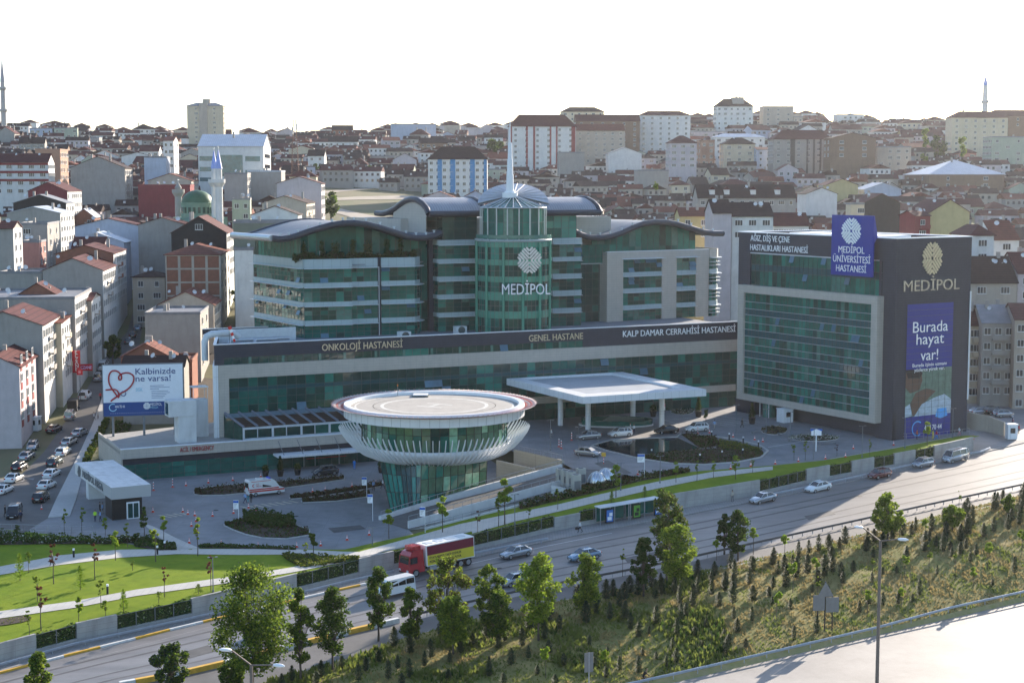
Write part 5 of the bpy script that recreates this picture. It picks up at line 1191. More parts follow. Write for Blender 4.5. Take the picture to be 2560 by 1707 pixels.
Hs(176, 312, 600, 420, 'gy', 'grey', 'dark', 2, back=331, fw=0, rise=4.2, label='very wide grey gable building with orange balconies at its side, upper left', bal=3)
Hs(-20, 120, 590, 405, 'gx', 'white', 'maroon', 4, back=136, rise=3.0, label='white apartment with maroon bands and dormers at the left edge', nwin=5, wstyle=1, bal=0)
t, inf = HL[-1]
for k in range(3): MB().box(-.05, inf['w']+.05, -.15, 0, inf['d']*0+ (pY(50, 405, 590).z-t.location.z)-.3-k*3-.9, (pY(50, 405, 590).z-t.location.z)-.3-k*3).build('band', RPN, t)
Hs(88, 150, 640, 376, 'f', 'orange', 'red', 5, back=170, fw=0, label='terracotta orange block with flat roof, upper left')
Hs(408, 434, 690, 352, 'gx', 'white', 'maroon', 4, back=446, rise=2.0, label='tall striped grey and white apartment with pink side, upper left', nwin=2)
Hs(360, 415, 640, 395, 'f', 'blue', 'grey', 3, d=10, fw=0, sw=0, label='pale blue-grey cube house, upper left')
t, w_, d_, h_, F_ = Hs(495, 658, 640, 366, 'gx', 'white', 'metal', 3, back=696, fw=0, rise=5, sw=0, kind='office_block', label='white office block with blue-green glass panels and blue metal roof', dish=0, grp=None)
for (u0, u1, z0, z1) in ((.02, .3, 4, 5.8), (.02, .3, 8.3, 10.), (.02, .3, 12.5, 14), (.34, .68, 3.5, 12), (.72, .95, 4, 6), (.72, .95, 9.5, 11.5)):
 MB().box(u0*w_, u1*w_, -.12, -.02, h_-z1, h_-z0).build('glass_panel', mat('blue green office glass', (.04, .12, .14), .1, var=.4, scale=.6, spec=.9), t)
for k in range(3): MB().box(w_, w_+.12, d_*.15, d_*.85, h_-4.5-k*4.2, h_-3-k*4.2).build('glass_panel', WGL, t)
def striped(spec, lab, stripes, col, **k):
 t, w, d, h, F = Hs(*spec, label=lab, **k)
 for (u0, u1) in stripes: MB().box(u0*w, u1*w, -.14, 0, 0.2, h-.15).build('facade_stripe', col, t)
 return t, w, d, h, F
striped((1070, 1218, 690, 398, 'h', 'white', 'dark', 0), 'white and blue striped apartment building beside the field', [(.16, .235), (.375, .46), (.71, .79), (.94, .99)], mat('blue facade stripe', (.06, .22, .42), .7), rise=5.5, nwin=9, kind='apartment_building', wstyle=0, maxfl=6)
striped((1275, 1440, 860, 316, 'h', 'white', 'maroon', 6), 'tall white apartment block with maroon vertical stripes and hipped maroon roof', [(.0, .03), (.24, .27), (.35, .38), (.6, .625), (.695, .72), (.93, .99)], RPN, rise=6.5, nwin=7, kind='apartment_building', wstyle=0, maxfl=8, sw=0)
Hs(1440, 1562, 880, 326, 'gx', 'beige', 'red', 4, rise=3.5, nwin=7, kind='apartment_building', label='brown and beige apartment slab with lower roof right of the maroon striped block', maxfl=6, wstyle=0)
Hs(1440, 1600, 915, 302, 'gx', 'brown', 'maroon', 4, rise=3.5, nwin=8, kind='apartment_building', label='longer brown apartment slab rising behind the beige one', maxfl=5, wstyle=0)
Hs(1599, 1726, 930, 288, 'h', 'white', 'maroon', 3, rise=2.6, nwin=8, kind='apartment_building', label='white high-rise apartment block on the ridge with maroon roof', maxfl=8, wstyle=0)
Hs(1404, 1510, 1010, 279, 'h', 'cream', 'dark', 3, rise=3, nwin=7, kind='apartment_building', label='cream ridge apartment block peeping over the brown slabs', maxfl=3)
Hs(1791, 1883, 1010, 266, 'h', 'white', 'dark', 3, rise=5, nwin=6, kind='apartment_building', label='pale ridge tower block with dark hipped roof and rooftop box', maxfl=5)
Hs(1832, 1860, 1012, 246, 'f', 'grey', 'grey', 3, d=6, fw=0, sw=0, kind='rooftop_box', label='grey lift box on the pale ridge tower roof', base=96, dish=0)
Hs(1908, 1984, 1020, 268, 'f', 'beige', 'grey', 3, nwin=3, kind='apartment_building', label='beige flat-roofed ridge block with small white windows', maxfl=4, sw=0)
Hs(1984, 2007, 1020, 294, 'f', 'beige', 'grey', 3, nwin=2, kind='apartment_building', label='low beige step block joined right of the flat-roofed ridge block', sw=0)
Hs(2093, 2160, 1090, 288, 'f', 'white', 'grey', 3, nwin=5, kind='apartment_building', label='hazy white ridge block, left half of the stepped pair', sw=0)
Hs(2160, 2190, 1090, 298, 'f', 'white', 'grey', 3, nwin=2, kind='apartment_building', label='hazy white ridge block, lower right half of the stepped pair', sw=0)
striped((1934, 2084, 770, 348, 'h', 'grey', 'maroon', 5), 'long grey office-like block with white and dark vertical stripes, maroon roof', [(.28, .36), (.55, .58), (.66, .69), (.77, .80)], mat('dark charcoal stripe', (.06, .055, .055), .7), rise=4.5, nwin=8, kind='apartment_building', wstyle=0)
Hs(2076, 2190, 745, 346, 'gy', 'brown', 'dark', 5, rise=2.5, nwin=2, kind='apartment_building', label='brownish grey block with ribbon windows right of the striped grey block', wstyle=1, maxfl=3)
Hs(1810, 1888, 790, 360, 'h', 'cream', 'dark', 4, rise=3.2, nwin=3, kind='apartment_building', label='pale cream apartment block with a dark tree at its right corner')
Hs(1892, 1932, 785, 374, 'gx', 'blue', 'maroon', 4, rise=1.2, nwin=2, kind='apartment_building', label='pale blue-violet apartment block behind the dark round tree')
Hs(1752, 1787, 800, 353, 'f', 'orange', 'red', 4, nwin=2, kind='apartment_building', label='salmon apartment block with red balconies on the hillside lane')
Hs(1787, 1912, 850, 343, 'h', 'white', 'metal', 4, rise=2, nwin=6, kind='apartment_building', label='long white block with mint roof behind the cream apartments')
Hs(1735, 1835, 960, 330, 'f', 'mauve', 'grey', 4, nwin=5, kind='apartment_building', label='hazy pinkish block left of the pale ridge tower')
Hs(1674, 1742, 760, 357, 'h', 'mauve', 'maroon', 4, rise=3.5, nwin=3, kind='apartment_building', label='beige block with maroon upper storey below the white high-rise', wstyle=1)
Hs(2381, 2520, 850, 294, 'h', 'cream', 'maroon', 3, rise=3.5, nwin=6, kind='apartment_building', label='large ochre yellow apartment tower on the right ridge', maxfl=8, wstyle=0)
Hs(2470, 2620, 880, 290, 'h', 'brown', 'maroon', 3, rise=3.5, nwin=5, kind='apartment_building', label='brown balconied tower behind the ochre yellow tower', maxfl=6, bal=2)
Hs(2480, 2640, 790, 344, 'f', 'green', 'grey', 6, nwin=8, kind='apartment_building', label='pale green and white long block at the right edge', maxfl=4)
Hs(2255, 2360, 950, 340, 'gx', 'yellow', 'maroon', 4, nwin=8, rise=3.6, kind='school_building', label='long pale yellow school-like building with green window strips', maxfl=4)
Hs(2323, 2512, 690, 436, 'h', 'brown', 'metal', 4, rise=6.5, d=34, fw=1, nwin=2, kind='sports_hall', label='brown hall with wide shallow white-blue metal roof', dish=0)
Hs(2194, 2278, 760, 369, 'f', 'beige', 'grey', 4, nwin=4, kind='apartment_building', label='beige four-window block left of the tall light green tree', sw=0)
Hs(978, 1090, 1040, 312, 'f', 'blue', 'grey', 6, fw=0, sw=0, kind='office_block', label='pale blue glass office slab with curved roofline on the ridge', grp=None, dish=0)
t, w_, d_, h_, F_ = Hs(467, 558, 1020, 265, 'h', 'cream', 'grey', 4, rise=2.2, nwin=2, kind='apartment_building', label='lone cream tower block with round stair windows on the left skyline', maxfl=8, sw=1)
MB().box(w_*.34, w_*.56, -.6, 0, 0, h_+1.5).build('stair_bay', WALLS['beige'], t); MB().box(w_*.42, w_*.62, d_*.3, d_*.6, h_+1, h_+4.4).build('lift_house', WALLS['beige'], t)
Hs(2326, 2424, 440, 531, 'gy', 'yellow', 'maroon', 14, d=14, rise=3.4, fw=0, sw=1, label='ochre yellow gable wall house with red side bay behind the slate block', nwin=2)
Hs(2288, 2326, 437, 540, 'gx', 'maroon', 'maroon', 14, d=9, rise=1.2, nwin=1, sw=0, label='narrow red and pink house front joined to the yellow gable house', bal=1)
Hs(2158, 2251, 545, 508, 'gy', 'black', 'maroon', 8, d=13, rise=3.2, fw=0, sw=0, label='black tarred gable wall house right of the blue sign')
Hs(2127, 2161, 470, 512, 'f', 'cream', 'grey', 5, d=5, nwin=2, sw=0, label='small cream rooftop house with two brown windows above the blue sign')
Hs(1830, 1933, 402, 540, 'gx', 'white', 'dark', 3, d=12, rise=3.2, fw=1, sw=0, nwin=3, wstyle=1, label='grey-white house with three white windows just left of the slate block', maxfl=2)
Hs(1783, 1829, 400, 532, 'gx', 'mauve', 'dark', 3, d=12, rise=3.2, fw=0, sw=0, label='blank pinkish side wall house left of the three-window house')
Hs(1700, 1779, 420, 540, 'gx', 'yellow', 'red', 3, d=9, rise=2.0, nwin=2, sw=0, label='pale yellow house with red tile roof behind the heart wing roof', maxfl=2)
Hs(1934, 2022, 415, 563, 'gx', 'white', 'maroon', 3, d=9, rise=3.0, nwin=7, sw=0, label='long low white veranda house with maroon roof behind the slate block', maxfl=1)
Hs(2429, 2485, 345, 588, 'h', 'white', 'maroon', 5, d=12, rise=2.2, nwin=1, wstyle=1, sw=0, label='grey-white house with big paned windows right of the slate block', maxfl=2)
Hs(2486, 2548, 362, 598, 'gx', 'white', 'red', 8, d=12, rise=4, nwin=1, wstyle=1, sw=0, label='white house with faded red roof at the right edge', maxfl=2)
Hs(2425, 2543, 334, 705, 'gx', 'beige', 'dark', 4, d=12, rise=5.0, nwin=2, wstyle=1, sw=0, label='beige house with large dark tile roof right of the slate block', maxfl=1)
Hs(2545, 2640, 336, 682, 'gx', 'mauve', 'maroon', 4, d=12, rise=4.0, nwin=2, wstyle=1, sw=0, label='pinkish house with red eave at the far right edge', maxfl=2)
Hs(2424, 2454, 322, 812, 'gx', 'cream', 'maroon', -6, d=12, rise=3.4, nwin=1, wstyle=1, sw=0, label='narrow cream and red balcony house beside the slate block corner', maxfl=5, bal=3)
Hs(2456, 2537, 318, 806, 'gx', 'grey', 'grey', -6, d=13, rise=3.0, nwin=3, wstyle=0, sw=0, label='stained grey apartment house with laundry balconies by the road, right', maxfl=6, bal=4)
Hs(2538, 2660, 314, 798, 'gx', 'beige', 'maroon', -6, d=13, rise=2.6, nwin=4, wstyle=0, sw=0, label='sunlit beige apartment house at the right picture edge', maxfl=6)
Hs(2016, 2093, 595, 485, 'gy', 'white', 'dark', 6, d=12, rise=2.2, fw=0, sw=0, label='white gable wall house in the middle of the right hillside')
Hs(2066, 2145, 645, 463, 'gy', 'yellow', 'maroon', 6, d=13, rise=2.4, fw=0, sw=0, label='tall cream gable wall house with two attic windows, right hillside')
Hs(2161, 2253, 650, 474, 'gy', 'blue', 'metal', 8, d=12, rise=2.6, fw=0, sw=0, label='pale blue gable house with metal roof, right hillside')
Hs(1800, 1884, 655, 466, 'h', 'cream', 'maroon', 4, d=11, rise=3, nwin=3, label='cream house with neat hipped maroon roof and small dormer, right hillside')
Hs(1745, 1990, 540, 494, 'gx', 'grey', 'dark', 2, d=12, rise=4.2, nwin=10, maxfl=1, sw=0, label='very long dark maroon roof with three white dormers, right hillside')
t, inf = HL[-1]; hh_ = pY(1800, 494, 540).z-t.location.z
for u in (.15, .3, .57, .82):
 m = MB(); x = inf['w']*u; m.yz([(1.2, hh_+.9), (4.5, hh_+.9), (4.5, hh_+2.6), (1.2, hh_+2.6)], x-.9, x+.9); m.xz([(x-1.1, hh_+2.6), (x+1.1, hh_+2.6), (x, hh_+3.7)], 1.0, 4.5, 1); m.build('dormer', [WALLS['white'], ROOFS['maroon']], t)
Hs(1594, 1672, 725, 428, 'f', 'grey', 'grey', 4, fw=0, sw=0, d=11, label='blank grey concrete house above the heart wing roof')
Hs(1398, 1461, 800, 383, 'f', 'grey', 'grey', 3, fw=0, sw=0, d=12, label='tall grey blank-walled building right of the maroon striped block')
Hs(1522, 1604, 810, 384, 'gy', 'white', 'grey', 3, fw=0, sw=0, d=14, rise=3, label='large white gable warehouse below the brown slabs', kind='warehouse')
MQ = mat('mosque green dome', (.045, .11, .06), .5, var=.2, scale=.6, brick=(40, .5, .03, (.03, .08, .045))); MW = mat('mosque pale green plaster', (.17, .26, .19), .8, var=.12, scale=.6); LEAD = mat('blue lead spire', (.25, .32, .62), .4); STN = mat('pale minaret stone', (.56, .56, .54), .7, var=.1, scale=.5, stain=.2)
mc = pY(494, 552, 462); zb = tz(mc.x, mc.y)-1
mq = thing('mosque', 'small mosque with green dome and arched drum windows, left of the hospital', 'mosque', (mc.x, mc.y, zb))
zd = pY(494, 508, 458).z-zb; rd = 4.55
m = MB(); m.lathe([(rd*math.cos(t), zd+rd*.82*math.sin(t)) for t in [R(k*10) for k in range(10)]], 36); m.build('dome', MQ, mq)
m = MB(); m.lathe([(rd+.1, zd-4.2), (rd+.1, zd)], 36); m.lathe([(rd+.35, zd-.15), (rd+.35, zd+.1), (rd, zd+.1)], 36); m.box(-7.5, 7.5, -6, 7, 0, zd-4.2); m.build('drum', MW, mq)
for k in range(9):
 t_ = R(200+k*17.5); m = MB(); m.box(-.38, .38, -.06, .06, 0, 1.7); o = m.build('arched_window', G5, mq); o.location = ((rd+.16)*math.cos(t_), (rd+.16)*math.sin(t_), zd-2.9); o.rotation_euler = (0, 0, t_-math.pi/2)
m = MB(); m.lathe([(5.2*math.cos(t), zd-7.5+3.9*math.sin(t)) for t in [R(k*10) for k in range(10)]], 30, c=(0, -3.5), a0=math.pi, a1=2*math.pi); m.build('half_dome', MW, mq)
for sx_ in (-4.5, 4.5): m = MB(); m.lathe([(2.3*math.cos(t), zd-8.2+2*math.sin(t)) for t in [R(k*10) for k in range(10)]], 20, c=(sx_, -6)); m.build('corner_dome', MQ, mq)
def minaret(px, Y, r_base, r_tip, r_cone, balc, w, lab, conemat=LEAD, stone=STN, clip=None):
 p = pY(px, r_base, Y); z0 = tz(p.x, p.y)-1; t = thing('minaret', lab, 'minaret', (p.x, p.y, z0)); zz = lambda r: pY(px, r, Y).z-z0
 m = MB(); zs = [0]+[zz(b) for b in balc]+[zz(r_cone)]; rr = w/2
 for i, (a, b) in enumerate(zip(zs, zs[1:])): m.cyl((0, 0, a), (0, 0, b), rr*(1-.12*i), rr*(1-.12*i-.04), 16)
 m.build('shaft', stone, t)
 for i, b in enumerate(balc):
  z = zz(b); m = MB(); r = rr*(1-.12*i); m.lathe([(r, z-1.2), (r+.35, z-.6), (r+.75, z), (r+.75, z+1.0), (r+.65, z+1.0), (r+.65, z+.05), (r*.8, z+.05)], 20, smooth=False); m.build('balcony', stone, t)
 m = MB(); r = rr*(1-.12*len(balc)); m.cyl((0, 0, zz(r_cone)), (0, 0, zz(r_tip)), r*1.12, .05, 14); m.build('cone', conemat, t)
 m = MB(); m.cyl((0, 0, zz(r_tip)-.3), (0, 0, zz(r_tip)+1.2), .06, n=6); m.lathe([(0, zz(r_tip)+.3), (.2, zz(r_tip)+.5), (0, zz(r_tip)+.7)], 8); m.build('finial', SIL, t)
minaret(538, 458, 560, 376, 422, [457], 2.1, 'white minaret with lavender cone beside the green dome, left one of the close pair', clip=1)
minaret(549, 452, 560, 374, 422, [457], 2.2, 'white minaret with lavender cone beside the green dome, right one of the close pair')
minaret(447, 470, 545, 455, 470, [482], 2.2, 'short unfinished grey minaret stump left of the green dome', conemat=WALLS['grey'], stone=WALLS['grey'])
minaret(11, 1040, 345, 142, 205, [277, 222], 3.6, 'tall grey two-balcony minaret on the left skyline', conemat=mat('grey lead cone', (.3, .3, .33), .6), stone=mat('grey minaret stone', (.36, .35, .34), .8))
minaret(2461, 1000, 300, 188, 214, [255], 3.4, 'slim pale minaret rising above the ochre tower on the right skyline')
p = pY(738, 430, 700); z0 = tz(p.x, p.y)
ms = thing('telecom_mast', 'brown steel lattice telecom mast rising above the houses, left of the field', 'mast', (p.x, p.y, z0)); hm = pY(738, 300, 700).z-z0; m = MB()
for k in range(14):
 a, b = hm*k/14, hm*(k+1)/14; ra, rb = 2.0*(1-.75*k/14), 2.0*(1-.75*(k+1)/14); Q = [(-1, -1), (1, -1), (1, 1), (-1, 1)]
 for i in range(4):
  q, q2 = Q[i], Q[(i+1) % 4]; m.cyl((q[0]*ra, q[1]*ra, a), (q[0]*rb, q[1]*rb, b), .1, n=4); m.cyl((q[0]*ra, q[1]*ra, a), (q2[0]*rb, q2[1]*rb, b), .06, n=4); m.cyl((q[0]*ra, q[1]*ra, a), (q2[0]*ra, q2[1]*ra, a), .06, n=4)
m.build('lattice', mat('rusty mast steel', (.14, .07, .05), .7), ms)
m = MB(); m.box(-1.2, -.7, -.6, .6, hm*.8, hm*.9); m.box(.7, 1.2, -.6, .6, hm*.86, hm*.95); m.cyl((0, 0, hm), (0, 0, hm+3), .06, n=4); m.build('antennas', DSH, ms)
def hit_any(x0, x1, Y):
 for t, i in HL:
  if abs(i['Y']-Y) < (i['d']+16) and x0 < i['b']+2 and x1 > i['a']-2: return True
 return False
rng_ = random.Random(11); NB = [0]
def px_range(Y): return -40, 2600
bands_ = [(385, 60, 3), (425, 60, 3), (462, 62, 3), (500, 62, 3), (540, 60, 3), (582, 58, 3), (625, 56, 3), (672, 54, 3), (720, 54, 3), (775, 52, 3), (830, 48, 3), (890, 46, 3.5), (955, 44, 3.5), (1020, 42, 3.5), (1080, 40, 3.5)]
wl = ['grey', 'grey', 'beige', 'white', 'cream', 'mauve', 'grey', 'brick', 'pink', 'blue', 'green', 'white', 'brown', 'beige']
for Y0, wpx, fl in bands_:
 x = -30+rng_.uniform(0, 30)
 while x < 2580:
  wp_ = wpx*rng_.uniform(.75, 1.7); x1 = x+wp_; Y = Y0+rng_.uniform(-13, 13); xc = (x+x1)/2
  skip = hit_any(x, x1, Y)
  if 770 < xc < 1075 and 445 < Y < 745: skip = True
  if Y < 480 and 560 < xc < 1560: skip = True               # hidden behind the hospital
  if Y < 560 and 900 < xc < 1420: skip = True
  if Y < 400 and 200 < xc < 2430: skip = True
  if Y < 470 and (225 < xc < 345 or 430 < xc < 560): skip = True
  if Y < 400 and xc < 330: skip = True
  if Y < 440 and 1825 < xc < 2300: skip = True
  if Y > 1000 and rng_.random() < .25: skip = True
  if 400 < xc < 590 and 430 < Y < 500: skip = True
  if not skip:
   Xw = (xc-1280)/3905*Y; zt_g = tz(Xw, Y); hgt = rng_.choice((4, 4.5, 5.5, 6.5) if Y < 700 and xc > 1380 else (4.5, 6, 6.5, 7.5, 9) if Y < 700 else (5, 6, 7.5, 9, 10)); ze_ = zt_g+hgt
   b_ = (ze_-CAMZ)/Y; row = H0/2-FPX*math.tan(PITCH)-0 + 0
   k_ = -b_; row = ((k_*FPX*CT-FPX*ST)/(CT+k_*ST))+H0/2
   right = xc > 1280
   rfk = rng_.choice(('maroon', 'maroon', 'maroon', 'dark', 'red', 'dark') if right or Y > 620 else ('maroon', 'red', 'dark', 'grey', 'metal', 'maroon'))
   rt = rng_.choice(('gx', 'gx', 'gx', 'gx', 'h', 'gy') if right else ('gx', 'gy', 'gy', 'h', 'f', 'gx'))
   if rt == 'f': rfk = 'grey'
   fwf = rt != 'gy' or rng_.random() < .3
   Hs(x, x1, Y, row, rt, rng_.choice(wl), rfk, rng_.choice((0, 4, 8, -5, 12, 18)), d=rng_.uniform(9, 13), rise=rng_.uniform(2, 3.6), fw=fwf, sw=rng_.random() < .4, maxfl=2 if Y < 800 else 3, dish=None if Y < 700 else 0)
   NB[0] += 1
  x = x1+rng_.uniform(-8, 6)
LM = [(-100, 'left picture edge'), (180, 'very wide grey gable'), (420, 'lone cream tower'), (560, 'mosque minarets'), (690, 'white office block'), (800, 'lattice mast'), (1000, 'empty field'), (1150, 'blue striped apartments'), (1330, 'maroon striped block'), (1560, 'brown apartment slabs'), (1680, 'white high-rise'), (1850, 'pale ridge tower'), (2010, 'striped grey block'), (2150, 'blue roof sign'), (2280, 'tall light green tree'), (2400, 'yellow gable house'), (2620, 'right picture edge')]
def lm(px): return min(LM, key=lambda q: abs(q[0]-px))
RT = {'gx': 'ridge roof', 'gy': 'gable front', 'h': 'hip roof', 'f': 'flat roof', 's': 'lean-to roof'}
groups_ = {}
for t, i in HL:
 if '_px' in t: del t['_px']
 if i['label']: t['label'] = i['label']; continue
 l = lm(i['px']); Y = i['Y']; band = 'low on the slope' if Y < 480 else 'lower slope' if Y < 600 else 'middle slope' if Y < 760 else 'upper slope' if Y < 900 else 'near the ridge'
 rel = 'near' if l[0] < 0 or l[0] > 2560 else ('left of' if i['px'] < l[0]-25 else 'right of' if i['px'] > l[0]+25 else 'in line with')
 key = f"{i['wall']} house, {RN[i['rf']].replace(' tile', '')} {RT[i['roof']]}, {band}, {rel} {l[1]}"
 groups_.setdefault(key, []).append((i['px'], t))
for k, L in groups_.items():
 L.sort(key=lambda q: q[0])
 for n, (px, t) in enumerate(L):
  t['label'] = k if len(L) == 1 else k.replace(' house', [' house, left one'+('' if len(L) == 2 else ' of several'), ' house, right one' if len(L) == 2 else ' house, second one', ' house, third one', ' house, fourth one', ' house, fifth one'][min(n, 4)], 1)
print('HOUSES', len(HL), 'infill', NB[0])
m = MB(); rr2 = random.Random(5)
FT = [(i['F'].W(i['w']/2, i['d']/2, 0), max(i['w'], i['d'])/2) for t, i in HL]
k = 0
for _ in range(5200):
 Y = rr2.uniform(470, 1100); X = rr2.uniform(-.34, .34)*Y; px_ = 1280+X/Y*3905; big = rr2.random() < .45; w = rr2.uniform(10, 15) if big else rr2.uniform(6.5, 10.5); d = rr2.uniform(6.5, 9.5)
 if 770 < px_ < 1078 and Y < 745: continue
 if Y < 560 and 900 < px_ < 1420: continue
 if any((q.x-X)**2+(q.y-Y)**2 < (r_+w*.5)**2 for q, r_ in FT): continue
 FT.append((Vector((X, Y, 0)), w*.46)); k += 1
 z = tz(X, Y); h = rr2.uniform(3.2, 6.5) if Y < 700 else rr2.uniform(5.5, 9) if big else rr2.uniform(3.5, 7); a = rr2.choice((0, .1, .3, -.1)); c_, s_ = math.cos(a), math.sin(a); o_ = len(m.v); ww = rr2.randrange(4); rf_ = 5+rr2.choice((0, 0, 1, 1, 2, 1))
 if rr2.random() < .75:
  m.box(-w/2, w/2, -d/2, d/2, z-3, z+h, ww); m.yz([(-d/2-.3, z+h), (d/2+.3, z+h), (0, z+h+2.2)], -w/2-.3, w/2+.3, rf_)
 else:
  m.box(-w/2, w/2, -d/2, d/2, z-3, z+h, ww); m.xz([(-w/2-.3, z+h), (w/2+.3, z+h), (0, z+h+2.)], -d/2-.3, d/2+.3, rf_)
 for q in range(int(w/2.6)):
  for fl_ in range(int(h/2.9)): m.box(-w/2+.7+q*2.6, -w/2+1.8+q*2.6, -d/2-.04, -d/2, z+h-2.1-fl_*2.8, z+h-.9-fl_*2.8, 4)
 m.box(w*.2, w*.2+.6, -.3, .3, z+h, z+h+3, 8)
 if rr2.random() < .6: m.box(-w*.3, -w*.3+.9, -d*.4, -d*.4+.2, z+h+.9, z+h+1.7, 0)
 m.v[o_:] = [(X+x*c_-y*s_, Y+x*s_+y*c_, zz) for x, y, zz in m.v[o_:]]
print('SMALL', k)
for k in range(260):
 Y = rr2.uniform(1110, 1300); X = rr2.uniform(-.45, .45)*Y; z = tz(X, Y); w = rr2.uniform(9, 16); d = 9; h = rr2.uniform(5, 11)
 m.box(X, X+w, Y, Y+d, z-2, z+h, rr2.choice((0, 1, 2))); m.add([(X-.4, Y-.4, z+h), (X+w+.4, Y-.4, z+h), (X+w/2, Y+d/2, z+h+2.5), (X+w+.4, Y+d+.4, z+h), (X-.4, Y+d+.4, z+h)], [(0, 1, 2), (1, 3, 2), (3, 4, 2), (4, 0, 2)], 5)
tag(m.build('distant_houses', [WALLS['white'], WALLS['beige'], WALLS['mauve'], WALLS['grey'], WGL, ROOFS['maroon'], ROOFS['dark'], ROOFS['red'], CHM]), 'mass of smallest houses squeezed over the hillside up to the ridge', 'houses', kind='stuff')
# ================================================================ VEHICLES (front towards +x)
TYRE = mat('tyre rubber', (.015, .015, .016), .8, var=.1); RIM = mat('alloy rim', (.4, .41, .42), .3, var=0, metal=.7); CGL = mat('car glass', (.012, .016, .02), .04, var=0, spec=1.)
HDL = mat('headlamp', (.6, .62, .65), .1, var=0, spec=1.); TLL = mat('tail lamp', (.35, .01, .01), .25, var=0); BPL = mat('black plastic', (.02, .02, .022), .6, var=0); PLT = mat('number plate', (.6, .6, .58), .5, var=0)
def paint(n, c, me=.3): return mat('car paint '+n, c, .22, var=.03, metal=me, coat=.8, spec=.5)
PT = {'silver': paint('silver', (.42, .43, .45), .6), 'white': paint('white', (.72, .72, .71), 0), 'black': paint('black', (.012, .012, .014), 0), 'grey': paint('graphite', (.07, .075, .085), .5), 'red': paint('dark red', (.11, .008, .01), .2), 'blue': paint('ice blue', (.20, .29, .38), .5), 'teal': paint('dark teal', (.03, .06, .07), .4), 'beige': paint('champagne', (.36, .34, .29), .4), 'truck red': paint('truck red', (.36, .012, .02), 0)}
def _wheel(r, w):
 m = MB(); m.cyl((0, -w/2, 0), (0, w/2, 0), r, n=20); me = bpy.data.meshes.new('wheel'); me.from_pydata(m.v, [], m.f); me.materials.append(TYRE); me.polygons.foreach_set('use_smooth', m.sm); me.update()
 m = MB(); m.cyl((0, -w/2-.012, 0), (0, w/2+.012, 0), r*.64, n=16);
 m2 = bpy.data.meshes.new('rim'); m2.from_pydata(m.v, [], m.f); m2.materials.append(RIM); m2.update(); return me, m2
WH_ = {r: _wheel(r, .22) for r in (.31, .34, .36)}; WHT = _wheel(.5, .34)
def loft(st, m=0, mb=None):
 """st: list of (x, zlow, zbelt, halfwidth)"""
 mb = mb or MB(); V = []
 for x, zl, zb, hw in st:
  V += [(x, -hw*.88, zl), (x, -hw, zl+.16), (x, -hw, lerp(zl, zb, .72)), (x, -hw*.93, zb), (x, -hw*.5, zb+.035), (x, hw*.5, zb+.035), (x, hw*.93, zb), (x, hw, lerp(zl, zb, .72)), (x, hw, zl+.16), (x, hw*.88, zl)]
 k = 10; F = []
 for i in range(len(st)-1):
  for j in range(k): F.append((i*k+j, i*k+(j+1) % k, (i+1)*k+(j+1) % k, (i+1)*k+j))
 mb.add(V, F, m, True); mb.add(V[:k], [list(range(k))], m); mb.add(V[-k:], [list(range(k))[::-1]], m); return mb
SPEC = {  # L, W, H, belt, wheel r, cowl x, windscreen top x, roof rear x, rear glass base x, tail height
'sedan': (4.5, 1.76, 1.45, .93, .31, 1.05, .35, -1.05, -1.75, .98),
'hatchback': (4.05, 1.72, 1.48, .95, .31, 1.05, .4, -1.45, -1.9, 1.0),
'suv': (4.4, 1.84, 1.66, 1.06, .36, 1.05, .45, -1.55, -2.05, 1.1),
'wagon': (4.6, 1.8, 1.6, 1.0, .34, 1.15, .5, -1.8, -2.2, 1.02),
'panel_van': (4.3, 1.82, 1.84, 1.08, .31, 1.45, .85, -1.98, -2.12, 1.1),
'van': (5.0, 1.92, 1.98, 1.15, .34, 1.95, 1.35, -2.35, -2.45, 1.15)}
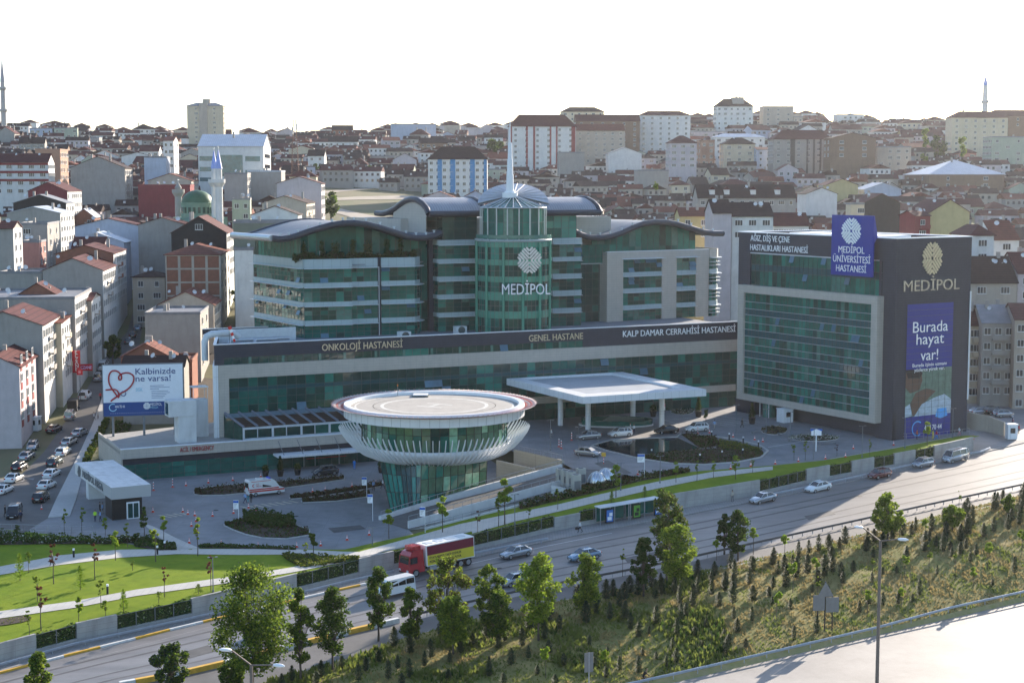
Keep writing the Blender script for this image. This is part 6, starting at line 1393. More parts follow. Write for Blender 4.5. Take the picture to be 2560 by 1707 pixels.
def make_car(kind, col):
 L, W, H_, bl, wr_, xc, xt, xr, xb, th_ = SPEC[kind]; hw = W/2; P = PT[col]; zl = wr_*.62
 t = thing('parked_car' if kind not in ('van', 'panel_van') else kind, 'proto', 'car' if kind not in ('van', 'panel_van') else 'van')
 f = L/2
 st = [(f, zl+.18, .55, hw*.72), (f-.06, zl+.05, .66, hw*.86), (f-.35, zl, .74 if kind != 'van' else .95, hw*.97), (lerp(f, xc, .6), zl, lerp(.76, bl, .75), hw), (xc, zl, bl, hw), (0, zl, bl+.02, hw), (xb+.2, zl, bl+.03, hw), (-f+.3, zl, th_, hw*.98), (-f+.05, zl+.05, th_-.06, hw*.9), (-f, zl+.15, th_-.3, hw*.8)]
 body = loft(st).build('body', P, t)
 m = MB(); a, b_ = hw*.9, hw*.72; z0, z1 = bl+.02, H_-.05; bot = [(xc+.02, -a, z0), (xb, -a, z0), (xb, a, z0), (xc+.02, a, z0)]; tp = [(xt, -b_, z1), (xr, -b_, z1), (xr, b_, z1), (xt, b_, z1)]
 m.add(bot+tp, [(0, 1, 5, 4), (1, 2, 6, 5), (2, 3, 7, 6), (3, 0, 4, 7), (4, 5, 6, 7)]); m.build('windows', CGL, t)
 m = MB(); r0 = .06; V = [(xt-.05, -b_*.97, H_-.045), (xr+.02, -b_*.97, H_-.045), (xr+.02, b_*.97, H_-.045), (xt-.05, b_*.97, H_-.045), (xt-.25, -b_*.8, H_), (xr+.3, -b_*.8, H_), (xr+.3, b_*.8, H_), (xt-.25, b_*.8, H_)]
 m.add(V, [(4, 7, 6, 5)[::-1], (0, 1, 5, 4), (1, 2, 6, 5), (2, 3, 7, 6), (3, 0, 4, 7)], 0, True)
 xm = (xt+xr)/2+.1
 for s in (-1, 1):
  m.tube([(xc+.02, s*a, z0-.02), (xt, s*b_, z1+.01)], .045, 5); m.tube([(xt, s*b_, z1+.01), (xr, s*b_, z1+.01)], .05, 5); m.tube([(xr, s*b_, z1+.01), (xb, s*a, z0-.02)], .07 if kind != 'sedan' else .09, 5); m.tube([(xm, s*a*1.005, z0-.02), (xm, s*b_*1.005, z1)], .05, 5)
  if kind in ('wagon', 'suv', 'van'): m.tube([(xr+.45, s*a*1.0, z0-.02), (xr+.35, s*b_*1.0, z1)], .06, 5)
  if kind == 'panel_van': m.add([(xm, s*(a+.01), z0-.03), (xb+.02, s*(a+.01), z0-.03), (xr, s*(b_+.01), z1), (xm, s*(b_+.01), z1)], [(0, 1, 2, 3) if s < 0 else (3, 2, 1, 0)])
 m.build('roof', P, t)
 for s in (-1, 1):
  MB().ebox((f-.42, s*hw*.62-.14*(s > 0)+0, .56 if kind != 'van' else .75), (.36, -s*.08*0, 0), (0, .18*1, 0), (0, 0, .15)).build('headlight', HDL, t)
  MB().box(-f-.012, -f+.3, s*hw*.75-.13, s*hw*.75+.13, th_-.3, th_-.08).build('tail_light', TLL, t)
  MB().box(xc-.45, xc-.28, s*hw if s > 0 else -hw-.17, hw+.17 if s > 0 else -hw, bl-.02, bl+.12).build('mirror', P, t)
  MB().box(-.9, 1.3, s*hw-.015, s*hw+.015, .52, .55).build('side_trim', BPL, t)
 MB().box(f-.16, f+.015, -.5, .5, .34, .5).build('grille', BPL, t); MB().box(-f-.02, -f+.1, -.26, .26, .62, .74).build('number_plate', PLT, t); MB().box(f-.05, f+.03, -.26, .26, .36, .47).build('number_plate', PLT, t)
 for x in (f-.82, -f+.85):
  for s in (-1, 1):
   w = ob('wheel', WH_[wr_][0], t, (x, s*(hw-.10), wr_)); ob('rim', WH_[wr_][1], w)
 if kind in ('suv', 'wagon'):
  for s in (-1, 1): MB().tube([(xt-.3, s*b_*.85, H_+.03), (xr+.2, s*b_*.85, H_+.03)], .025, 4).build('roof_rail', BPL, t)
 return t
PROTO = {}
CARN = [0]
def road_dir(x, road=True):
 A = [p for p in RLOW];
 for p, q in zip(A, A[1:]):
  if p.x <= x <= q.x: d = q-p; return math.atan2(d.y, d.x), math.atan2(d.z, math.hypot(d.x, d.y))
 d = A[-1]-A[-2]; return math.atan2(d.y, d.x), 0
def place(t, px, row, hd, lab=None, grp=None, pitch=0, nrm=True):
 p = hit(px, row); t.location = p+Vector((0, 0, .01)); q = Vector((0, 0, 1))
 e = 1.2; zx = (drop(p.x+e, p.y)-drop(p.x-e, p.y))/(2*e); zy = (drop(p.x, p.y+e)-drop(p.x, p.y-e))/(2*e)
 if abs(zx) > .35 or abs(zy) > .35: zx = zy = 0
 n = Vector((-zx, -zy, 1)).normalized(); rot = q.rotation_difference(n) @ Matrix.Rotation(hd, 3, 'Z').to_quaternion()
 t.rotation_euler = rot.to_euler()
 if lab: t['label'] = lab
 if grp: t['group'] = grp
 return t
def car(px, row, kind, col, hd, lab, grp='parked cars'):
 k = (kind, col)
 if k not in PROTO: PROTO[k] = make_car(kind, col); t = PROTO[k]
 else: t = copy_tree(PROTO[k])
 if grp == 'cars driving on the road': t.name = 'driving_car' if 'van' not in kind else t.name
 return place(t, px, row, hd, lab, grp)
rw = lambda px, row: road_dir(hit(px, row).x)[0]+math.pi
G1_ = 'cars driving on the road'
for px, row, k, c, l in ((1290, 1391, 'sedan', 'silver', 'silver-grey sedan driving behind the red truck'), (1461, 1398, 'sedan', 'blue', 'ice blue sedan driving behind the silver-grey one'),
 (1287, 1461, 'hatchback', 'silver', 'silver hatchback half hidden behind the roadside trees'), (1907, 1254, 'sedan', 'silver', 'silver sedan driving past the longest concrete wall panel'),
 (2045, 1226, 'sedan', 'white', 'white sedan driving below the slate block'), (2199, 1194, 'hatchback', 'red', 'dark red hatchback at the sunlight edge on the road'), (2306, 1166, 'hatchback', 'silver', 'silver-blue hatchback just ahead of the silver van'),
 (660, 1588, 'hatchback', 'blue', 'blue car hidden behind the big leafy tree')): car(px, row, k, c, rw(px, row), l, G1_)
car(2388, 1152, 'van', 'silver', rw(2388, 1152), 'silver van with side windows at the end of the wall', G1_)
kd = math.atan2(FK.d.y, FK.d.x)
for px, row, k, c, h, l in ((1471, 1097, 'sedan', 'silver', kd+math.pi, 'silver sedan waiting leftmost beside the canopy columns'), (1550, 1091, 'suv', 'white', kd+math.pi, 'white suv with two men beside it under the canopy edge'),
 (1666, 1083, 'sedan', 'black', kd+math.pi, 'black sedan beside the right front canopy column'), (1742, 1078, 'suv', 'white', kd+math.pi, 'white suv waiting rightmost of the canopy row'),
 (1470, 1139, 'sedan', 'silver', R(-28), 'silver sedan turning round the plaza pool'), (813, 1187, 'suv', 'grey', FA.rz+math.pi, 'dark grey suv parked at the emergency entrance')): car(px, row, k, c, h, l, 'cars on the hospital plaza')
sdir = R(97)
for px, row, k, c, h, l in ((10, 1232, 'sedan', 'white', sdir-.25, 'white sedan nearest in the left parked row, cut by the picture edge'), (36, 1203, 'sedan', 'white', sdir-.25, 'white sedan second in the left parked row'),
 (50, 1174, 'hatchback', 'black', sdir-.22, 'black hatchback in the left parked row between white and silver cars'), (68, 1147, 'sedan', 'silver', sdir-.2, 'silver sedan in the left parked row, seen from behind'),
 (82, 1122, 'hatchback', 'silver', sdir+math.pi, 'silver hatchback facing the camera, top of the left parked row'), (136, 1079, 'sedan', 'grey', sdir-.25, 'dark sedan parked beside the white street booth'),
 (175, 1047, 'panel_van', 'silver', sdir, 'silver small van parked behind the dark loaded truck'), (213, 997, 'panel_van', 'white', sdir-.15, 'white small van driving up the left street'),
 (246, 951, 'panel_van', 'silver', sdir, 'pale van stopped at the pharmacy corner'), (258, 922, 'van', 'white', sdir, 'white van half hidden behind the billboard'),
 (200, 1088, 'sedan', 'silver', sdir-.3, 'silver sedan farthest in the right parked row'), (174, 1111, 'sedan', 'silver', sdir-.3, 'silver sedan second farthest in the right parked row'),
 (159, 1136, 'hatchback', 'white', sdir-.25, 'white hatchback between silver sedan and teal wagon'), (138, 1162, 'wagon', 'teal', sdir-.2, 'dark teal estate car with roof load in the right parked row'),
 (130, 1191, 'sedan', 'white', sdir-.25, 'white sedan directly in front of the teal estate car'), (117, 1220, 'sedan', 'white', sdir-.25, 'white sedan before the black suv in the right parked row'),
 (103, 1252, 'wagon', 'black', sdir-.1, 'black car nearest in the right parked row beside a cone'), (36, 1292, 'panel_van', 'black', sdir+math.pi, 'black van facing the camera with men beside it, lower left'),
 (346, 824, 'hatchback', 'blue', sdir, 'pale blue car up the shaded street'), (333, 842, 'hatchback', 'black', sdir, 'dark car parked up the shaded street'), (322, 857, 'sedan', 'grey', sdir, 'grey car parked lowest up the shaded street'), (372, 780, 'van', 'beige', R(10), 'beige minibus crossing at the end of the shaded street'),
 (842, 462, 'hatchback', 'white', R(0), 'small white car on the lane left above the field'), (1031, 465, 'sedan', 'white', R(0), 'small white car parked beside the blue striped apartments'),
 (2449, 1036, 'sedan', 'silver', R(20), 'silver-blue car behind the beige wall, leftmost of three'), (2484, 1036, 'suv', 'black', R(20), 'black suv behind the beige wall, middle of three'), (2508, 1042, 'hatchback', 'silver', R(20), 'silver hatchback behind the beige wall, rightmost of three')): car(px, row, k, c, h, l)
t = thing('loaded_truck', 'small dark truck with a high covered load on the left street', 'truck'); loft([(2.4, .3, 1.0, .8), (1.4, .3, 1.1, .9), (-2.3, .3, 1.0, .9)]).build('body', PT['grey'], t); m = MB(); m.box(-2.3, .7, -.95, .95, 1.0, 2.3); m.build('load_cover', BPL, t); m = MB(); m.box(.75, 1.7, -.8, .8, 1.1, 1.9); m.build('cab', CGL, t)
for x in (1.5, -1.5):
 for s in (-1, 1): w = ob('wheel', WH_[.36][0], t, (x, s*.8, .36)); ob('rim', WH_[.36][1], w)
place(t, 185, 1024, sdir)
amb = thing('ambulance', 'white ambulance van with red stripes and crescent in the lower plaza', 'ambulance'); W_ = .99
m = MB(); prof = [(3.0, .35), (3.02, .75), (2.85, 1.05), (2.15, 1.32), (1.35, 2.35), (.9, 2.62), (-2.85, 2.66), (-3.0, 2.4), (-3.02, .4)]
n = len(prof); Vv = []
for (x, z) in prof:
 w = W_*(1 if z < 1.5 else .93); Vv += [(x, -w, z), (x, w, z)]
F = [(2*i, 2*i+1, 2*((i+1) % n)+1, 2*((i+1) % n)) for i in range(n)]; m.add(Vv, F); m.add([Vv[2*i] for i in range(n)], [list(range(n))]); m.add([Vv[2*i+1] for i in range(n)], [list(range(n))[::-1]]); m.build('body', PT['white'], amb)
for s in (-1, 1):
 y = s*(W_-.045); o = .03*s; q = (lambda P, mi, nm: MB().add([(x, s*(lerp(W_, W_*.93, clamp((z-1.05)/.9))+.012), z) for x, z in P], [list(range(len(P))) if s < 0 else list(range(len(P)))[::-1]]).build(nm, mi, amb))
 q([(1.35, 1.45), (2.0, 1.42), (1.45, 2.15), (1.3, 2.25), (1.0, 2.25), (1.0, 1.45)], CGL, 'cab_window'); q([(.75, 1.42), (.75, 2.2), (-.75, 2.2), (-.75, 1.42)], CGL, 'side_window')
 q([(2.95, .74), (2.95, .98), (-2.98, .98), (-2.98, .74)], REDP, 'red_stripe'); q([(2.0, 1.08), (2.0, 1.26), (-2.98, 1.26), (-2.98, 1.08)], REDP, 'red_stripe'); q([(.7, 2.36), (.7, 2.44), (-2.6, 2.44), (-2.6, 2.36)], REDP, 'red_stripe')
 m = MB(); c = (-2.2, 1.78); V = []
 for i in range(13): a = R(50+i*260/12); V.append((c[0]+.27*math.cos(a), c[1]+.27*math.sin(a)))
 for i in range(12, -1, -1): a = R(50+i*260/12); V.append((c[0]+.07+.2*math.cos(a), c[1]+.2*math.sin(a)))
 k = len(V); m.add([(x, s*(W_*.955+.02), z) for x, z in V], [(i, i+1, k-2-i, k-1-i) for i in range(12)]); m.build('crescent', REDP, amb)
 for j, (tx_, sz) in enumerate((('ACİL', .32), ('AMBULANS', .32))):
  o = text_mesh(tx_, sz, REDP, 'lettering', amb, depth=.005, width=.55 if j == 0 else .95); o.location = ((-1.85 if s < 0 else -.9), s*(W_*.955+.025), 1.85-j*.32); o.rotation_euler = (math.pi/2, 0, 0 if s < 0 else math.pi)
 MB().box(2.75, 3.03, s*.72-.16, s*.72+.16, .75, .98).build('headlight', HDL, amb); MB().box(-3.05, -2.98, s*.8-.1, s*.8+.1, 1.0, 1.6).build('tail_light', TLL, amb)
MB().add([(2.12, -.8, 1.36), (2.12, .8, 1.36), (1.42, .75, 2.3), (1.42, -.75, 2.3)], [(0, 1, 2, 3)]).build('windscreen', CGL, amb)
MB().box(-3.05, -3.0, -.7, .7, 1.4, 2.2).build('rear_window', CGL, amb); MB().box(.5, .8, -.6, .6, 2.62, 2.78).build('light_bar', mat('blue lamp bar', (.02, .06, .5), .3), amb); MB().box(-1.4, -.4, -.4, .4, 2.66, 2.8).build('roof_vent', PT['white'], amb)
for x in (2.0, -1.9):
 for s in (-1, 1): w = ob('wheel', WH_[.34][0], amb, (x, s*.88, .34)); ob('rim', WH_[.34][1], w)
place(amb, 662, 1236, FA.rz+R(6))
trk = thing('lorry', 'red cab lorry with white, maroon and yellow cargo box on the road', 'lorry')
m = MB(); prof = [(5.0, .45), (5.08, 1.0), (5.0, 1.6), (4.75, 2.75), (4.45, 3.2), (3.9, 3.35), (2.7, 3.4), (2.6, .55)]
n = len(prof); Vv = []
for i, (x, z) in enumerate(prof): w = 1.2 if z < 2.8 else 1.05; Vv += [(x, -w, z), (x, w, z)]
m.add(Vv, [(2*i, 2*i+1, 2*((i+1) % n)+1, 2*((i+1) % n)) for i in range(n)]); m.add([Vv[2*i] for i in range(n)], [list(range(n))]); m.add([Vv[2*i+1] for i in range(n)], [list(range(n))[::-1]])
m.build('cab', PT['truck red'], trk); MB().box(2.9, 4.2, -.85, .85, 3.38, 3.85).build('wind_deflector', PT['truck red'], trk)
MB().add([(5.02, -1.05, 1.75), (5.02, 1.05, 1.75), (4.8, .98, 2.65), (4.8, -.98, 2.65)], [(0, 1, 2, 3)]).build('windscreen', CGL, trk); MB().box(5.02, 5.12, -1.1, 1.1, .5, .62).build('bumper', BPL, trk)
for s in (-1, 1):
 MB().add([(4.7, s*1.215, 1.75), (3.7, s*1.215, 1.75), (3.7, s*1.215, 2.55), (4.5, s*1.215, 2.55)], [(0, 1, 2, 3)]).build('cab_window', CGL, trk); MB().box(4.95, 5.1, s*.9-.2, s*.9+.2, .75, 1.0).build('headlight', HDL, trk); MB().box(4.6, 4.8, s*1.35-.1, s*1.35+.1, 1.8, 2.5).build('mirror', BPL, trk)
LX0, LX1, BZ0, BZ1 = -5.2, 2.3, 1.05, 3.75
m = MB(); m.box(LX0, LX1, -1.25, 1.25, BZ0, BZ1, 0); m.build('cargo_box', mat('truck box white', (.74, .74, .72), .5, var=.05), trk)
MAR = mat('truck panel maroon', (.16, .012, .03), .5, var=.05); YEL = mat('truck panel yellow', (.62, .5, .04), .5, var=.04)
for s in (-1, 1):
 MB().box(LX0+.1, LX1-.1, s*1.262-.01, s*1.262+.01, 2.45, BZ1-.12).build('maroon_panel', MAR, trk); MB().box(LX0+.1, LX1-.1, s*1.262-.01, s*1.262+.01, BZ0+.1, 2.447).build('yellow_panel', YEL, trk)
 for j, tx_ in enumerate(('FİYATLARIMIZI TAKİP EDENLER', 'PEŞİMİZDE KONVOY OLUŞTURUYOR.')):
  o = text_mesh(tx_, .42, BPL, 'lettering', trk, depth=.005, width=5.0, off=.008); o.location = (-4.9 if s < 0 else 1.9, s*1.28, 1.95-j*.5); o.rotation_euler = (math.pi/2, 0, 0 if s < 0 else math.pi)
for x in (-3.9, -2.2, -.4, 1.2): MB().box(x-.5, x+.5, -.6, .5, BZ1+.005, BZ1+.05).build('roof_panel', SHD, trk)
MB().box(LX0, 2.6, -.5, .5, .6, BZ0).build('chassis', BPL, trk); MB().box(-2.2, 1.8, -1.15, 1.15, .45, .95).build('side_guard', STEEL, trk)
for x in (4.0, -3.0, -4.2):
 for s in (-1, 1): w = ob('wheel', WHT[0], trk, (x, s*1.05, .5)); ob('rim', WHT[1], w)
place(trk, 1092, 1424, rw(1092, 1424))
mbus = thing('minibus', 'white minibus with dark side windows driving ahead of the lorry', 'minibus')
m = MB(); prof = [(2.55, .35), (2.6, .8), (2.35, 1.1), (1.9, 1.3), (1.5, 2.0), (1.2, 2.15), (-2.5, 2.2), (-2.6, .4)]; n = len(prof); Vv = []
for i, (x, z) in enumerate(prof): w = .98 if z < 1.35 else .88; Vv += [(x, -w, z), (x, w, z)]
m.add(Vv, [(2*i, 2*i+1, 2*((i+1) % n)+1, 2*((i+1) % n)) for i in range(n)]); m.add([Vv[2*i] for i in range(n)], [list(range(n))]); m.add([Vv[2*i+1] for i in range(n)], [list(range(n))[::-1]]); m.build('body', PT['white'], mbus)
for s in (-1, 1):
 for a, b in ((1.75, .9), (.8, -.1), (-.2, -1.2), (-1.3, -2.4)): MB().add([(a, s*.975, 1.32), (b, s*.975, 1.32), (b, s*.9, 1.95), (min(a, 1.3), s*.9, 1.95)], [(0, 1, 2, 3)]).build('side_window', CGL, mbus)
 MB().box(2.35, 2.6, s*.7-.14, s*.7+.14, .8, 1.0).build('headlight', HDL, mbus)
 for x in (1.7, -1.6): w = ob('wheel', WH_[.34][0], mbus, (x, s*.88, .34)); ob('rim', WH_[.34][1], w)
MB().add([(1.95, -.85, 1.32), (1.95, .85, 1.32), (1.53, .8, 1.97), (1.53, -.8, 1.97)], [(0, 1, 2, 3)]).build('windscreen', CGL, mbus); MB().box(-2.63, -2.58, -.7, .7, 1.3, 1.95).build('rear_window', CGL, mbus)
place(mbus, 985, 1487, rw(985, 1487))
# ================================================================ STREET FURNITURE
def inst(name, label, cat, grp, parts, loc, rz=0, sc=1, kids=True):
 t = thing(name, label, cat, loc, rz, grp); t.scale = (sc,)*3
 for nm, me in parts:
  if me: ob(nm, me, t)
 return t
def me_(mb, mats, name='m'):
 me = bpy.data.meshes.new(name); me.from_pydata(mb.v, [], mb.f); [me.materials.append(q) for q in (mats if isinstance(mats, (list, tuple)) else [mats])]
 me.polygons.foreach_set('material_index', mb.m); me.polygons.foreach_set('use_smooth', mb.sm); me.update(); return me
CORG = mat('cone orange red', (.62, .06, .03), .55, var=.05)
cb = MB(); cb.box(-.25, .25, -.25, .25, 0, .05); CB = me_(cb, CORG)
cc_ = MB(); cc_.cyl((0, 0, .05), (0, 0, .32), .19, .14, 12, 0); cc_.cyl((0, 0, .32), (0, 0, .52), .14, .1, 12, 1); cc_.cyl((0, 0, .52), (0, 0, .66), .1, .075, 12, 0); cc_.cyl((0, 0, .66), (0, 0, .78), .075, .055, 12, 1); cc_.cyl((0, 0, .78), (0, 0, .92), .055, .03, 12, 0); CC = me_(cc_, [CORG, WLET])
cz = lambda z, ox, oy: (ox+z[0]*.2381, oy+z[1]*.2381)
cones = [cz(q, 300, 1080) for q in ((693, 562), (928, 533), (1185, 508), (1480, 470), (660, 838), (713, 864), (785, 877), (972, 882), (1192, 852), (1350, 797), (1417, 818), (800, 937), (750, 987), (802, 1032), (727, 1164), (1063, 1182), (1450, 1207), (1855, 1207), (2107, 1192), (2023, 627), (2155, 612), (345, 838))]+[cz(q, 520, 980) for q in ((1762, 967), (1512, 992), (1460, 1552), (1692, 1500))]+[cz(q, 1360, 1000) for q in ((1985, 387), (2212, 417), (2298, 437), (2170, 697), (1960, 722), (985, 782), (1232, 772), (1738, 345))]+[(1700+x*.3661, 1133+y*.3661) for x, y in ((345, 106), (485, 84), (650, 73), (808, 56), (993, 38), (1130, 26))]+[(1820+x*.2723, 720+y*.2723) for x, y in ((1520, 1442), (1150, 1474), (2250, 1388))]+[(104, 1273), (2532, 1052)]
def where(px, row):
 if px < 470 and row > 1250: return 'by the gatehouse'
 if px < 700: return 'on the lower plaza left of the ambulance' if row < 1240 else 'on the lower plaza near the planted oval'
 if px < 1000: return 'in front of the glass helipad base'
 if px < 1500: return 'beside the ramp top'
 if px < 1900: return 'on the upper plaza edge left of the slate block'
 return 'on the plaza lane in front of the slate block'
CN_ = {}
ORD = ('first', 'second', 'third', 'fourth', 'fifth', 'sixth', 'seventh', 'eighth', 'ninth', 'tenth', 'eleventh', 'twelfth')
for x, y in sorted(cones):
 w_ = where(x, y); CN_[w_] = CN_.get(w_, -1)+1
 p = hit(x, y); inst('traffic_cone', ORD[CN_[w_]]+' orange cone from the left '+w_, 'traffic cone', 'traffic cones', (('base', CB), ('cone', CC)), p, random.random(), .85)
pb = MB();
for k in range(6): pb.cyl((0, 0, .1+k*.22), (0, 0, .32+k*.22), .07, n=8, m=k % 2)
PB_ = me_(pb, [CORG, WLET]);
for (x, y), l in zip([cz((157, 490), 1360, 1000), cz((181, 508), 1360, 1000), cz((290, 422), 1360, 1000), cz((1615, 352), 1360, 1000), cz((352, 612), 300, 1080), cz((553, 577), 300, 1080)], ('left one of the pair near the ramp top', 'right one of the pair near the ramp top', 'left of the waiting silver sedan', 'before the rightmost white suv', 'nearest the gatehouse', 'between gatehouse and emergency wing')):
 inst('striped_post', 'tall red and white striped post, '+l, 'bollard', 'striped posts', (('base', CB), ('post', PB_)), hit(x, y), 0)
def lamp_parts(h):
 m = MB(); m.cyl((0, 0, 0), (0, 0, h), .07, .05, 8); m.cyl((0, 0, 0), (0, 0, .25), .13, n=8); a = me_(m, GREY); m = MB(); m.cyl((-.45, 0, h), (.45, 0, h), .03, n=5); m.box(-.6, -.3, -.12, .12, h-.03, h+.05); m.box(.3, .6, -.12, .12, h-.03, h+.05); return a, me_(m, GREY)
LA_ = {h: lamp_parts(h) for h in (4.2, 5.2)}
for px, r1, h, l in ((533, 1479, 4.2, 'lower path by the second concrete wall'), (723, 1440, 4.2, 'right end of the lower garden path'), (931, 1394, 4.2, 'lawn edge left of the lorry'), (1287, 1310, 4.2, 'path above the long hedge fence'), (1376, 1126, 5.2, 'upper plaza, leftmost of three by the waiting cars'), (1447, 1145, 5.2, 'upper plaza beside the turning silver sedan'), (1495, 1160, 5.2, 'upper plaza beside the yellow signal post'), (1840, 1083, 5.2, 'before the slate block left corner'), (1915, 1095, 5.2, 'beside the small grey booth'), (1975, 1103, 5.2, 'beside the round flower bed'), (2034, 1148, 5.2, 'behind the house-shaped sign'), (2155, 1143, 5.2, 'below the slate block corner'), (2262, 1120, 5.2, 'below the large poster, left'), (2381, 1094, 5.2, 'below the large poster, right'), (1552, 1226, 4.2, 'right lawn strip, first'), (1650, 1208, 4.2, 'right lawn strip, second'), (68, 1690-200, 0, '')):
 if h: a, b = LA_[h]; inst('garden_lamp', 'slim dark lamp post, '+l, 'lamp post', 'slim lamp posts', (('pole', a), ('lamp_head', b)), hit(px, r1), R(15))
m = MB(); m.cyl((0, 0, 0), (0, 0, .95), .13, n=10); a = me_(m, BPL); m = MB(); m.cyl((0, 0, .95), (0, 0, 1.2), .14, n=10); b = me_(m, WLET)
for px, r, l in ((184.5, 1393, 'upper path left'), (393.5, 1386, 'upper path middle'), (269, 1484, 'lower path left'), (610.6, 1443, 'lower path middle'), (412, 1374, 'bed by the gatehouse link path'), (1716, 1088, 'garden island top left'), (1779, 1093, 'garden island top'), (1823, 1099, 'garden island top middle'), (1858, 1108, 'garden island top right'), (1896, 1118, 'garden island right'), (1857, 1139, 'garden island lower right'), (1805, 1144, 'garden island lower middle'), (1750, 1152, 'garden island lower left'), (1629, 1140, 'garden island left tip')):
 inst('bollard_light', 'short black bollard light with white cap, '+l, 'bollard light', 'bollard lights', (('post', a), ('cap', b)), hit(px, r), 0)
def big_lamp(px, row, Y, hz, heads, lab, base):
 J = pY(px, row, Y); t = thing('street_lamp', lab, 'street lamp', (J.x, J.y, base), 0, 'double-headed street lamps'); h = J.z-base
 m = MB(); m.cyl((0, 0, 0), (0, 0, h), .19, .14, 12); m.build('pole', mat('brown grey lamp pole', (.16, .13, .11), .6, var=.08), t)
 for hx, hy in heads:
  H2 = pY(hx, hy, Y-1.0); e = Vector((H2.x-J.x, -1.0, H2.z-base))
  m = MB(); m.cyl((0, 0, h), e, .07, .06, 8); m.build('arm', mat('brown grey lamp pole', (.16, .13, .11)), t)
  d = (e-Vector((0, 0, h))).normalized(); m = MB(); d.z *= .3; d.normalize(); m.tube([e, e+d*.25, e+d*.8, e+d*1.1], [.1, .2, .19, .06], 10); m.v = [(x, y, lerp(e.z, z, .8)) for x, y, z in m.v]; m.build('lamp_head', CAP, t)
big_lamp(2201, 1352, 158.5, 15, ((2157, 1318), (2245, 1347)), 'tall brown double-armed street lamp in front of the highway', 0.)
big_lamp(628, 1662, 128, 12, ((578, 1624), (684, 1661)), 'double-armed street lamp with white heads at the bottom beside the big leafy tree', 0.)
def flag_sign(px, r0, r1, lab, w=.75, h=1.3, mt=None):
 p = hit(px, r1); zt_ = pY(px, r0, p.y).z-p.z; t = thing('direction_sign', lab, 'sign', p, 0, 'direction signs')
 m = MB(); m.cyl((0, 0, 0), (0, 0, zt_), .05, n=6); m.build('post', WPAN, t); m = MB(); m.box(-w, 0, -.04, .04, zt_-h, zt_); m.box(-w, 0, -.055, -.04, zt_-h*.3, zt_-.05, 1)
 for k in range(3): m.box(-w+.1, -.2-.1*k, -.052, -.04, zt_-h*.45-k*.2, zt_-h*.45-k*.2+.06, 2)
 m.build('sign_plate', [WLET, mat('sign blue', (.03, .12, .45), .5), mat('sign grey print', (.25, .27, .3), .6)], t)
flag_sign(597, 1250, 1304, 'white-blue flag sign on post beside the planted oval'); flag_sign(917, 1192, 1244, 'white-blue flag sign on post left of the helipad base, upper'); flag_sign(932, 1235, 1302, 'white-blue flag sign on post left of the helipad base, lower'); flag_sign(1063, 1267, 1331, 'white-blue flag sign on post at the foot of the ramp wall'); flag_sign(1611, 1135, 1194, 'white information sign on post in front of the garden island', 1.1, 1.25)
p = hit(2040, 1128); zt_ = pY(2040, 1072, p.y).z-p.z; t = thing('house_shaped_sign', 'white house-shaped sign on a post in front of the slate block', 'sign', p); m = MB(); m.cyl((0, 0, 0), (0, 0, zt_-.8), .12, n=8); m.build('post', WPAN, t); m = MB(); m.xz([(-.85, zt_-1.1), (.85, zt_-1.1), (.85, zt_-.35), (0, zt_), (-.85, zt_-.35)], -.08, .08); m.build('sign_plate', WLET, t); m = MB(); m.box(-1., -.1, -.02, .12, zt_-.35, zt_-.02); m.box(.1, 1., -.02, .12, zt_-.35, zt_-.02); m.build('blue_corners', mat('sign blue', (.03, .12, .45)), t)
p = hit(2062, 1577); t = thing('road_sign', 'grey backs of two square road signs and a triangle on three dark posts', 'road sign', p, R(8)); up = pY(2062, 1453, p.y).z-p.z
for x, a in ((-1.55, .72), (0, 1.), (1.6, .7)): MB().box(x*.55-.06, x*.55+.06, .05, .17, 0, up*a).build('post', BPL, t)
SGN = mat('grey sign back', (.2, .2, .2), .5, var=.1, metal=.3)
m = MB(); m.box(-1.45, -.08, -.03, .03, up*.42, up*.73); m.build('sign_plate', SGN, t); m = MB(); m.box(.08, 1.6, -.03, .03, up*.38, up*.68); m.build('sign_plate', SGN, t); m = MB(); m.xz([(-.95, up*.7), (.95, up*.7), (0, up*1.0)], -.06, -.03); m.build('triangle_plate', SGN, t)
p = pf(1472, 1745, lambda x, y: .5); p.z = drop(p.x, p.y); up = pY(1472, 1630, p.y).z-p.z; t = thing('road_sign', 'grey back of a tall narrow road sign at the bottom edge', 'road sign', p, R(20)); MB().cyl((0, 0, 0), (0, 0, up), .06, n=6).build('post', STEEL, t); m = MB(); m.box(-.5, .45, -.04, 0, up-2.0, up); m.build('sign_plate', SGN, t)
POSTM = me_(MB().box(-.05, .05, -.05, .05, 0, .72), STEEL)
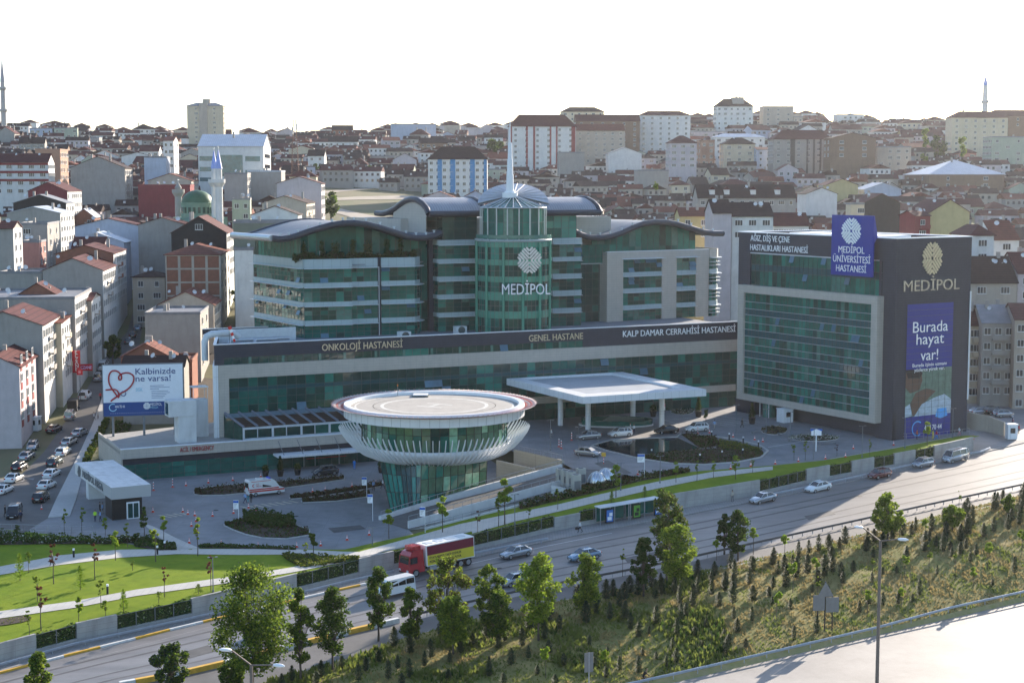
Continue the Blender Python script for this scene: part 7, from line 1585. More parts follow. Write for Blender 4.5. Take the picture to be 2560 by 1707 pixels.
def guardrail(P, lab, step=4., h=.72, dark=STEEL, base=0.):
 t = thing('guard_rail', lab, 'guard rail', P[0], 0, 'steel guard rails'); o = P[0]; m = MB()
 for a, b in zip(P, P[1:]):
  a, b = a-o, b-o; d = (b-a); n_ = Vector((-d.y, d.x, 0)).normalized()
  for z0, z1, y in ((.42, .5, .06), (.5, .58, 0), (.58, .66, .06), (.66, .74, 0)):
   pass
  prof = [(.0, .42), (.07, .49), (.0, .56), (.07, .63), (0, .72), (-.04, .72), (-.04, .42)]
  A = [a-n_*y+Vector((0, 0, z+base)) for y, z in prof]; B = [b-n_*y+Vector((0, 0, z+base)) for y, z in prof]; k = len(prof); m.add(A+B, [(i, (i+1) % k, k+(i+1) % k, k+i) for i in range(k)])
 m.build('rail', dark, t); L = 0; nx_ = 0; cnt = 0
 for a, b in zip(P, P[1:]):
  l = (b-a).length
  while nx_ <= L+l and cnt < 98: q = a.lerp(b, (nx_-L)/l)-o; ob('post', POSTM, t, q+Vector((0, .08, base))); nx_ += step; cnt += 1
  L += l
 return t
def pts_px(L, zf=zr, off=(0, 0, 0)): return [pf(a, b, zf)+Vector(off) for a, b in L]
guardrail(pts_px([(-40, 1682), (0, 1673), (187, 1621), (538, 1543), (700, 1505)]), 'guard rail below the left lawn wall', 4)
guardrail(pts_px([(700, 1505), (860, 1465), (985, 1438)]), 'guard rail before the lorry', 4); guardrail(pts_px([(1170, 1396), (1275, 1374), (1370, 1356)]), 'guard rail ending behind the lorry', 4)
guardrail(pts_px([(1934, 1243), (2013, 1227), (2120, 1204), (2285, 1168)]), 'guard rail below the white sedan and dark red hatchback', 4); guardrail(pts_px([(2425, 1142), (2450, 1137), (2475, 1127)]), 'short guard rail end by the silver van', 4)
med = pts_px([(1033, 1551), (1172, 1518), (1293, 1491), (1421, 1466), (1593, 1433), (1700, 1411), (1850, 1377), (2139, 1313), (2350, 1266), (2560, 1221), (2700, 1190)])
guardrail(med, 'long dark guard rail between road and side lane', 1.9, dark=mat('dark guard rail steel', (.10, .095, .09), .5, metal=.3), base=.12)
guardrail([Vector((p.x, p.y, drop(p.x, p.y))) for p in pts_px([(1420, 1745), (1538, 1722), (1700, 1688), (1950, 1631), (2198, 1574), (2380, 1531), (2560, 1491), (2700, 1460)], HB)], 'guard rail at the foot of the grass bank along the highway', 3.3, base=.05)
def kerb_run(name, lab, L, w, h, seg, off=0):
 P = pts_px(L); t = thing(name, lab, 'kerb', P[0], 0); o = P[0]; A = MB(); k = 0
 for a, b in zip(P, P[1:]):
  n = max(1, round((b-a).length/seg)); d = (b-a).normalized(); nn = Vector((-d.y, d.x, 0))*w
  for i in range(n):
   p, q = a.lerp(b, i/n)-o, a.lerp(b, (i+1)/n)-o-d*.03; m = MB(); m.add([p, q, q+nn, p+nn, p+Vector((0, 0, h)), q+Vector((0, 0, h)), q+nn+Vector((0, 0, h)), p+nn+Vector((0, 0, h))], [(0, 1, 5, 4), (1, 2, 6, 5), (2, 3, 7, 6), (3, 0, 4, 7), (4, 5, 6, 7)]); m.build('kerb_block', M_yel if k % 2 else M_white, t); k += 1
 return t
kerb_run('painted_kerb', 'low kerb painted yellow and white below the left guard rail', [(-60, 1698), (0, 1684), (161, 1642), (340, 1598), (426, 1576), (816, 1483), (985, 1446)], .3, .22, 4.4)
kerb_run('lane_divider', 'thick yellow and white painted divider kerb among the roadside trees', [(300, 1718), (340, 1711), (463, 1688), (564, 1664), (772, 1611), (872, 1586), (1000, 1556)], .5, .55, 3.2)
def line_px(L, w, name='road_marking', mt=M_white, dz=.02, dash=None):
 L = dense(L, 10); P = [hit(*q) for q in L]; m = MB()
 for i, (a, b) in enumerate(zip(P, P[1:])):
  if dash and (i // dash) % 2: continue
  d = (b-a); n = Vector((-d.y, d.x, 0)).normalized()*w/2; u = Vector((0, 0, dz)); m.add([a-n+u, b-n+u, b+n+u, a+n+u], [(0, 1, 2, 3)])
 return stru(m.build(name, mt))
line_px([(1170, 1410), (1360, 1366), (1530, 1332)], .15); line_px([(0, 1703), (330, 1618), (540, 1562), (800, 1500)], .14, mt=mat('faded marking', (.3, .29, .28), .7, var=.2)); line_px([(380, 1700), (700, 1615), (860, 1575), (1000, 1545)], .12, mt=mat('faded marking', (.3, .29, .28)))
line_px([(1060, 1580), (1200, 1546), (1400, 1501), (1600, 1463), (1900, 1398)], .14, mt=mat('faded marking', (.3, .29, .28)))
line_px([(1560, 1480), (2000, 1375), (2560, 1245)], .12);
TTM = mat('tyre darkened asphalt', (.105, .10, .098), .6, var=.3, scale=.5); PTM = mat('asphalt repair patch', (.09, .088, .086), .7, var=.25, scale=.6)
for a, b, c, d_ in ((1700, 1640, 1330, 1316), (1760, 1690, 1345, 1331)): pass
for k, (u, v) in enumerate(((.22, .25), (.36, .39), (.62, .645), (.76, .785))):
 A_q, B_q = resample(WALK, 60), resample(RLOW, 60); m = MB(); m.sheet([a.lerp(b, u)+Vector((0, 0, .012)) for a, b in zip(A_q, B_q)], [a.lerp(b, v)+Vector((0, 0, .012)) for a, b in zip(A_q, B_q)]); stru(m.build('tyre_track', TTM))
for q in (((1560, 1395), (1640, 1378), (1570, 1408), (1655, 1390)), ((2010, 1290), (2075, 1276), (2022, 1300), (2090, 1285)), ((420, 1640), (520, 1612), (435, 1656), (540, 1627)), ((1120, 1470), (1180, 1457), (1130, 1480), (1195, 1466)), ((820, 1320), (900, 1312), (835, 1332), (915, 1322)), ((560, 1500+60), (600, 1550), (566, 1568), (610, 1557))): drape('asphalt_patch', q[:2], q[2:], PTM, .02, k=3, n=2)
for px, row in ((1500, 1440), (1880, 1330), (700, 1580), (1250, 1420), (2150, 1240), (740, 1290), (540, 1275), (1660, 1150)): p = hit(px, row); stru(MB().cyl(p, p+Vector((0, 0, .02)), .38, n=14).build('manhole_cover', BPL))
def zebra(A, B, C, D, n, mt, name='crosswalk_stripes'):
 m = MB()
 for i in range(n):
  a, b = (i+.1)/n, (i+.55)/n
  q = [hit(lerp(A[0], B[0], t), lerp(A[1], B[1], t)) for t in (a, b)]+[hit(lerp(C[0], D[0], t), lerp(C[1], D[1], t)) for t in (b, a)]
  m.add([p+Vector((0, 0, .02)) for p in q], [(0, 1, 2, 3)])
 return stru(m.build(name, mt))
ZM = mat('faded cream road paint', (.40, .37, .29), .75, var=.2, scale=2)
zebra((595, 1266), (735, 1250), (622, 1273), (757, 1255), 8, ZM); zebra((392, 1288), (462, 1280), (425, 1294), (478, 1286), 4, ZM)
for a, b in (((1684, 1046), (1818, 1064)), ((1708, 1044), (1842, 1063)), ((1734, 1042), (1860, 1060)), ((1760, 1040), (1880, 1058)), ((1785, 1038), (1900, 1055))): line_px([a, b], .13)
line_px([(1660, 1050), (1735, 1070)], .12); line_px([(1660, 1050), (1850, 1034)], .12); line_px([(1920, 1118), (2100, 1088)], .14)
line_px([(2075, 1147), (2240, 1119), (2380, 1092)], .3, mt=M_kerb)
def shelter(pxa, pxb, lab, ads):
 A, B = foot_at(pxa), foot_at(pxb); A, B = A+Vector((.25, -.9, .15)), B+Vector((.25, -.9, .15)); d = B-A; F = Frame((A.x, A.y), (d.x, d.y)); L = math.hypot(d.x, d.y); t = thing('bus_shelter', lab, 'bus shelter', A, F.rz, 'bus shelters'); h = 2.5; sl = d.z/L
 m = MB(); m.ebox((-.2, -.9, h), (L+.4, 0, sl*L), (0, 1.7, 0), (0, 0, .12)); m.build('roof', SHD, t)
 for x in (0, L/2, L): MB().box(x-.05, x+.05, .6, .7, 0, h+.02).build('post', STEEL, t); MB().box(x-.05, x+.05, -.6, -.5, 0, h+.02).build('post', STEEL, t)
 MB().ebox((0.06, .64, .3), (L-.12, 0, sl*L), (0, .03, 0), (0, 0, h-.5)).build('glass_back', G1, t); MB().box(.4*L, .8*L, .2, .55, .45, .52).build('bench', STEEL, t)
 for u, mt, m2 in ads:
  x = u*L; MB().box(x-.65, x+.65, -.62, -.42, .25, 2.25).build('advert_case', BPL, t); o = MB(); o.box(x-.55, x+.55, -.65, -.63, .4, 2.1, 0); o.box(x-.4, x+.3, -.66, -.651, .6, 1.1, 1); o.box(x-.1, x+.42, -.665, -.652, 1.2, 1.7, 1); o.build('advert', [mt, m2], t)
shelter(1490, 1560, 'left bus shelter with blue advert panel', ((.32, mat('advert blue', (.05, .18, .5), .3), WLET),)); shelter(1564, 1634, 'right bus shelter with green advert panel', ((.22, mat('advert green', (.12, .35, .05), .3), BPL), (.98, mat('advert blue', (.05, .18, .5)), WLET)))
for i, (px, row) in enumerate(((1402, 1206), (1414, 1210), (1427, 1214), (1440, 1222), (1452, 1205))):
 p = pf(px, row, lambda x, y: 6.4); t = thing('condenser_unit', 'beige condenser unit in the row by the ramp top, '+('leftmost', 'second from left', 'third from left', 'nearest and tallest looking', 'behind the nearest one')[i], 'air conditioner', (p.x, p.y, 6.4-.2), R(25), 'condenser units'); s = 1.25
 MB().box(-.5*s, .5*s, -.4*s, .4*s, 0, 1.9*s).build('casing', mat('condenser beige', (.42, .41, .37), .6, var=.08), t); MB().box(-.42*s, .42*s, -.42*s, -.405*s, .2, 1.2*s).build('grille', GREY, t); MB().cyl((0, 0, 1.9*s), (0, 0, 2.0*s), .33*s, n=14).build('fan_cowl', GREY, t)
for px, row, s, l in ((1492, 1203, 1.5, 'silver half-dome vent with dark opening by the ramp top'), (1515, 1196, 1.6, 'silver ribbed dome vent right of the half-dome by the ramp')):
 p = pf(px, row, lambda x, y: 6.5); t = thing('vent_dome', l, 'vent', (p.x, p.y, 6.45)); m = MB(); m.lathe([(s*math.cos(a), s*1.05*math.sin(a)) for a in [R(k*10) for k in range(10)]], 20); m.build('shell', mat('polished steel', (.6, .62, .64), .18, var=.1, metal=.8), t)
 m = MB()
 for k in range(5): a = R(200+k*30); m.tube([(s*1.03*math.cos(e)*math.cos(a), s*1.03*math.cos(e)*math.sin(a), s*1.08*math.sin(e)) for e in [R(j*15) for j in range(7)]], .05, 4)
 m.build('ribs', WPAN, t)
p = hit(1509, 1160); t = thing('signal_post', 'small yellow box on a striped post beside the plaza kerb', 'signal post', p); ob('post', PB_, t); MB().box(-.35, .35, -.2, .2, 1.3, 1.9).build('yellow_box', M_yel, t)
def booth(px, row, w, h, lab, rz=.2, mt=None):
 p = hit(px, row); t = thing('booth', lab, 'booth', p, rz); m = MB(); m.box(-w/2, w/2, -w/2, w/2, .05, h); m.build('cabin', mt or WPAN, t); MB().box(-w/2-.1, w/2+.1, -w/2-.1, w/2+.1, h, h+.15).build('roof', CAP, t); MB().box(-w*.25, w*.25, -w/2-.03, -w/2+.02, h*.45, h*.8).build('window', CGL, t); MB().box(w/2-.02, w/2+.03, -w*.25, w*.25, h*.45, h*.8).build('window', CGL, t)
booth(87, 1076, 1.9, 2.6, 'white street booth with square window on the left pavement', -.1); booth(2528, 1097, 1.7, 2.6, 'white guard booth with window at the right picture edge', 0); booth(1962, 1055, 2.2, 2.5, 'small grey booth in front of the slate block entrance', .5)
SR = mat('sign red', (.5, .02, .03), .4, var=.03); Pq = pY(186, 880, 326)
t = thing('pharmacy_sign', 'vertical red sign reading ECZANE on the white street front', 'sign', (Pq.x+.2, Pq.y, Pq.z)); hs = Pq.z-pY(186, 925, 326).z; m = MB(); m.box(-.7, .9, 0, .35, -hs*1.15, .3); m.build('panel', SR, t)
for k, ch in enumerate('ECZANE'): o = text_mesh(ch, 1.05, WLET, 'lettering', t, depth=.02); o.location = (-.15, -.03, -.42-k*hs*1.12/6)
Pq = pY(196, 919, 335); t = thing('pharmacy_sign', 'tilted violet-white sign reading ECZANE on red board by the street', 'sign', (Pq.x, Pq.y, Pq.z), R(8)); m = MB(); m.box(0, 2.9, 0, .2, -.7, .75); m.build('panel', SR, t); o = text_mesh('ECZANE', .95, mat('sign violet white', (.6, .5, .8), .5), 'lettering', t, depth=.02, width=2.6, off=.02); o.location = (.15, -.03, -.28)
Pq = pY(199, 930, 322); t = thing('shop_sign', 'small square red sign with white emblem on a pole by the street', 'sign', Pq); MB().box(-.6, .6, 0, .15, -.6, .6).build('panel', SR, t); MB().cyl((0, .1, -9), (0, .1, -.6), .07, n=6).build('pole', GREY, t); MB().box(-.25, .25, -.04, 0, -.25, .25).build('mark', mat('sign pink', (.7, .25, .3), .5), t)
for px, row, l, a in ((1897, 1083, 'curved bench left of the round bed', 20), (1965, 1090, 'bench right of the round bed', -30), (1990, 1103, 'bench left of the white flower bed', 15), (2070, 1112, 'bench in front of the white flower bed', 8)):
 p = hit(px, row); t = thing('park_bench', 'dark '+l, 'bench', p, R(a), 'plaza benches'); MB().box(-1.6, 1.6, -.25, .25, .42, .5).build('seat', GREY, t)
 for x in (-1.3, 1.3): MB().box(x-.08, x+.08, -.2, .2, 0, .42).build('leg', GREY, t)
wall3('boundary_wall', 'rough beige street wall right of the slate block', [pz(2418, 1030, 9.6), pz(2470, 1040, 9.4), pz(2510, 1055, 8.9)], 4, .4, WALLS['beige'])
def railing(L, lab, zf=None, h=1.0):
 P = [hit(*q) for q in L]; t = thing('railing', lab, 'railing', P[0], 0, 'low railings'); o = P[0]; r = MB(); p_ = MB()
 for a, b in zip(P, P[1:]):
  for k in (.5, 1.): r.cyl(a-o+Vector((0, 0, h*k)), b-o+Vector((0, 0, h*k)), .03, n=4)
  n = max(1, round((b-a).length/1.8))
  for i in range(n+1): q = a.lerp(b, i/n)-o; p_.cyl(q, q+Vector((0, 0, h)), .03, n=4)
 r.build('rails', STEEL, t); p_.build('posts', STEEL, t)
railing([(2245, 1098), (2330, 1096), (2424, 1084)], 'steel railing below the large poster'); railing([(-60, 1334), (60, 1337), (180, 1342), (232, 1340)], 'mesh fence between the street and the left lawn bed', h=1.5)
# ================================================================ PLANTS
def leafmat(name, c, tr=.45):
 m = bpy.data.materials.new(name); m.use_nodes = True; n = m.node_tree.nodes; l = m.node_tree.links; MATS[name] = m
 for q in list(n): n.remove(q)
 o = n.new('ShaderNodeOutputMaterial'); mx = n.new('ShaderNodeMixShader'); d = n.new('ShaderNodeBsdfPrincipled'); t = n.new('ShaderNodeBsdfTranslucent'); mx.inputs[0].default_value = tr
 nz = n.new('ShaderNodeTexNoise'); nz.inputs['Scale'].default_value = 1.3; tc = n.new('ShaderNodeTexCoord'); l.new(tc.outputs['Object'], nz.inputs[0])
 cm = n.new('ShaderNodeMix'); cm.data_type = 'RGBA'; l.new(nz.outputs[0], cm.inputs[0]); cm.inputs[6].default_value = (c[0]*.6, c[1]*.65, c[2]*.6, 1); cm.inputs[7].default_value = (c[0]*1.35, c[1]*1.3, c[2]*1.2, 1)
 l.new(cm.outputs[2], d.inputs['Base Color']); l.new(cm.outputs[2], t.inputs['Color']); d.inputs['Roughness'].default_value = .7; d.inputs['Specular IOR Level'].default_value = .12
 l.new(d.outputs[0], mx.inputs[1]); l.new(t.outputs[0], mx.inputs[2]); l.new(mx.outputs[0], o.inputs[0]); m.diffuse_color = (*c, 1); return m
L_D = leafmat('dark maple leaves', (.05, .09, .02), .5); L_G = leafmat('green leaves', (.11, .17, .025), .55); L_Y = leafmat('yellow green leaves', (.22, .29, .035), .55); L_B = leafmat('olive bud leaves', (.10, .10, .03), .45); L_C = leafmat('grey green needles', (.05, .075, .042), .12); L_R = leafmat('dull red leaves', (.13, .045, .03), .4); L_O = leafmat('bright lime leaves', (.20, .30, .03), .5)
BARK = mat('grey brown bark', (.09, .07, .055), .9, var=.2, scale=6)
def leaves(blobs, n, size, rnd, mi=0):
 v = []; f = []; mm = []
 tot = sum(b[3]**2 for b in blobs)
 for (x, y, z, r) in blobs:
  k = int(n*r*r/tot)
  for _ in range(k):
   d = Vector((rnd.gauss(0, 1), rnd.gauss(0, 1), rnd.gauss(0, 1))).normalized()*r*rnd.random()**.45; p = Vector((x, y, z))+d*Vector((1, 1, .8)).x
   a = Vector((rnd.uniform(-1, 1), rnd.uniform(-1, 1), rnd.uniform(-.7, .7))).normalized()*size*rnd.uniform(.6, 1.25); b = a.cross(Vector((rnd.uniform(-1, 1), rnd.uniform(-1, 1), rnd.uniform(-1, 1)))).normalized()*a.length*.75
   o = len(v); v += [tuple(p-a), tuple(p+b), tuple(p+a), tuple(p-b)]; f.append((o, o+1, o+2, o+3)); mm.append(rnd.choice(mi) if isinstance(mi, list) else mi)
 return v, f, mm
def mk(name, v, f, mm, mats):
 me = bpy.data.meshes.new(name); me.from_pydata(v, [], f); [me.materials.append(q) for q in mats]; me.polygons.foreach_set('material_index', mm); me.update(); return me
def tree_mesh(h, cr, th, n, size, mats, mi, seed, shape='round', nb=26, trunk_r=.12):
 rnd = random.Random(seed); blobs = []; tk = MB(); ch = h-th
 for i in range(nb):
  u = rnd.random(); z = th+ch*u
  if shape == 'round': R_ = cr*math.sqrt(max(.05, 1-(2*u-1)**2))
  elif shape == 'col': R_ = cr*(1-.55*abs(2*u-.8))
  elif shape == 'cone': R_ = cr*(1-u)**.8+.08
  elif shape == 'egg': R_ = cr*math.sin(math.pi*min(1, (u*.85+.12)))**.8
  elif shape == 'loose': R_ = cr*(.35+.65*math.sin(math.pi*u))
  a = rnd.uniform(0, 6.28); q = R_*rnd.random()**.5*(.98 if nb > 40 else .85); r = cr*(.38 if shape in ('egg', 'col') else .34 if shape != 'loose' else .27)*(rnd.uniform(.35, 1.15) if nb > 40 else rnd.uniform(.7, 1.25))*(1 if shape != 'cone' else (1-u*.75))
  x, y = q*math.cos(a), q*math.sin(a); blobs.append((x, y, z, r))
  if i % 3 == 0: tk.tube([(0, 0, th*.8+(z-th)*.3), (x*.5, y*.5, lerp(th, z, .6)), (x, y, z)], [trunk_r*.45, trunk_r*.3, trunk_r*.12], 5)
 tk.tube([(0, 0, -.3), (rnd.uniform(-.05, .05), .03, th*.5), (0, 0, th), (0, 0, th+ch*.55)], [trunk_r*1.25, trunk_r, trunk_r*.85, trunk_r*.3], 7)
 v, f, mm = leaves(blobs, n, size, rnd, mi)
 return me_(tk, BARK, 'trunk'), mk('crown', v, f, mm, mats)
def conifer_mesh(h, r, n, seed, mt=None):
 rnd = random.Random(seed); v = []; f = []
 for _ in range(n):
  u = rnd.random()**1.2; z = .12*h+u*h*.88; a = rnd.uniform(0, 6.28); rr = r*(((1-u)**.75) if mt else math.sin(math.pi*min(1, u*.8+.2))**.8)*(.4+.6*rnd.random())*(1+.25*math.sin(z*5+a*2+seed))+.03; p = Vector((rr*math.cos(a), rr*math.sin(a), z)); d = Vector((math.cos(a), math.sin(a), .75)).normalized()*rnd.uniform(.12, .26); b = Vector((-math.sin(a), math.cos(a), rnd.uniform(-.3, .3)))*.05
  o = len(v); v += [tuple(p-d*.6-b), tuple(p-d*.3+b*1.4), tuple(p+d), tuple(p-d*.2-b*1.6)]; f.append((o, o+1, o+2, o+3))
 tk = MB(); tk.cyl((0, 0, -.2), (0, 0, h*.8), .05, .01, 6); return me_(tk, BARK, 'trunk'), mk('crown', v, f, [0]*len(f), [mt or L_C])
def plant(name, lab, cat, grp, ms, p, sc=1., rz=None):
 t = thing(name, lab, cat, p, random.uniform(0, 6.28) if rz is None else rz, grp); t.scale = (sc, sc, sc) if not isinstance(sc, tuple) else sc
 ob('trunk', ms[0], t); ob('crown', ms[1], t); return t
BT = [((525, 730, 1435, 640, 1745), 'round', [L_G, L_Y, L_D], [0, 0, 1, 2], 'biggest leafy tree, overlapping the lower left road', .5),
((718, 782, 1478, 752, 1700), 'egg', [L_G, L_Y, L_D], [0, 0, 2, 1], 'slender tree just right of the biggest leafy tree', .6),
((782, 872, 1473, 838, 1672), 'egg', [L_D, L_G], [0, 0, 0, 1], 'dark pointed tree left of the white minibus', .6),
((908, 984, 1425, 946, 1602), 'egg', [L_D, L_G], [0, 0, 1], 'dark egg-shaped tree overlapping the white minibus', .5),
((992, 1056, 1468, 1033, 1622), 'egg', [L_G, L_D], [0, 0, 1], 'mid green narrow tree right of the minibus', .6),
((1052, 1172, 1402, 1122, 1600), 'loose', [L_Y, L_B], [0, 1], 'loose olive-yellow tree before the lorry wheels', .5),
((1092, 1182, 1495, 1127, 1635), 'round', [L_G, L_Y], [0, 0, 1], 'bushy green tree below the loose olive one', .5),
((1175, 1268, 1417, 1228, 1590), 'loose', [L_D, L_G, L_Y], [0, 1, 1, 2], 'dark open tree beside the half-hidden silver hatchback', .5),
((1205, 1280, 1488, 1245, 1615), 'round', [L_G, L_D], [0, 1], 'lower green tree between two taller roadside trees', .5),
((1292, 1402, 1388, 1345, 1600), 'round', [L_Y, L_O, L_G], [0, 0, 1, 2], 'brightest yellow-green roadside tree', .45),
((1418, 1503, 1393, 1462, 1545), 'round', [L_G, L_Y], [0, 1], 'green tree right of the brightest yellow-green one', .5),
((1605, 1706, 1230, 1682, 1455), 'loose', [L_B, L_D, L_G], [0, 1, 1, 2], 'tallest thin tree with bud-brown top by the guard rail', .5),
((1640, 1738, 1318, 1688, 1478), 'round', [L_G, L_Y], [0, 1], 'light green tree in front of the tallest thin tree', .5),
((1578, 1640, 1348, 1608, 1490), 'round', [L_D], 0, 'dark round tree left of the tallest thin tree', .5),
((1815, 1872, 1282, 1845, 1400), 'egg', [L_D, L_G], [0, 0, 0, 1], 'dark egg-shaped tree alone at the guard rail', .6),
((1788, 1826, 1288, 1816, 1385), 'round', [L_D], 0, 'smaller dark tree touching the egg-shaped one', .6),
((66, 130, 1634, 96, 1760), 'egg', [L_G, L_Y, L_D], [0, 1, 2], 'tree cut by the bottom edge at the far left', .6),
((378, 474, 1613, 425, 1735), 'loose', [L_C, L_G], [0, 1], 'bluish bushy young tree at the bottom, left of the biggest tree', .3),
((545, 612, 1655, 585, 1740), 'round', [L_D, L_G], [0, 1], 'dark low tree under the biggest leafy tree', .4),
((2180, 2262, 1238, 2215, 1350), 'loose', [L_Y, L_G], [0, 1], 'light green tree behind the brown street lamp', .5),
((2355, 2408, 1268, 2380, 1325), 'round', [L_Y, L_G], [0, 1], 'yellow-green tree among the conifers at right', .4),
((2505, 2535, 1238, 2520, 1290), 'round', [L_Y, L_G], [0, 1], 'small yellow-green tree near the right picture edge', .4)]
for i, ((a, b, r0, fx_, r1), shp, ms, mi, lab, tf) in enumerate(BT):
 p = pf(fx_, r1, zr) if r1 > 1700 else hit(fx_, r1)
 if r1 > 1700: p.z = drop(p.x, p.y)
 h = pY(fx_, r0, p.y).z-p.z; cr = (b-a)/2*p.y/3905; ctr = ((a+b)/2-fx_)*p.y/3905; hang = .3 if tf >= .5 else .15
 tr, crn = tree_mesh(h, cr, h*(.22 if shp != 'round' else .25), int(2700+cr*cr*640), .15, ms, mi, 50+i, shp, 44+int(cr*10), .12)
 plant('roadside_tree', lab, 'tree', 'roadside trees', (tr, crn), p+Vector((ctr*.6, 0, 0)))
z7 = lambda x, y: (1700+.3661*x, 1133+.3661*y)
z6 = lambda x, y: (850+.3661*x, 1133+.3661*y)
ball = [z7(*q) for q in ((500, 690), (715, 720), (930, 890), (770, 950), (940, 1010), (1310, 905), (1280, 1105), (1513, 1060), (660, 1140), (1535, 850), (1700, 830), (1880, 855), (2100, 790), (2340, 690), (1675, 600), (1500, 570), (1905, 392), (135, 1425), (2000, 940), (250, 730))]+[z6(*q) for q in ((1810, 1560), (1405, 1590), (1930, 840))]
bm_ = [tree_mesh(3.1, .62, 2.1, 420, .13, [L_O, L_Y], [0, 0, 1], 200+k, 'round', 9, .035) for k in range(4)]+[tree_mesh(3.6, .45, 2.0, 220, .11, [L_Y, L_G], [0, 1], 210+k, 'loose', 7, .03) for k in range(2)]
for i, (x, y) in enumerate(ball):
 p = hit(min(x, 2555), y) if y < 1690 else pf(x, y, lambda a, b: .6); p.z = drop(p.x, p.y)
 near_ = 'near the brown street lamp' if abs(x-2190) < 70 else 'near the triangle road sign' if abs(x-2060) < 90 else 'on the right bank' if x > 2260 else 'at the bottom edge' if y > 1600 else 'at the upper edge of the bank'
 plant('young_tree', f'young lime-green ball-top sapling {near_}', 'sapling', 'lime saplings on the bank', bm_[i % 6], p, random.uniform(.8, 1.15))
cm_ = [conifer_mesh(2.6+.3*k, .72, 760, 300+k) for k in range(5)]
rnd = random.Random(21); placed = []
A_, B_ = resample(BTOP, 200), resample(BBOT, 200)
tries = 0
while len(placed) < 205 and tries < 9000:
 tries += 1; px = rnd.uniform(560, 2600);
 top = table([(300, 1800), (637, 1712), (860, 1650), (989, 1601), (1179, 1549), (1399, 1501), (1582, 1465), (1700, 1439), (2015, 1370), (2322, 1294), (2560, 1236), (2640, 1220)], px); bot = table([(500, 1950), (1538, 1706), (1700, 1675), (2198, 1562), (2640, 1462)], px)
 u = rnd.random()**(1.9 if px > 1400 else 1.1); row = lerp(top+14, min(bot-8, 1730), u)
 if row > 1722 or row < top+10: continue
 if px > 1900 and u > .55 and rnd.random() < .75: continue
 p = hit(px, row)
 if any((p-q).length < (1.5 if px > 1500 else 2.2) for q in placed): continue
 placed.append(p); sc = rnd.uniform(.55, 1.0)*(.85 if u < .45 else .6)
 if abs(px-2201) < 60: w_ = 'near the brown street lamp'
 else: w_ = 'along the guard rail on the right bank' if px > 1900 and u < .35 else 'on the dry right bank' if px > 1900 else 'along the guard rail in mid bank' if px > 1350 and u < .35 else 'in the shaded middle bank' if px > 1350 else 'among the roadside trees on the left bank'
 plant('young_conifer', f'{"tall" if sc > .72 else "small" if sc < .5 else "mid-sized"} young grey-green conifer {w_}', 'conifer', 'young conifers on the bank', cm_[rnd.randrange(5)], p-Vector((0, 0, .05)), (sc, sc, sc*rnd.uniform(.85, 1.2)))
gm = [leafmat('straw grass blades', (.27, .215, .10), .4), leafmat('green grass blades', (.14, .17, .04), .5), L_D]
v = []; f = []; mm = []; rnd = random.Random(31)
for k in range(52000):
 i = rnd.randrange(0, 199); t_ = rnd.random(); e_ = rnd.random(); p = A_[i].lerp(A_[i+1], e_).lerp(B_[i].lerp(B_[i+1], e_), t_); nn = noise.noise(Vector((p.x*.12, p.y*.12, 3.))); n2 = noise.noise(Vector((p.x*.35, p.y*.35, 7.)))
 z = drop(p.x, p.y) if k < 0 else None
 a, b_ = ray(1280, 850)
 h = 1.1*math.sin(math.pi*t_)*(1+.4*math.sin(p.x/9.)); z = p.z+.04+max(h, 0)-.06
 green = (p.x < 24 and nn > -.15) or n2 > .1
 s = rnd.uniform(.12, .34)*(1.7 if (green and nn > .05 and p.x < 26) else 1); an = rnd.uniform(0, 6.28); dx, dy = math.cos(an)*s*.5, math.sin(an)*s*.5; o = len(v); lx, ly = rnd.uniform(-.15, .15), rnd.uniform(-.15, .15)
 v += [(p.x-dx, p.y-dy, z), (p.x+dx, p.y+dy, z), (p.x+dx*.3+lx, p.y+dy*.3+ly, z+s*1.2)]; f.append((o, o+1, o+2)); mm.append((2 if nn > .2 and rnd.random() < .4 else 1) if green else 0)
g = ob('dry_grass', mk('dry_grass', v, f, mm, gm)); tag(g, 'dry and green grass tufts covering the road bank', 'grass', kind='stuff')
sp = {'con': [conifer_mesh(3.0, .6, 300, 400+k, L_O) for k in range(2)], 'red': [tree_mesh(3.4, .45, 1.7, 150, .10, [L_R], 0, 410+k, 'loose', 8, .035) for k in range(2)], 'grn': [tree_mesh(3.4, .5, 1.6, 170, .12, [L_G, L_Y], [0, 1], 420+k, 'loose', 9, .035) for k in range(3)], 'lit': [tree_mesh(3.0, .5, 1.3, 380, .13, [L_O, L_Y], [0, 1], 430+k, 'egg', 10, .035) for k in range(2)], 'col': [tree_mesh(4.0, .6, 1.3, 620, .13, [L_G, L_D], [0, 1], 440+k, 'egg', 14, .05) for k in range(2)]}
z5 = lambda x, y: (.3661*x, 1133+.3661*y)
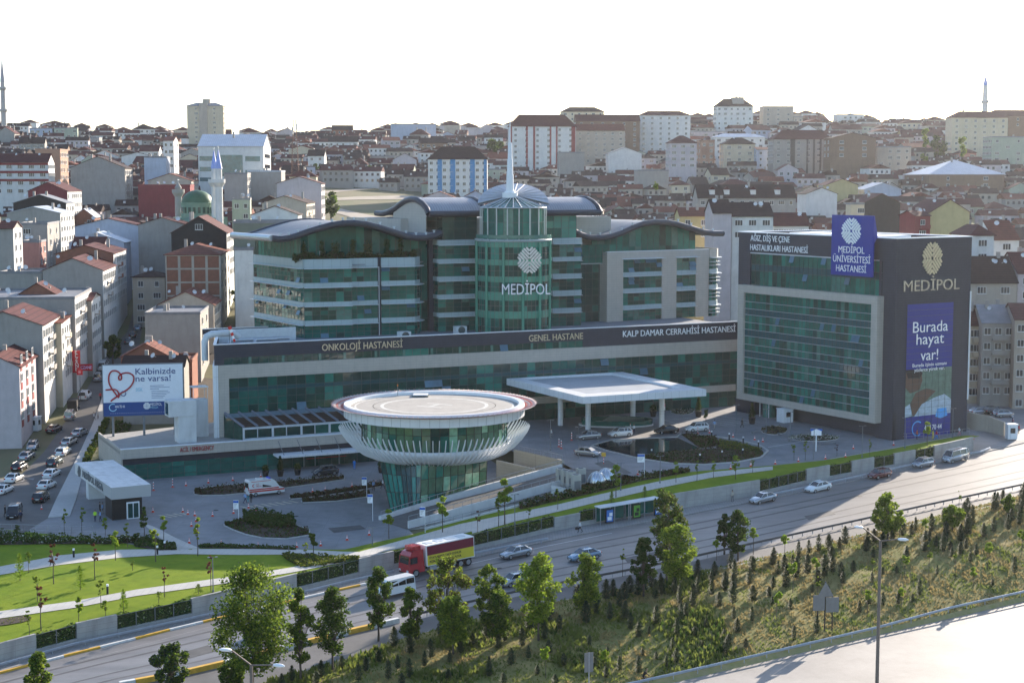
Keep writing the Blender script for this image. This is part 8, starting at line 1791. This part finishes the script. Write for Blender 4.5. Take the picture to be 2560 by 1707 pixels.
LS_ = [(z5(137, 868), 685, 'con', 'yellowish conifer sapling on the left lawn, nearest the picture edge'), (z5(197, 815), 668, 'grn', 'thin sapling beside the upper path at left'), (z5(368, 890), 625, 'red', 'reddish sapling next to the walking man'), (z5(548, 930), 763, 'con', 'yellowish conifer sapling in the middle of the left lawn'),
(z5(648, 860), 620, 'red', 'reddish sapling above the middle lawn'), (z5(788, 730), 535, 'lit', 'lime sapling by the upper path'), (z5(905, 800), 745, 'grn', 'small sapling in the shaded lawn'), (z5(258, 1010), 805, 'grn', 'thin green sapling, lower left lawn'), (z5(282, 1210), 915, 'red', 'tall bare-looking sapling by the lower path'), (z5(200, 1245), 1075, 'grn', 'tiny sapling beside the soil patch'),
(z5(540, 1150), 985, 'lit', 'leafy lime sapling below the lower path'), (z5(688, 1050), 855, 'grn', 'thin staked sapling beside the lower path'), (z5(720, 1110), 1010, 'lit', 'low lime sapling below the lower path'), (z5(845, 1080), 928, 'con', 'yellowish conifer sapling below the lower path'), (z5(1085, 1020), 940, 'grn', 'small shrub-like sapling near the hedge fence'), (z5(1125, 980), 780, 'red', 'dark red sapling beside the lower path'), (z5(1440, 940), 705, 'red', 'dark red sapling beside a lamp post'), (z5(1355, 960), 895, 'con', 'low spreading conifer by the second hedge fence'),
(z5(1350, 700), 445, 'grn', 'bare-topped tree at the path junction'), (z5(1120, 610), 430, 'lit', 'bright lime tree beside the gatehouse'), (z5(1065, 740), 480, 'grn', 'tall thin tree beside the black bollard'), (z5(2140, 690), 480, 'col', 'dark columnar tree at the lower plaza edge'), (z5(2085, 730), 590, 'grn', 'small tree left of the columnar one'), (z5(985, 560), 370, 'col', 'dark bushy tree right of the gatehouse cabin'), (z5(870, 640), 480, 'grn', 'tree in front of the gatehouse cabin'), (z5(560, 540), 375, 'grn', 'airy tree left of the gatehouse pillar'), (z5(440, 550), 385, 'grn', 'airy tree at the mesh fence'), (z5(720, 560), 445, 'lit', 'yellow-green tree below the gatehouse'), (z5(115, 570), 490, 'col', 'round shrub tree at the mesh fence, left'),
(z6(335, 580), 385, 'lit', 'green tree at the ramp foot'), (z6(700, 540), 300, 'lit', 'tall sunlit tree on the lit lawn strip'), (z6(1082, 500), 270, 'grn', 'bare dark tree on the lit lawn strip'), (z6(1125, 490), 180, 'lit', 'tall lime tree in front of the white ramp wall'), (z6(940, 540), 395, 'red', 'small dark red tree beside the right path'), (z6(1487, 385), 245, 'grn', 'dark sapling by the shrub strip'), (z6(1290, 460), 370, 'grn', 'thin sapling beside the right path'), (z6(1885, 300), 90, 'lit', 'leafy tree beside the vent domes'), (z6(2080, 310), 225, 'con', 'small conifer on the right lawn, right one'), (z6(1855, 360), 255, 'con', 'small conifer on the right lawn, left one'), (z6(2295, 200), 60, 'lit', 'tree right of the information sign')]
LS_ = [(a, b*.3661+1133, k, l) for a, b, k, l in LS_]
zD = lambda x, y: (1360+.2381*x, 1000+.2381*y)
LS_ += [(zD(1780, 815), 1000+.2381*640, 'lit', 'small tree below the garden island, right of the lamp'), (zD(2010, 830), 1000+.2381*590, 'lit', 'fuller tree below the garden island'), (zD(1605, 850), 1000+.2381*640, 'grn', 'thin tree below the garden island'), (zD(2190, 760), 1000+.2381*620, 'grn', 'sparse tree at the right end of the garden island'), (zD(1700, 240), 1000+.2381*50, 'col', 'dark little tree beside the cone topiary'),
((2150, 1165), 1120, 'grn', 'tree behind the hedge fence, left of the red hatchback'), ((1985, 1150), 1105, 'grn', 'airy tree behind the wall by the flower bed'), ((2013, 1150), 1100, 'grn', 'thin pale tree behind the house-shaped sign'), ((2092, 1140), 1112, 'red', 'small reddish tree before the slate block'), ((2174, 1140), 1100, 'grn', 'tree before the slate block corner'), ((2318, 1115), 1055, 'lit', 'tree before the large poster')]
for (x, y), top, k, l in LS_:
 p = hit(x, y); h = max(1.2, pY(x, top, p.y).z-p.z); base = {'con': 3.0, 'red': 3.4, 'grn': 3.4, 'lit': 3.0, 'col': 4.0}[k]; s = h/base; plant('lawn_sapling', l, 'sapling', 'saplings on the lawns', random.choice(sp[k]), p, (max(s, .8)*1.15, max(s, .8)*1.15, s))
LFR = leafmat('dull red brown foliage', (.06, .035, .018), .25); LFG = leafmat('bed green foliage', (.05, .085, .018), .35); LFY = leafmat('bed yellow green foliage', (.13, .15, .02), .4); FLW = mat('white blossom', (.42, .42, .36), .8)
def bed(name, lab, A, B, h, n, ms, mi, size=.16, soil=True, dz=.06, seed=0):
 if soil: drape('planting_soil', A, B, M_soil, dz, k=4, n=3)
 rnd = random.Random(seed+n); DA, DB = dense(A, 6), dense(B, 6); v = []; f = []; mm = []; k = len(DA)
 NG = 5; grid = [[hit(lerp(DA[i][0], DB[i][0], j/NG), lerp(DA[i][1], DB[i][1], j/NG)) for j in range(NG+1)] for i in range(k)]
 for _ in range(n):
  i = rnd.randrange(k-1); j = rnd.randrange(NG); u, w = rnd.random(), rnd.random(); p = grid[i][j].lerp(grid[i+1][j], u).lerp(grid[i][j+1].lerp(grid[i+1][j+1], u), w)
  lump = .6+.4*math.sin(p.x*2.1)*math.sin(p.y*1.7+p.x); z = p.z+dz+h*rnd.random()**.7*lump
  a = Vector((rnd.uniform(-1, 1), rnd.uniform(-1, 1), rnd.uniform(-.5, .8))).normalized()*size*rnd.uniform(.6, 1.3); b = a.cross(Vector((rnd.uniform(-1, 1), rnd.uniform(-1, 1), rnd.uniform(-1, 1)))).normalized()*a.length*.7
  c = Vector((p.x, p.y, z)); o = len(v); v += [tuple(c-a), tuple(c+b), tuple(c+a), tuple(c-b)]; f.append((o, o+1, o+2, o+3)); mm.append(rnd.choice(mi))
 t = ob(name, mk(name, v, f, mm, ms)); return tag(t, lab, 'shrubs', kind='stuff')
def kerb_ring(L, lab, w=.18, h=.15):
 P = [hit(*q) for q in dense(L+[L[0]], 4)]; m = MB(); o = P[0]
 for a, b in zip(P, P[1:]):
  d = (b-a);
  if d.length < .05: continue
  n = Vector((-d.y, d.x, 0)).normalized()*w; a, b = a-o, b-o; u = Vector((0, 0, h)); m.add([a, b, b+n, a+n, a+u, b+u, b+n+u, a+n+u], [(0, 1, 5, 4), (2, 3, 7, 6), (4, 5, 6, 7)])
 t = m.build('bed_kerb', M_kerb); t.location = o; return tag(t, lab, 'kerb', 'bed kerbs')
U, D_ = [(562, 1312), (585, 1301), (609, 1296), (671, 1294), (720, 1306), (772, 1325)], [(562, 1314), (585, 1325), (615, 1336), (657, 1345), (715, 1347), (772, 1338)]
kerb_ring(U+D_[::-1], 'pale kerb around the planted oval'); bed('oval_shrubs', 'low dark green shrubs filling the planted oval', U, D_, .5, 1400, [LFR, LFG], [0, 1, 1]); bed('oval_shrubs', 'taller green shrubs at the back of the oval bed', [(606, 1292), (640, 1287), (690, 1290), (735, 1306)], [(612, 1308), (650, 1318), (700, 1322), (740, 1318)], 1.5, 2600, [LFG, L_D], [0, 1], .2, soil=False)
for A, B, l in (([(486, 1231), (500, 1222), (560, 1214), (640, 1208), (720, 1202), (800, 1195), (858, 1190)], [(488, 1236), (505, 1239), (560, 1238), (640, 1230), (720, 1219), (800, 1208), (860, 1199)], 'red-brown hedge strip behind the ambulance'), ([(725, 1244), (800, 1233), (880, 1221), (955, 1207)], [(727, 1248), (800, 1241), (880, 1229), (958, 1215)], 'upper red-brown hedge strip left of the helipad base'), ([(755, 1253), (840, 1243), (924, 1231)], [(757, 1257), (840, 1253), (926, 1241)], 'lower red-brown hedge strip left of the helipad base')):
 kerb_ring(A+B[::-1], 'pale kerb of the '+l); bed('hedge_strip', l, A, B, .75, 2200, [LFR, LFG, HEDD], [0, 0, 1, 2], .15)
bed('hedge_strip', 'low dark green shrub row along the lower plaza edge', [(495, 1364), (600, 1366), (740, 1371)], [(500, 1370), (600, 1371), (740, 1375)], .6, 1300, [LFG, L_D], [0, 1], .15)
bed('flower_shrubs', 'dense shrubs with pale blossom along the upper left lawn', [(-60, 1328), (0, 1337), (120, 1347), (280, 1352), (345, 1348)], [(-60, 1362), (0, 1362), (120, 1360), (280, 1360), (350, 1356)], 1.2, 4200, [LFG, L_D, FLW], [0, 0, 0, 1, 1, 1, 1, 1, 2], .17)
bed('ground_shrubs', 'dark shrub bed beside the gatehouse link path', [(330, 1348), (375, 1344), (436, 1366)], [(337, 1366), (400, 1376), (442, 1374)], .8, 1300, [LFG, L_D], [0, 1], .17)
bed('bright_shrubs', 'bright green shrub patch left of the lorry', [(703, 1387), (780, 1387), (860, 1393), (898, 1394)], [(716, 1398), (752, 1419), (805, 1415), (896, 1399)], .5, 2600, [LFY, LFG], [0, 1], .17)
bed('path_shrubs', 'dark shrub strip between the trench wall and the right path', [(1297, 1264), (1400, 1238), (1490, 1217), (1560, 1192), (1640, 1186), (1722, 1176)], [(1300, 1274), (1400, 1251), (1500, 1229), (1600, 1203), (1690, 1187), (1724, 1180)], .9, 4200, [L_D, LFR, LFG, FLW], [0, 0, 0, 1, 1, 1, 2, 2, 2, 0, 1], .18)
PU, PD = [(1480, 1114), (1531, 1101), (1610, 1097), (1693, 1095), (1746, 1120)], [(1481, 1117), (1525, 1127), (1593, 1143), (1650, 1133), (1748, 1122)]
drape('pool_water', PU, PD, mat('dark pool water', (.012, .016, .02), .06, var=.1, spec=1., bump=.06, bscale=1.5), .12, k=5, n=5)
t = kerb_ring([(1480, 1115), (1531, 1101), (1693, 1094), (1704, 1086), (1760, 1089), (1830, 1097), (1896, 1113), (1918, 1127), (1900, 1144), (1840, 1156), (1760, 1162), (1680, 1159), (1600, 1147), (1525, 1129)], 'pale kerb round the plaza garden island', .25, .2)
bed('island_shrubs', 'dark reddish shrubs in the lower garden island', [(1612, 1144), (1660, 1133), (1748, 1123), (1830, 1118), (1905, 1126)], [(1614, 1148), (1680, 1157), (1760, 1160), (1840, 1154), (1908, 1140)], .55, 3000, [LFR, L_D, LFG], [0, 0, 1, 2], .17)
bed('island_shrubs', 'dark hedge behind the pool in the garden island', [(1703, 1086), (1740, 1089), (1790, 1093)], [(1748, 1120), (1765, 1119), (1800, 1114)], .55, 1500, [L_D, LFR], [0, 1], .17)
bed('island_shrubs', 'yellow-green groundcover in the right half of the island', [(1790, 1100), (1830, 1103), (1868, 1112), (1898, 1122)], [(1795, 1120), (1830, 1124), (1868, 1128), (1900, 1128)], .35, 2200, [LFY, LFG], [0, 0, 1], .15)
def round_bed(px, row, rx, ry, lab, ms, mi, h=.35, n=700):
 A = [(px+rx*math.cos(R(180-i*30)), row-ry*math.sin(R(180-i*30))) for i in range(7)]; B = [(x, 2*row-y) for x, y in A]; A[0] = (A[0][0], row-.5); A[-1] = (A[-1][0], row-.5); bed('round_bed', lab, A, B, h, n, ms, mi, .13); kerb_ring(A+B[::-1], 'kerb of the '+lab, .12, .12)
round_bed(1935, 1076, 32, 11, 'round dark bed between curved benches', [LFR, L_D], [0, 1]); round_bed(2035, 1095, 62, 8.5, 'long white flower bed below the slate block', [LFG, FLW, L_D], [0, 1, 1, 2]); round_bed(1705, 1027, 30, 10, 'round white flower bed right of the canopy', [LFG, FLW, L_D], [0, 1, 2])
bed('street_hedge', 'green hedge strip beside the street pavement', [(262, 1048), (240, 1090), (214, 1138), (200, 1176)], [(274, 1055), (256, 1096), (232, 1140), (216, 1178)], 1.0, 2600, [LFG, LFY], [0, 0, 1], .2)
bed('street_hedge', 'overgrown green slope behind the gatehouse', [(290, 1052), (275, 1090), (262, 1130), (250, 1165)], [(330, 1060), (318, 1095), (300, 1125), (285, 1150)], .8, 1800, [LFG, L_D], [0, 1], .2)
bed('soil_bed', 'dark mulch bed with few sprigs at the lower left', [(-60, 1553), (20, 1546), (70, 1538), (78, 1543)], [(-60, 1570), (20, 1562), (60, 1555), (78, 1548)], .15, 60, [LFY], [0], .12, dz=.08)
t = thing('terrace_planting', 'row of shrubs and climbers on the oncology wing roof terrace', 'planting', FO.W(0, 0, zt-1.1), FO.rz); rnd = random.Random(77); xq0, xq1 = fx(FO, 737, 640), fx(FO, 1046, 640)
bl = [(rnd.uniform(xq0, xq1), rnd.uniform(.6, 1.6), rnd.uniform(1.1, 1.9), rnd.uniform(.5, .8)) for _ in range(46)]
v, f, mm = leaves(bl, 6500, .17, rnd, [0, 0, 1, 2]); ob('shrubs', mk('shrubs', v, f, mm, [L_D, LFG, LFR]), t)
for px, w_, h_ in ((846, 1.7, 3.9), (928, 2.0, 4.0), (812, 1.1, 4.6), (975, 1.2, 4.8), (1010, 1.1, 4.9), (765, 1.3, 4.4), (890, 1.2, 4.9)):
 x = fx(FO, px, 620); v, f, mm = leaves([(x, 1.7, 1+h_*.16*k, w_*.5) for k in range(5)], 520, .15, rnd, [0, 1]); ob('climber', mk('climber', v, f, mm, [L_D, LFG] if h_ > 4.2 else [L_B, LFG]), t)
POT = mat('black planter', (.02, .02, .02), .5)
tp_c = conifer_mesh(2.6, .62, 700, 500, L_D); m = MB(); m.cyl((0, 0, 0), (0, 0, 1.0), .42, .6, 16); POTM = me_(m, POT)
rb = random.Random(9); v, f, mm = leaves([(0, 0, 1.45, .62)], 260, .13, rb, 0); RBM = mk('ball', v, f, mm, [L_D])
for px, row, k, l in ((664, 1191, 'b', 'round topiary in pot left of the emergency door'), (701, 1190, 'c', 'cone topiary in pot left of the emergency door'), (744, 1187, 'b', 'round topiary in pot near the dark grey suv'), (953, 1181, 'b', 'round topiary in pot by the glass helipad base'), (1633, 1041, 'b', 'small tree in big black pot beside a canopy column'), (1746, 1042, 'c', 'tall cone topiary beside the little plaza tree'), (1880, 1059, 'c', 'cone topiary in tapered pot before the slate block')):
 p = hit(px, row); t = thing('potted_shrub', l, 'potted plant', p, 0, 'potted shrubs'); s = 1.0 if row > 1100 else 1.15; t.scale = (s, s, s); ob('pot', POTM, t); o = ob('crown', tp_c[1] if k == 'c' else RBM, t, (0, 0, .8 if k == 'c' else 0))
tm = [tree_mesh(8, 2.6, 2.2, 1500, .34, [L_D, L_G], [0, 0, 1], 600+k, 'round', 18, .25) for k in range(3)]+[tree_mesh(8, 2.6, 2.0, 1300, .34, [L_Y, L_G], [0, 1], 610+k, 'round', 16, .25) for k in range(2)]+[tree_mesh(12, 1.7, 2, 1500, .34, [L_Y, L_G], [0, 0, 1], 620, 'col', 18, .25)]
for px, row, Y, h, k, l in ((27, 477, 500, 11, 0, 'dark conical tree before the white maroon-banded apartments, left one'), (85, 474, 505, 11, 1, 'dark tree before the white maroon-banded apartments, middle one'), (112, 476, 510, 9, 2, 'dark tree before the terracotta block'), (295, 492, 470, 6, 3, 'bright green bush among grey gables, upper left'), (828, 556, 560, 13, 1, 'big round green tree at the left edge of the field'), (718, 447, 690, 8, 0, 'dark tree under the lattice mast'), (790, 448, 690, 8, 2, 'dark tree left of the pale roadside houses'), (883, 452, 740, 8, 0, 'small round tree before pale houses, left of three'), (925, 450, 740, 8, 1, 'small round tree before pale houses, middle of three'), (974, 451, 740, 6, 2, 'small round tree before pale houses, right of three'),
 (1232, 412, 800, 15, 0, 'dark tree mass beside the blue striped apartments'), (1250, 408, 805, 13, 2, 'second dark tree beside the blue striped apartments'), (1256, 440, 740, 10, 3, 'light green tree right of the blue striped apartments'), (1238, 460, 690, 8, 1, 'low dark tree right of the blue striped apartments'), (1361, 386, 760, 9, 0, 'round dark tree before the maroon striped block'), (2311, 425, 700, 22, 5, 'tall light green tree on the right hillside'), (2343, 420, 705, 17, 1, 'dark tree touching the tall light green tree'), (2403, 452, 600, 20, 5, 'slim poplar before the wide metal-roof hall'), (1887, 412, 740, 12, 0, 'dark round tree before the pale blue-violet block'), (1788, 443, 650, 8, 3, 'light round tree on the hillside lane'), (1832, 429, 690, 6, 3, 'low light green bush below the cream apartments'), (1748, 422, 700, 6, 4, 'light green bush beside the salmon block'), (2235, 418, 640, 5, 4, 'small light bush among maroon roofs'),
 (2450, 756, 322, 7.5, 0, 'dark leafy tree right of the slate block'), (622, 762, 330, 10, 4, 'sunlit green tree between houses and oncology wing'), (600, 770, 325, 7, 3, 'lower light green tree beside the oncology wing'), (282, 915, 300, 7, 0, 'green tree above the billboard corner'), (1640, 478, 520, 4, 4, 'yellow-green roof garden on a hillside house'), (5, 640, 372, 5, 0, 'small dark tree at the left picture edge'), (2300, 455, 610, 6, 2, 'dark shrub below the tall light green tree')):
 p = hit(px, row) if px != 1640 else pY(px, row, Y); s = h/(12. if k == 5 else 8.)*p.y/Y*.8
 plant('hillside_tree', l, 'tree', 'trees among the houses', tm[k], p-Vector((0, 0, .2)), s)
DT = mat('bare dirt track', (.36, .31, .25), .9, var=.15, scale=.1)
drape('dirt_track', [(812, 497), (900, 492), (1000, 490), (1068, 492)], [(812, 503), (900, 500), (1000, 499), (1068, 502)], DT, .15, k=4, n=2)
drape('dirt_track', [(812, 520), (850, 522), (900, 534), (960, 545)], [(812, 530), (850, 536), (890, 548), (930, 556)], DT, .15, k=4, n=2)
drape('dirt_track', [(700, 468), (740, 480), (812, 478), (940, 468), (1068, 470)], [(690, 500), (740, 492), (812, 484), (940, 472), (1068, 474)], DT, .12, k=4, n=2)
drape('hill_road', [(640, 461), (800, 463), (940, 463), (1068, 466)], [(640, 466), (800, 467), (940, 467), (1068, 470)], mat('hill road asphalt', (.16, .155, .15), .8), .2, k=4, n=2)
# ================================================================ PEOPLE
SKN = mat('skin', (.32, .18, .12), .6, var=.03); HRM = mat('dark hair', (.02, .015, .012), .7, var=0)
def skin_person(pose):
 """one continuous skinned body; vertices: (pos, radius)"""
 sw, bend = {'walk': (.24, 0), 'stand': (.06, 0), 'ride': (0, 1), 'point': (.1, 0)}[pose]
 if pose != 'ride':
  J = {'pel': ((0, 0, .95), .135), 'spi': ((.01, 0, 1.15), .13), 'che': ((.02, 0, 1.36), .15), 'nec': ((.02, 0, 1.5), .055), 'hea': ((.04, 0, 1.60), .085), 'top': ((.03, 0, 1.70), .085)}
  for s, n in ((1, 'l'), (-1, 'r')):
   f = s*sw; J['hip'+n] = ((0, .1*s, .88), .095); J['kne'+n] = ((f*.75+.03, .1*s, .48), .062); J['ank'+n] = ((f*1.1-(.1 if f < 0 else 0), .1*s, .09+(.06 if f < 0 else 0)), .042); J['toe'+n] = ((f*1.1+.13, .11*s, .045), .04)
   J['sho'+n] = ((.01, .19*s, 1.42), .062); J['elb'+n] = ((-f*.55-.02, .25*s, 1.15), .042); J['wri'+n] = ((-f*.9+.08, .26*s, .92), .03); J['han'+n] = ((-f*1.0+.11, .26*s, .83), .035)
 else:
  J = {'pel': ((-.25, 0, .98), .14), 'spi': ((-.12, 0, 1.18), .13), 'che': ((.05, 0, 1.36), .15), 'nec': ((.14, 0, 1.47), .055), 'hea': ((.2, 0, 1.57), .085), 'top': ((.2, 0, 1.67), .085)}
  for s, n in ((1, 'l'), (-1, 'r')):
   J['hip'+n] = ((-.2, .1*s, .93), .095); J['kne'+n] = ((.16+.06*s, .12*s, .72+.1*s), .062); J['ank'+n] = ((.02+.1*s, .12*s, .34+.12*s), .042); J['toe'+n] = ((.16+.1*s, .12*s, .30+.12*s), .04)
   J['sho'+n] = ((.05, .18*s, 1.40), .062); J['elb'+n] = ((.25, .25*s, 1.2), .042); J['wri'+n] = ((.45, .24*s, 1.06), .03); J['han'+n] = ((.53, .23*s, 1.04), .035)
 E = [('pel', 'spi'), ('spi', 'che'), ('che', 'nec'), ('nec', 'hea'), ('hea', 'top')]
 for n in 'lr': E += [('pel', 'hip'+n), ('hip'+n, 'kne'+n), ('kne'+n, 'ank'+n), ('ank'+n, 'toe'+n), ('che', 'sho'+n), ('sho'+n, 'elb'+n), ('elb'+n, 'wri'+n), ('wri'+n, 'han'+n)]
 K = list(J); me = bpy.data.meshes.new('body'); me.from_pydata([J[k][0] for k in K], [(K.index(a), K.index(b)) for a, b in E], []); o = bpy.data.objects.new('b', me); COL.objects.link(o)
 mo = o.modifiers.new('s', 'SKIN');
 if not me.skin_vertices: me.attributes
 for i, k in enumerate(K): me.skin_vertices[0].data[i].radius = (J[k][1], J[k][1]*(1.15 if k in ('che', 'pel') else 1)); me.skin_vertices[0].data[i].use_root = (k == 'pel')
 sb_ = o.modifiers.new('u', 'SUBSURF'); sb_.levels = 1
 dg = bpy.context.evaluated_depsgraph_get(); r = bpy.data.meshes.new_from_object(o.evaluated_get(dg)); bpy.data.objects.remove(o)
 return r, J
PB = {}
for ps in ('walk', 'stand', 'ride'):
 PB[ps] = skin_person(ps)
def cloth(n, c): return mat('cloth '+n, c, .85, var=.08, scale=8)
CL = {'white': cloth('white', (.62, .63, .65)), 'black': cloth('black', (.015, .015, .018)), 'blue': cloth('light blue', (.25, .38, .62)), 'scrub': cloth('scrub blue', (.03, .22, .62)), 'grey': cloth('grey', (.14, .14, .15)), 'pink': cloth('pink', (.5, .2, .25)), 'beige': cloth('beige', (.4, .36, .3)), 'hivis': cloth('neon yellow', (.45, .75, .04)), 'orange': cloth('orange', (.65, .16, .05)), 'red': cloth('red', (.45, .03, .04)), 'yellow': cloth('yellow', (.7, .55, .05)), 'navy': cloth('navy', (.02, .03, .07)), 'teal': cloth('teal', (.05, .3, .35))}
PM = {}
def person(px, row, ps, sh, pt, hd, lab, sc=1., extra=None, at=None):
 key = (ps, sh, pt)
 if key not in PM:
  me = PB[ps][0].copy(); me.materials.clear(); [me.materials.append(q) for q in (CL[sh], CL[pt], SKN, BPL)]
  for p in me.polygons:
   c = p.center; z = c.z; p.use_smooth = True
   if ps == 'ride': i = 2 if z > 1.47 or (c.x > .42) else 0 if (z > 1.02 and not (z < 1.0)) else 1
   else: i = 2 if z > 1.49 else (2 if abs(c.y) > .2 and z < 1.0 and z > .75 else 0 if z > .96 or (abs(c.y) > .2 and z > .8) else 1 if z > .12 else 3)
   if pt == sh and i == 1: i = 0
   p.material_index = i
  PM[key] = me
 p = at if at is not None else hit(px, row); t = thing('person', lab, 'person', p, hd); t.scale = (sc,)*3; ob('body', PM[key], t)
 hx_, hy_, hz_ = PB[ps][1]['top'][0]; m = MB(); m.lathe([(.10*math.cos(a), .035+.10*math.sin(a)) for a in [R(-5+k*19) for k in range(6)]], 10); o = m.build('hair', HRM, t, (hx_-.015, 0, hz_))
 return t
G = 'people'
t = person(1450, 1331, 'walk', 'white', 'black', R(180), 'person in white shirt carrying a dark bag along the road wall');
m = MB(); m.box(-.45, .05, -.1, .1, 0, .34); m.box(-.25, -.15, -.03, .03, .34, .42); o = m.build('bag', BPL); tag(o, 'dark bag carried by the man in white shirt', 'bag'); q = t.location; o.location = (q.x-.25, q.y-.28, q.z+.5)
for a in ((1831, 1254, 'stand', 'beige', 'grey', 2., 'person in beige standing before the longest concrete wall panel'), (1378, 1095, 'walk', 'white', 'grey', 0, 'person in white shirt walking left of the canopy columns'), (1576, 1081, 'stand', 'white', 'black', 3., 'left one of two men in white shirts behind the white suv'), (1585, 1084, 'stand', 'white', 'navy', 2., 'right one of two men in white shirts behind the white suv'), (1786, 1073, 'walk', 'blue', 'beige', 1., 'person in light blue walking right of the white suv'), (1855, 1069, 'walk', 'black', 'black', 0, 'person in black walking across the upper plaza'), (1662, 1028, 'stand', 'pink', 'white', 0, 'person in pink beside the canopy column'),
 (886, 1173, 'stand', 'scrub', 'scrub', R(-90), 'person in bright blue scrubs at the emergency door'), (934, 1227, 'stand', 'blue', 'black', R(-60), 'person in pale blue shirt left of the helipad base'), (957, 1222, 'walk', 'white', 'navy', 0, 'person in white walking beside the helipad base'), (613, 1258, 'walk', 'blue', 'navy', R(30), 'person in blue shirt behind the ambulance, left'), (620, 1256, 'stand', 'teal', 'teal', R(-90), 'child in turquoise behind the ambulance'), (628, 1257, 'stand', 'black', 'black', R(90), 'person in long black clothes behind the ambulance'),
 (250, 1284, 'stand', 'black', 'black', 0, 'person in black under the gatehouse canopy'), (257, 1285, 'stand', 'blue', 'grey', 3, 'person in light blue shirt under the gatehouse canopy'), (238, 1304, 'stand', 'hivis', 'navy', R(-90), 'guard in neon yellow vest by the gatehouse'), (251, 1304, 'stand', 'blue', 'navy', R(180), 'person in blue shirt beside the neon vest guard'), (13, 1291, 'stand', 'black', 'black', 0, 'person in black left of the black van'), (52, 1304, 'stand', 'navy', 'black', R(90), 'person in navy right of the black van'), (131, 1414, 'walk', 'grey', 'black', R(190), 'person in grey walking on the upper garden path'),
 (235, 1052, 'walk', 'white', 'grey', 0, 'person in white crossing the left street'), (251, 1001, 'walk', 'red', 'black', 1.5, 'person in red beside the billboard on the street'), (245, 1049, 'stand', 'beige', 'grey', 0, 'person in beige at the street edge below the billboard'), (2292, 1098, 'stand', 'orange', 'navy', 0, 'person in orange below the large poster'), (2332, 1098, 'stand', 'yellow', 'yellow', 0, 'person in yellow below the large poster'), (2341, 1099, 'walk', 'red', 'scrub', 0, 'person in red and blue below the large poster'), (2398, 1090, 'walk', 'white', 'pink', 0, 'person in white near the railing end'),
 (2547, 1084, 'stand', 'red', 'black', 0, 'person in red and black beside the guard booth'), (2531, 1056, 'stand', 'white', 'navy', 0, 'person in white behind the guard booth')): person(*a[:7], sc=.72 if 'child' in a[6] else 1.)
P = pz(1612, 1712, .02); hd = R(15); bk = thing('bicycle', 'dark bicycle ridden along the highway edge, bottom', 'bicycle', P, hd)
for x in (-.5, .55):
 m = MB(); m.tube([(x+.33*math.cos(a), 0, .34+.33*math.sin(a)) for a in [R(k*20) for k in range(19)]], .02, 5); [m.cyl((x, 0, .34), (x+.32*math.cos(R(k*45)), 0, .34+.32*math.sin(R(k*45))), .004, n=3) for k in range(8)]; m.build('wheel', BPL, bk)
m = MB(); m.tube([(-.5, 0, .34), (-.05, 0, .36), (.4, 0, .86), (-.22, 0, .82), (-.05, 0, .36)], .018, 5); m.tube([(-.5, 0, .34), (-.22, 0, .82), (-.25, 0, .92)], .015, 5); m.tube([(.55, 0, .34), (.42, 0, .86), (.40, 0, 1.0)], .018, 5); m.tube([(.5, -.26, 1.02), (.42, 0, 1.0), (.5, .26, 1.02)], .015, 5); m.build('frame', mat('dark bicycle frame', (.05, .05, .06), .4), bk); MB().box(-.38, -.12, -.07, .07, .9, .95).build('saddle', BPL, bk)
person(0, 0, 'ride', 'black', 'black', hd, 'person in black riding the bicycle at the bottom edge', at=P)
# ================================================================ AIR
m = MB(); m.box(-1500, 1500, -120, 2200, -3, 175)
hz_ = m.build('haze', bpy.data.materials.new('haze air')); tag(hz_, kind='stuff'); hm_ = hz_.data.materials[0]; hm_.use_nodes = True
n = hm_.node_tree.nodes; [n.remove(q) for q in list(n)]; o = n.new('ShaderNodeOutputMaterial'); pv = n.new('ShaderNodeVolumePrincipled'); hm_.node_tree.links.new(pv.outputs[0], o.inputs['Volume'])
pv.inputs['Color'].default_value = (.93, .95, 1, 1); pv.inputs['Density'].default_value = .000038; pv.inputs['Anisotropy'].default_value = .6
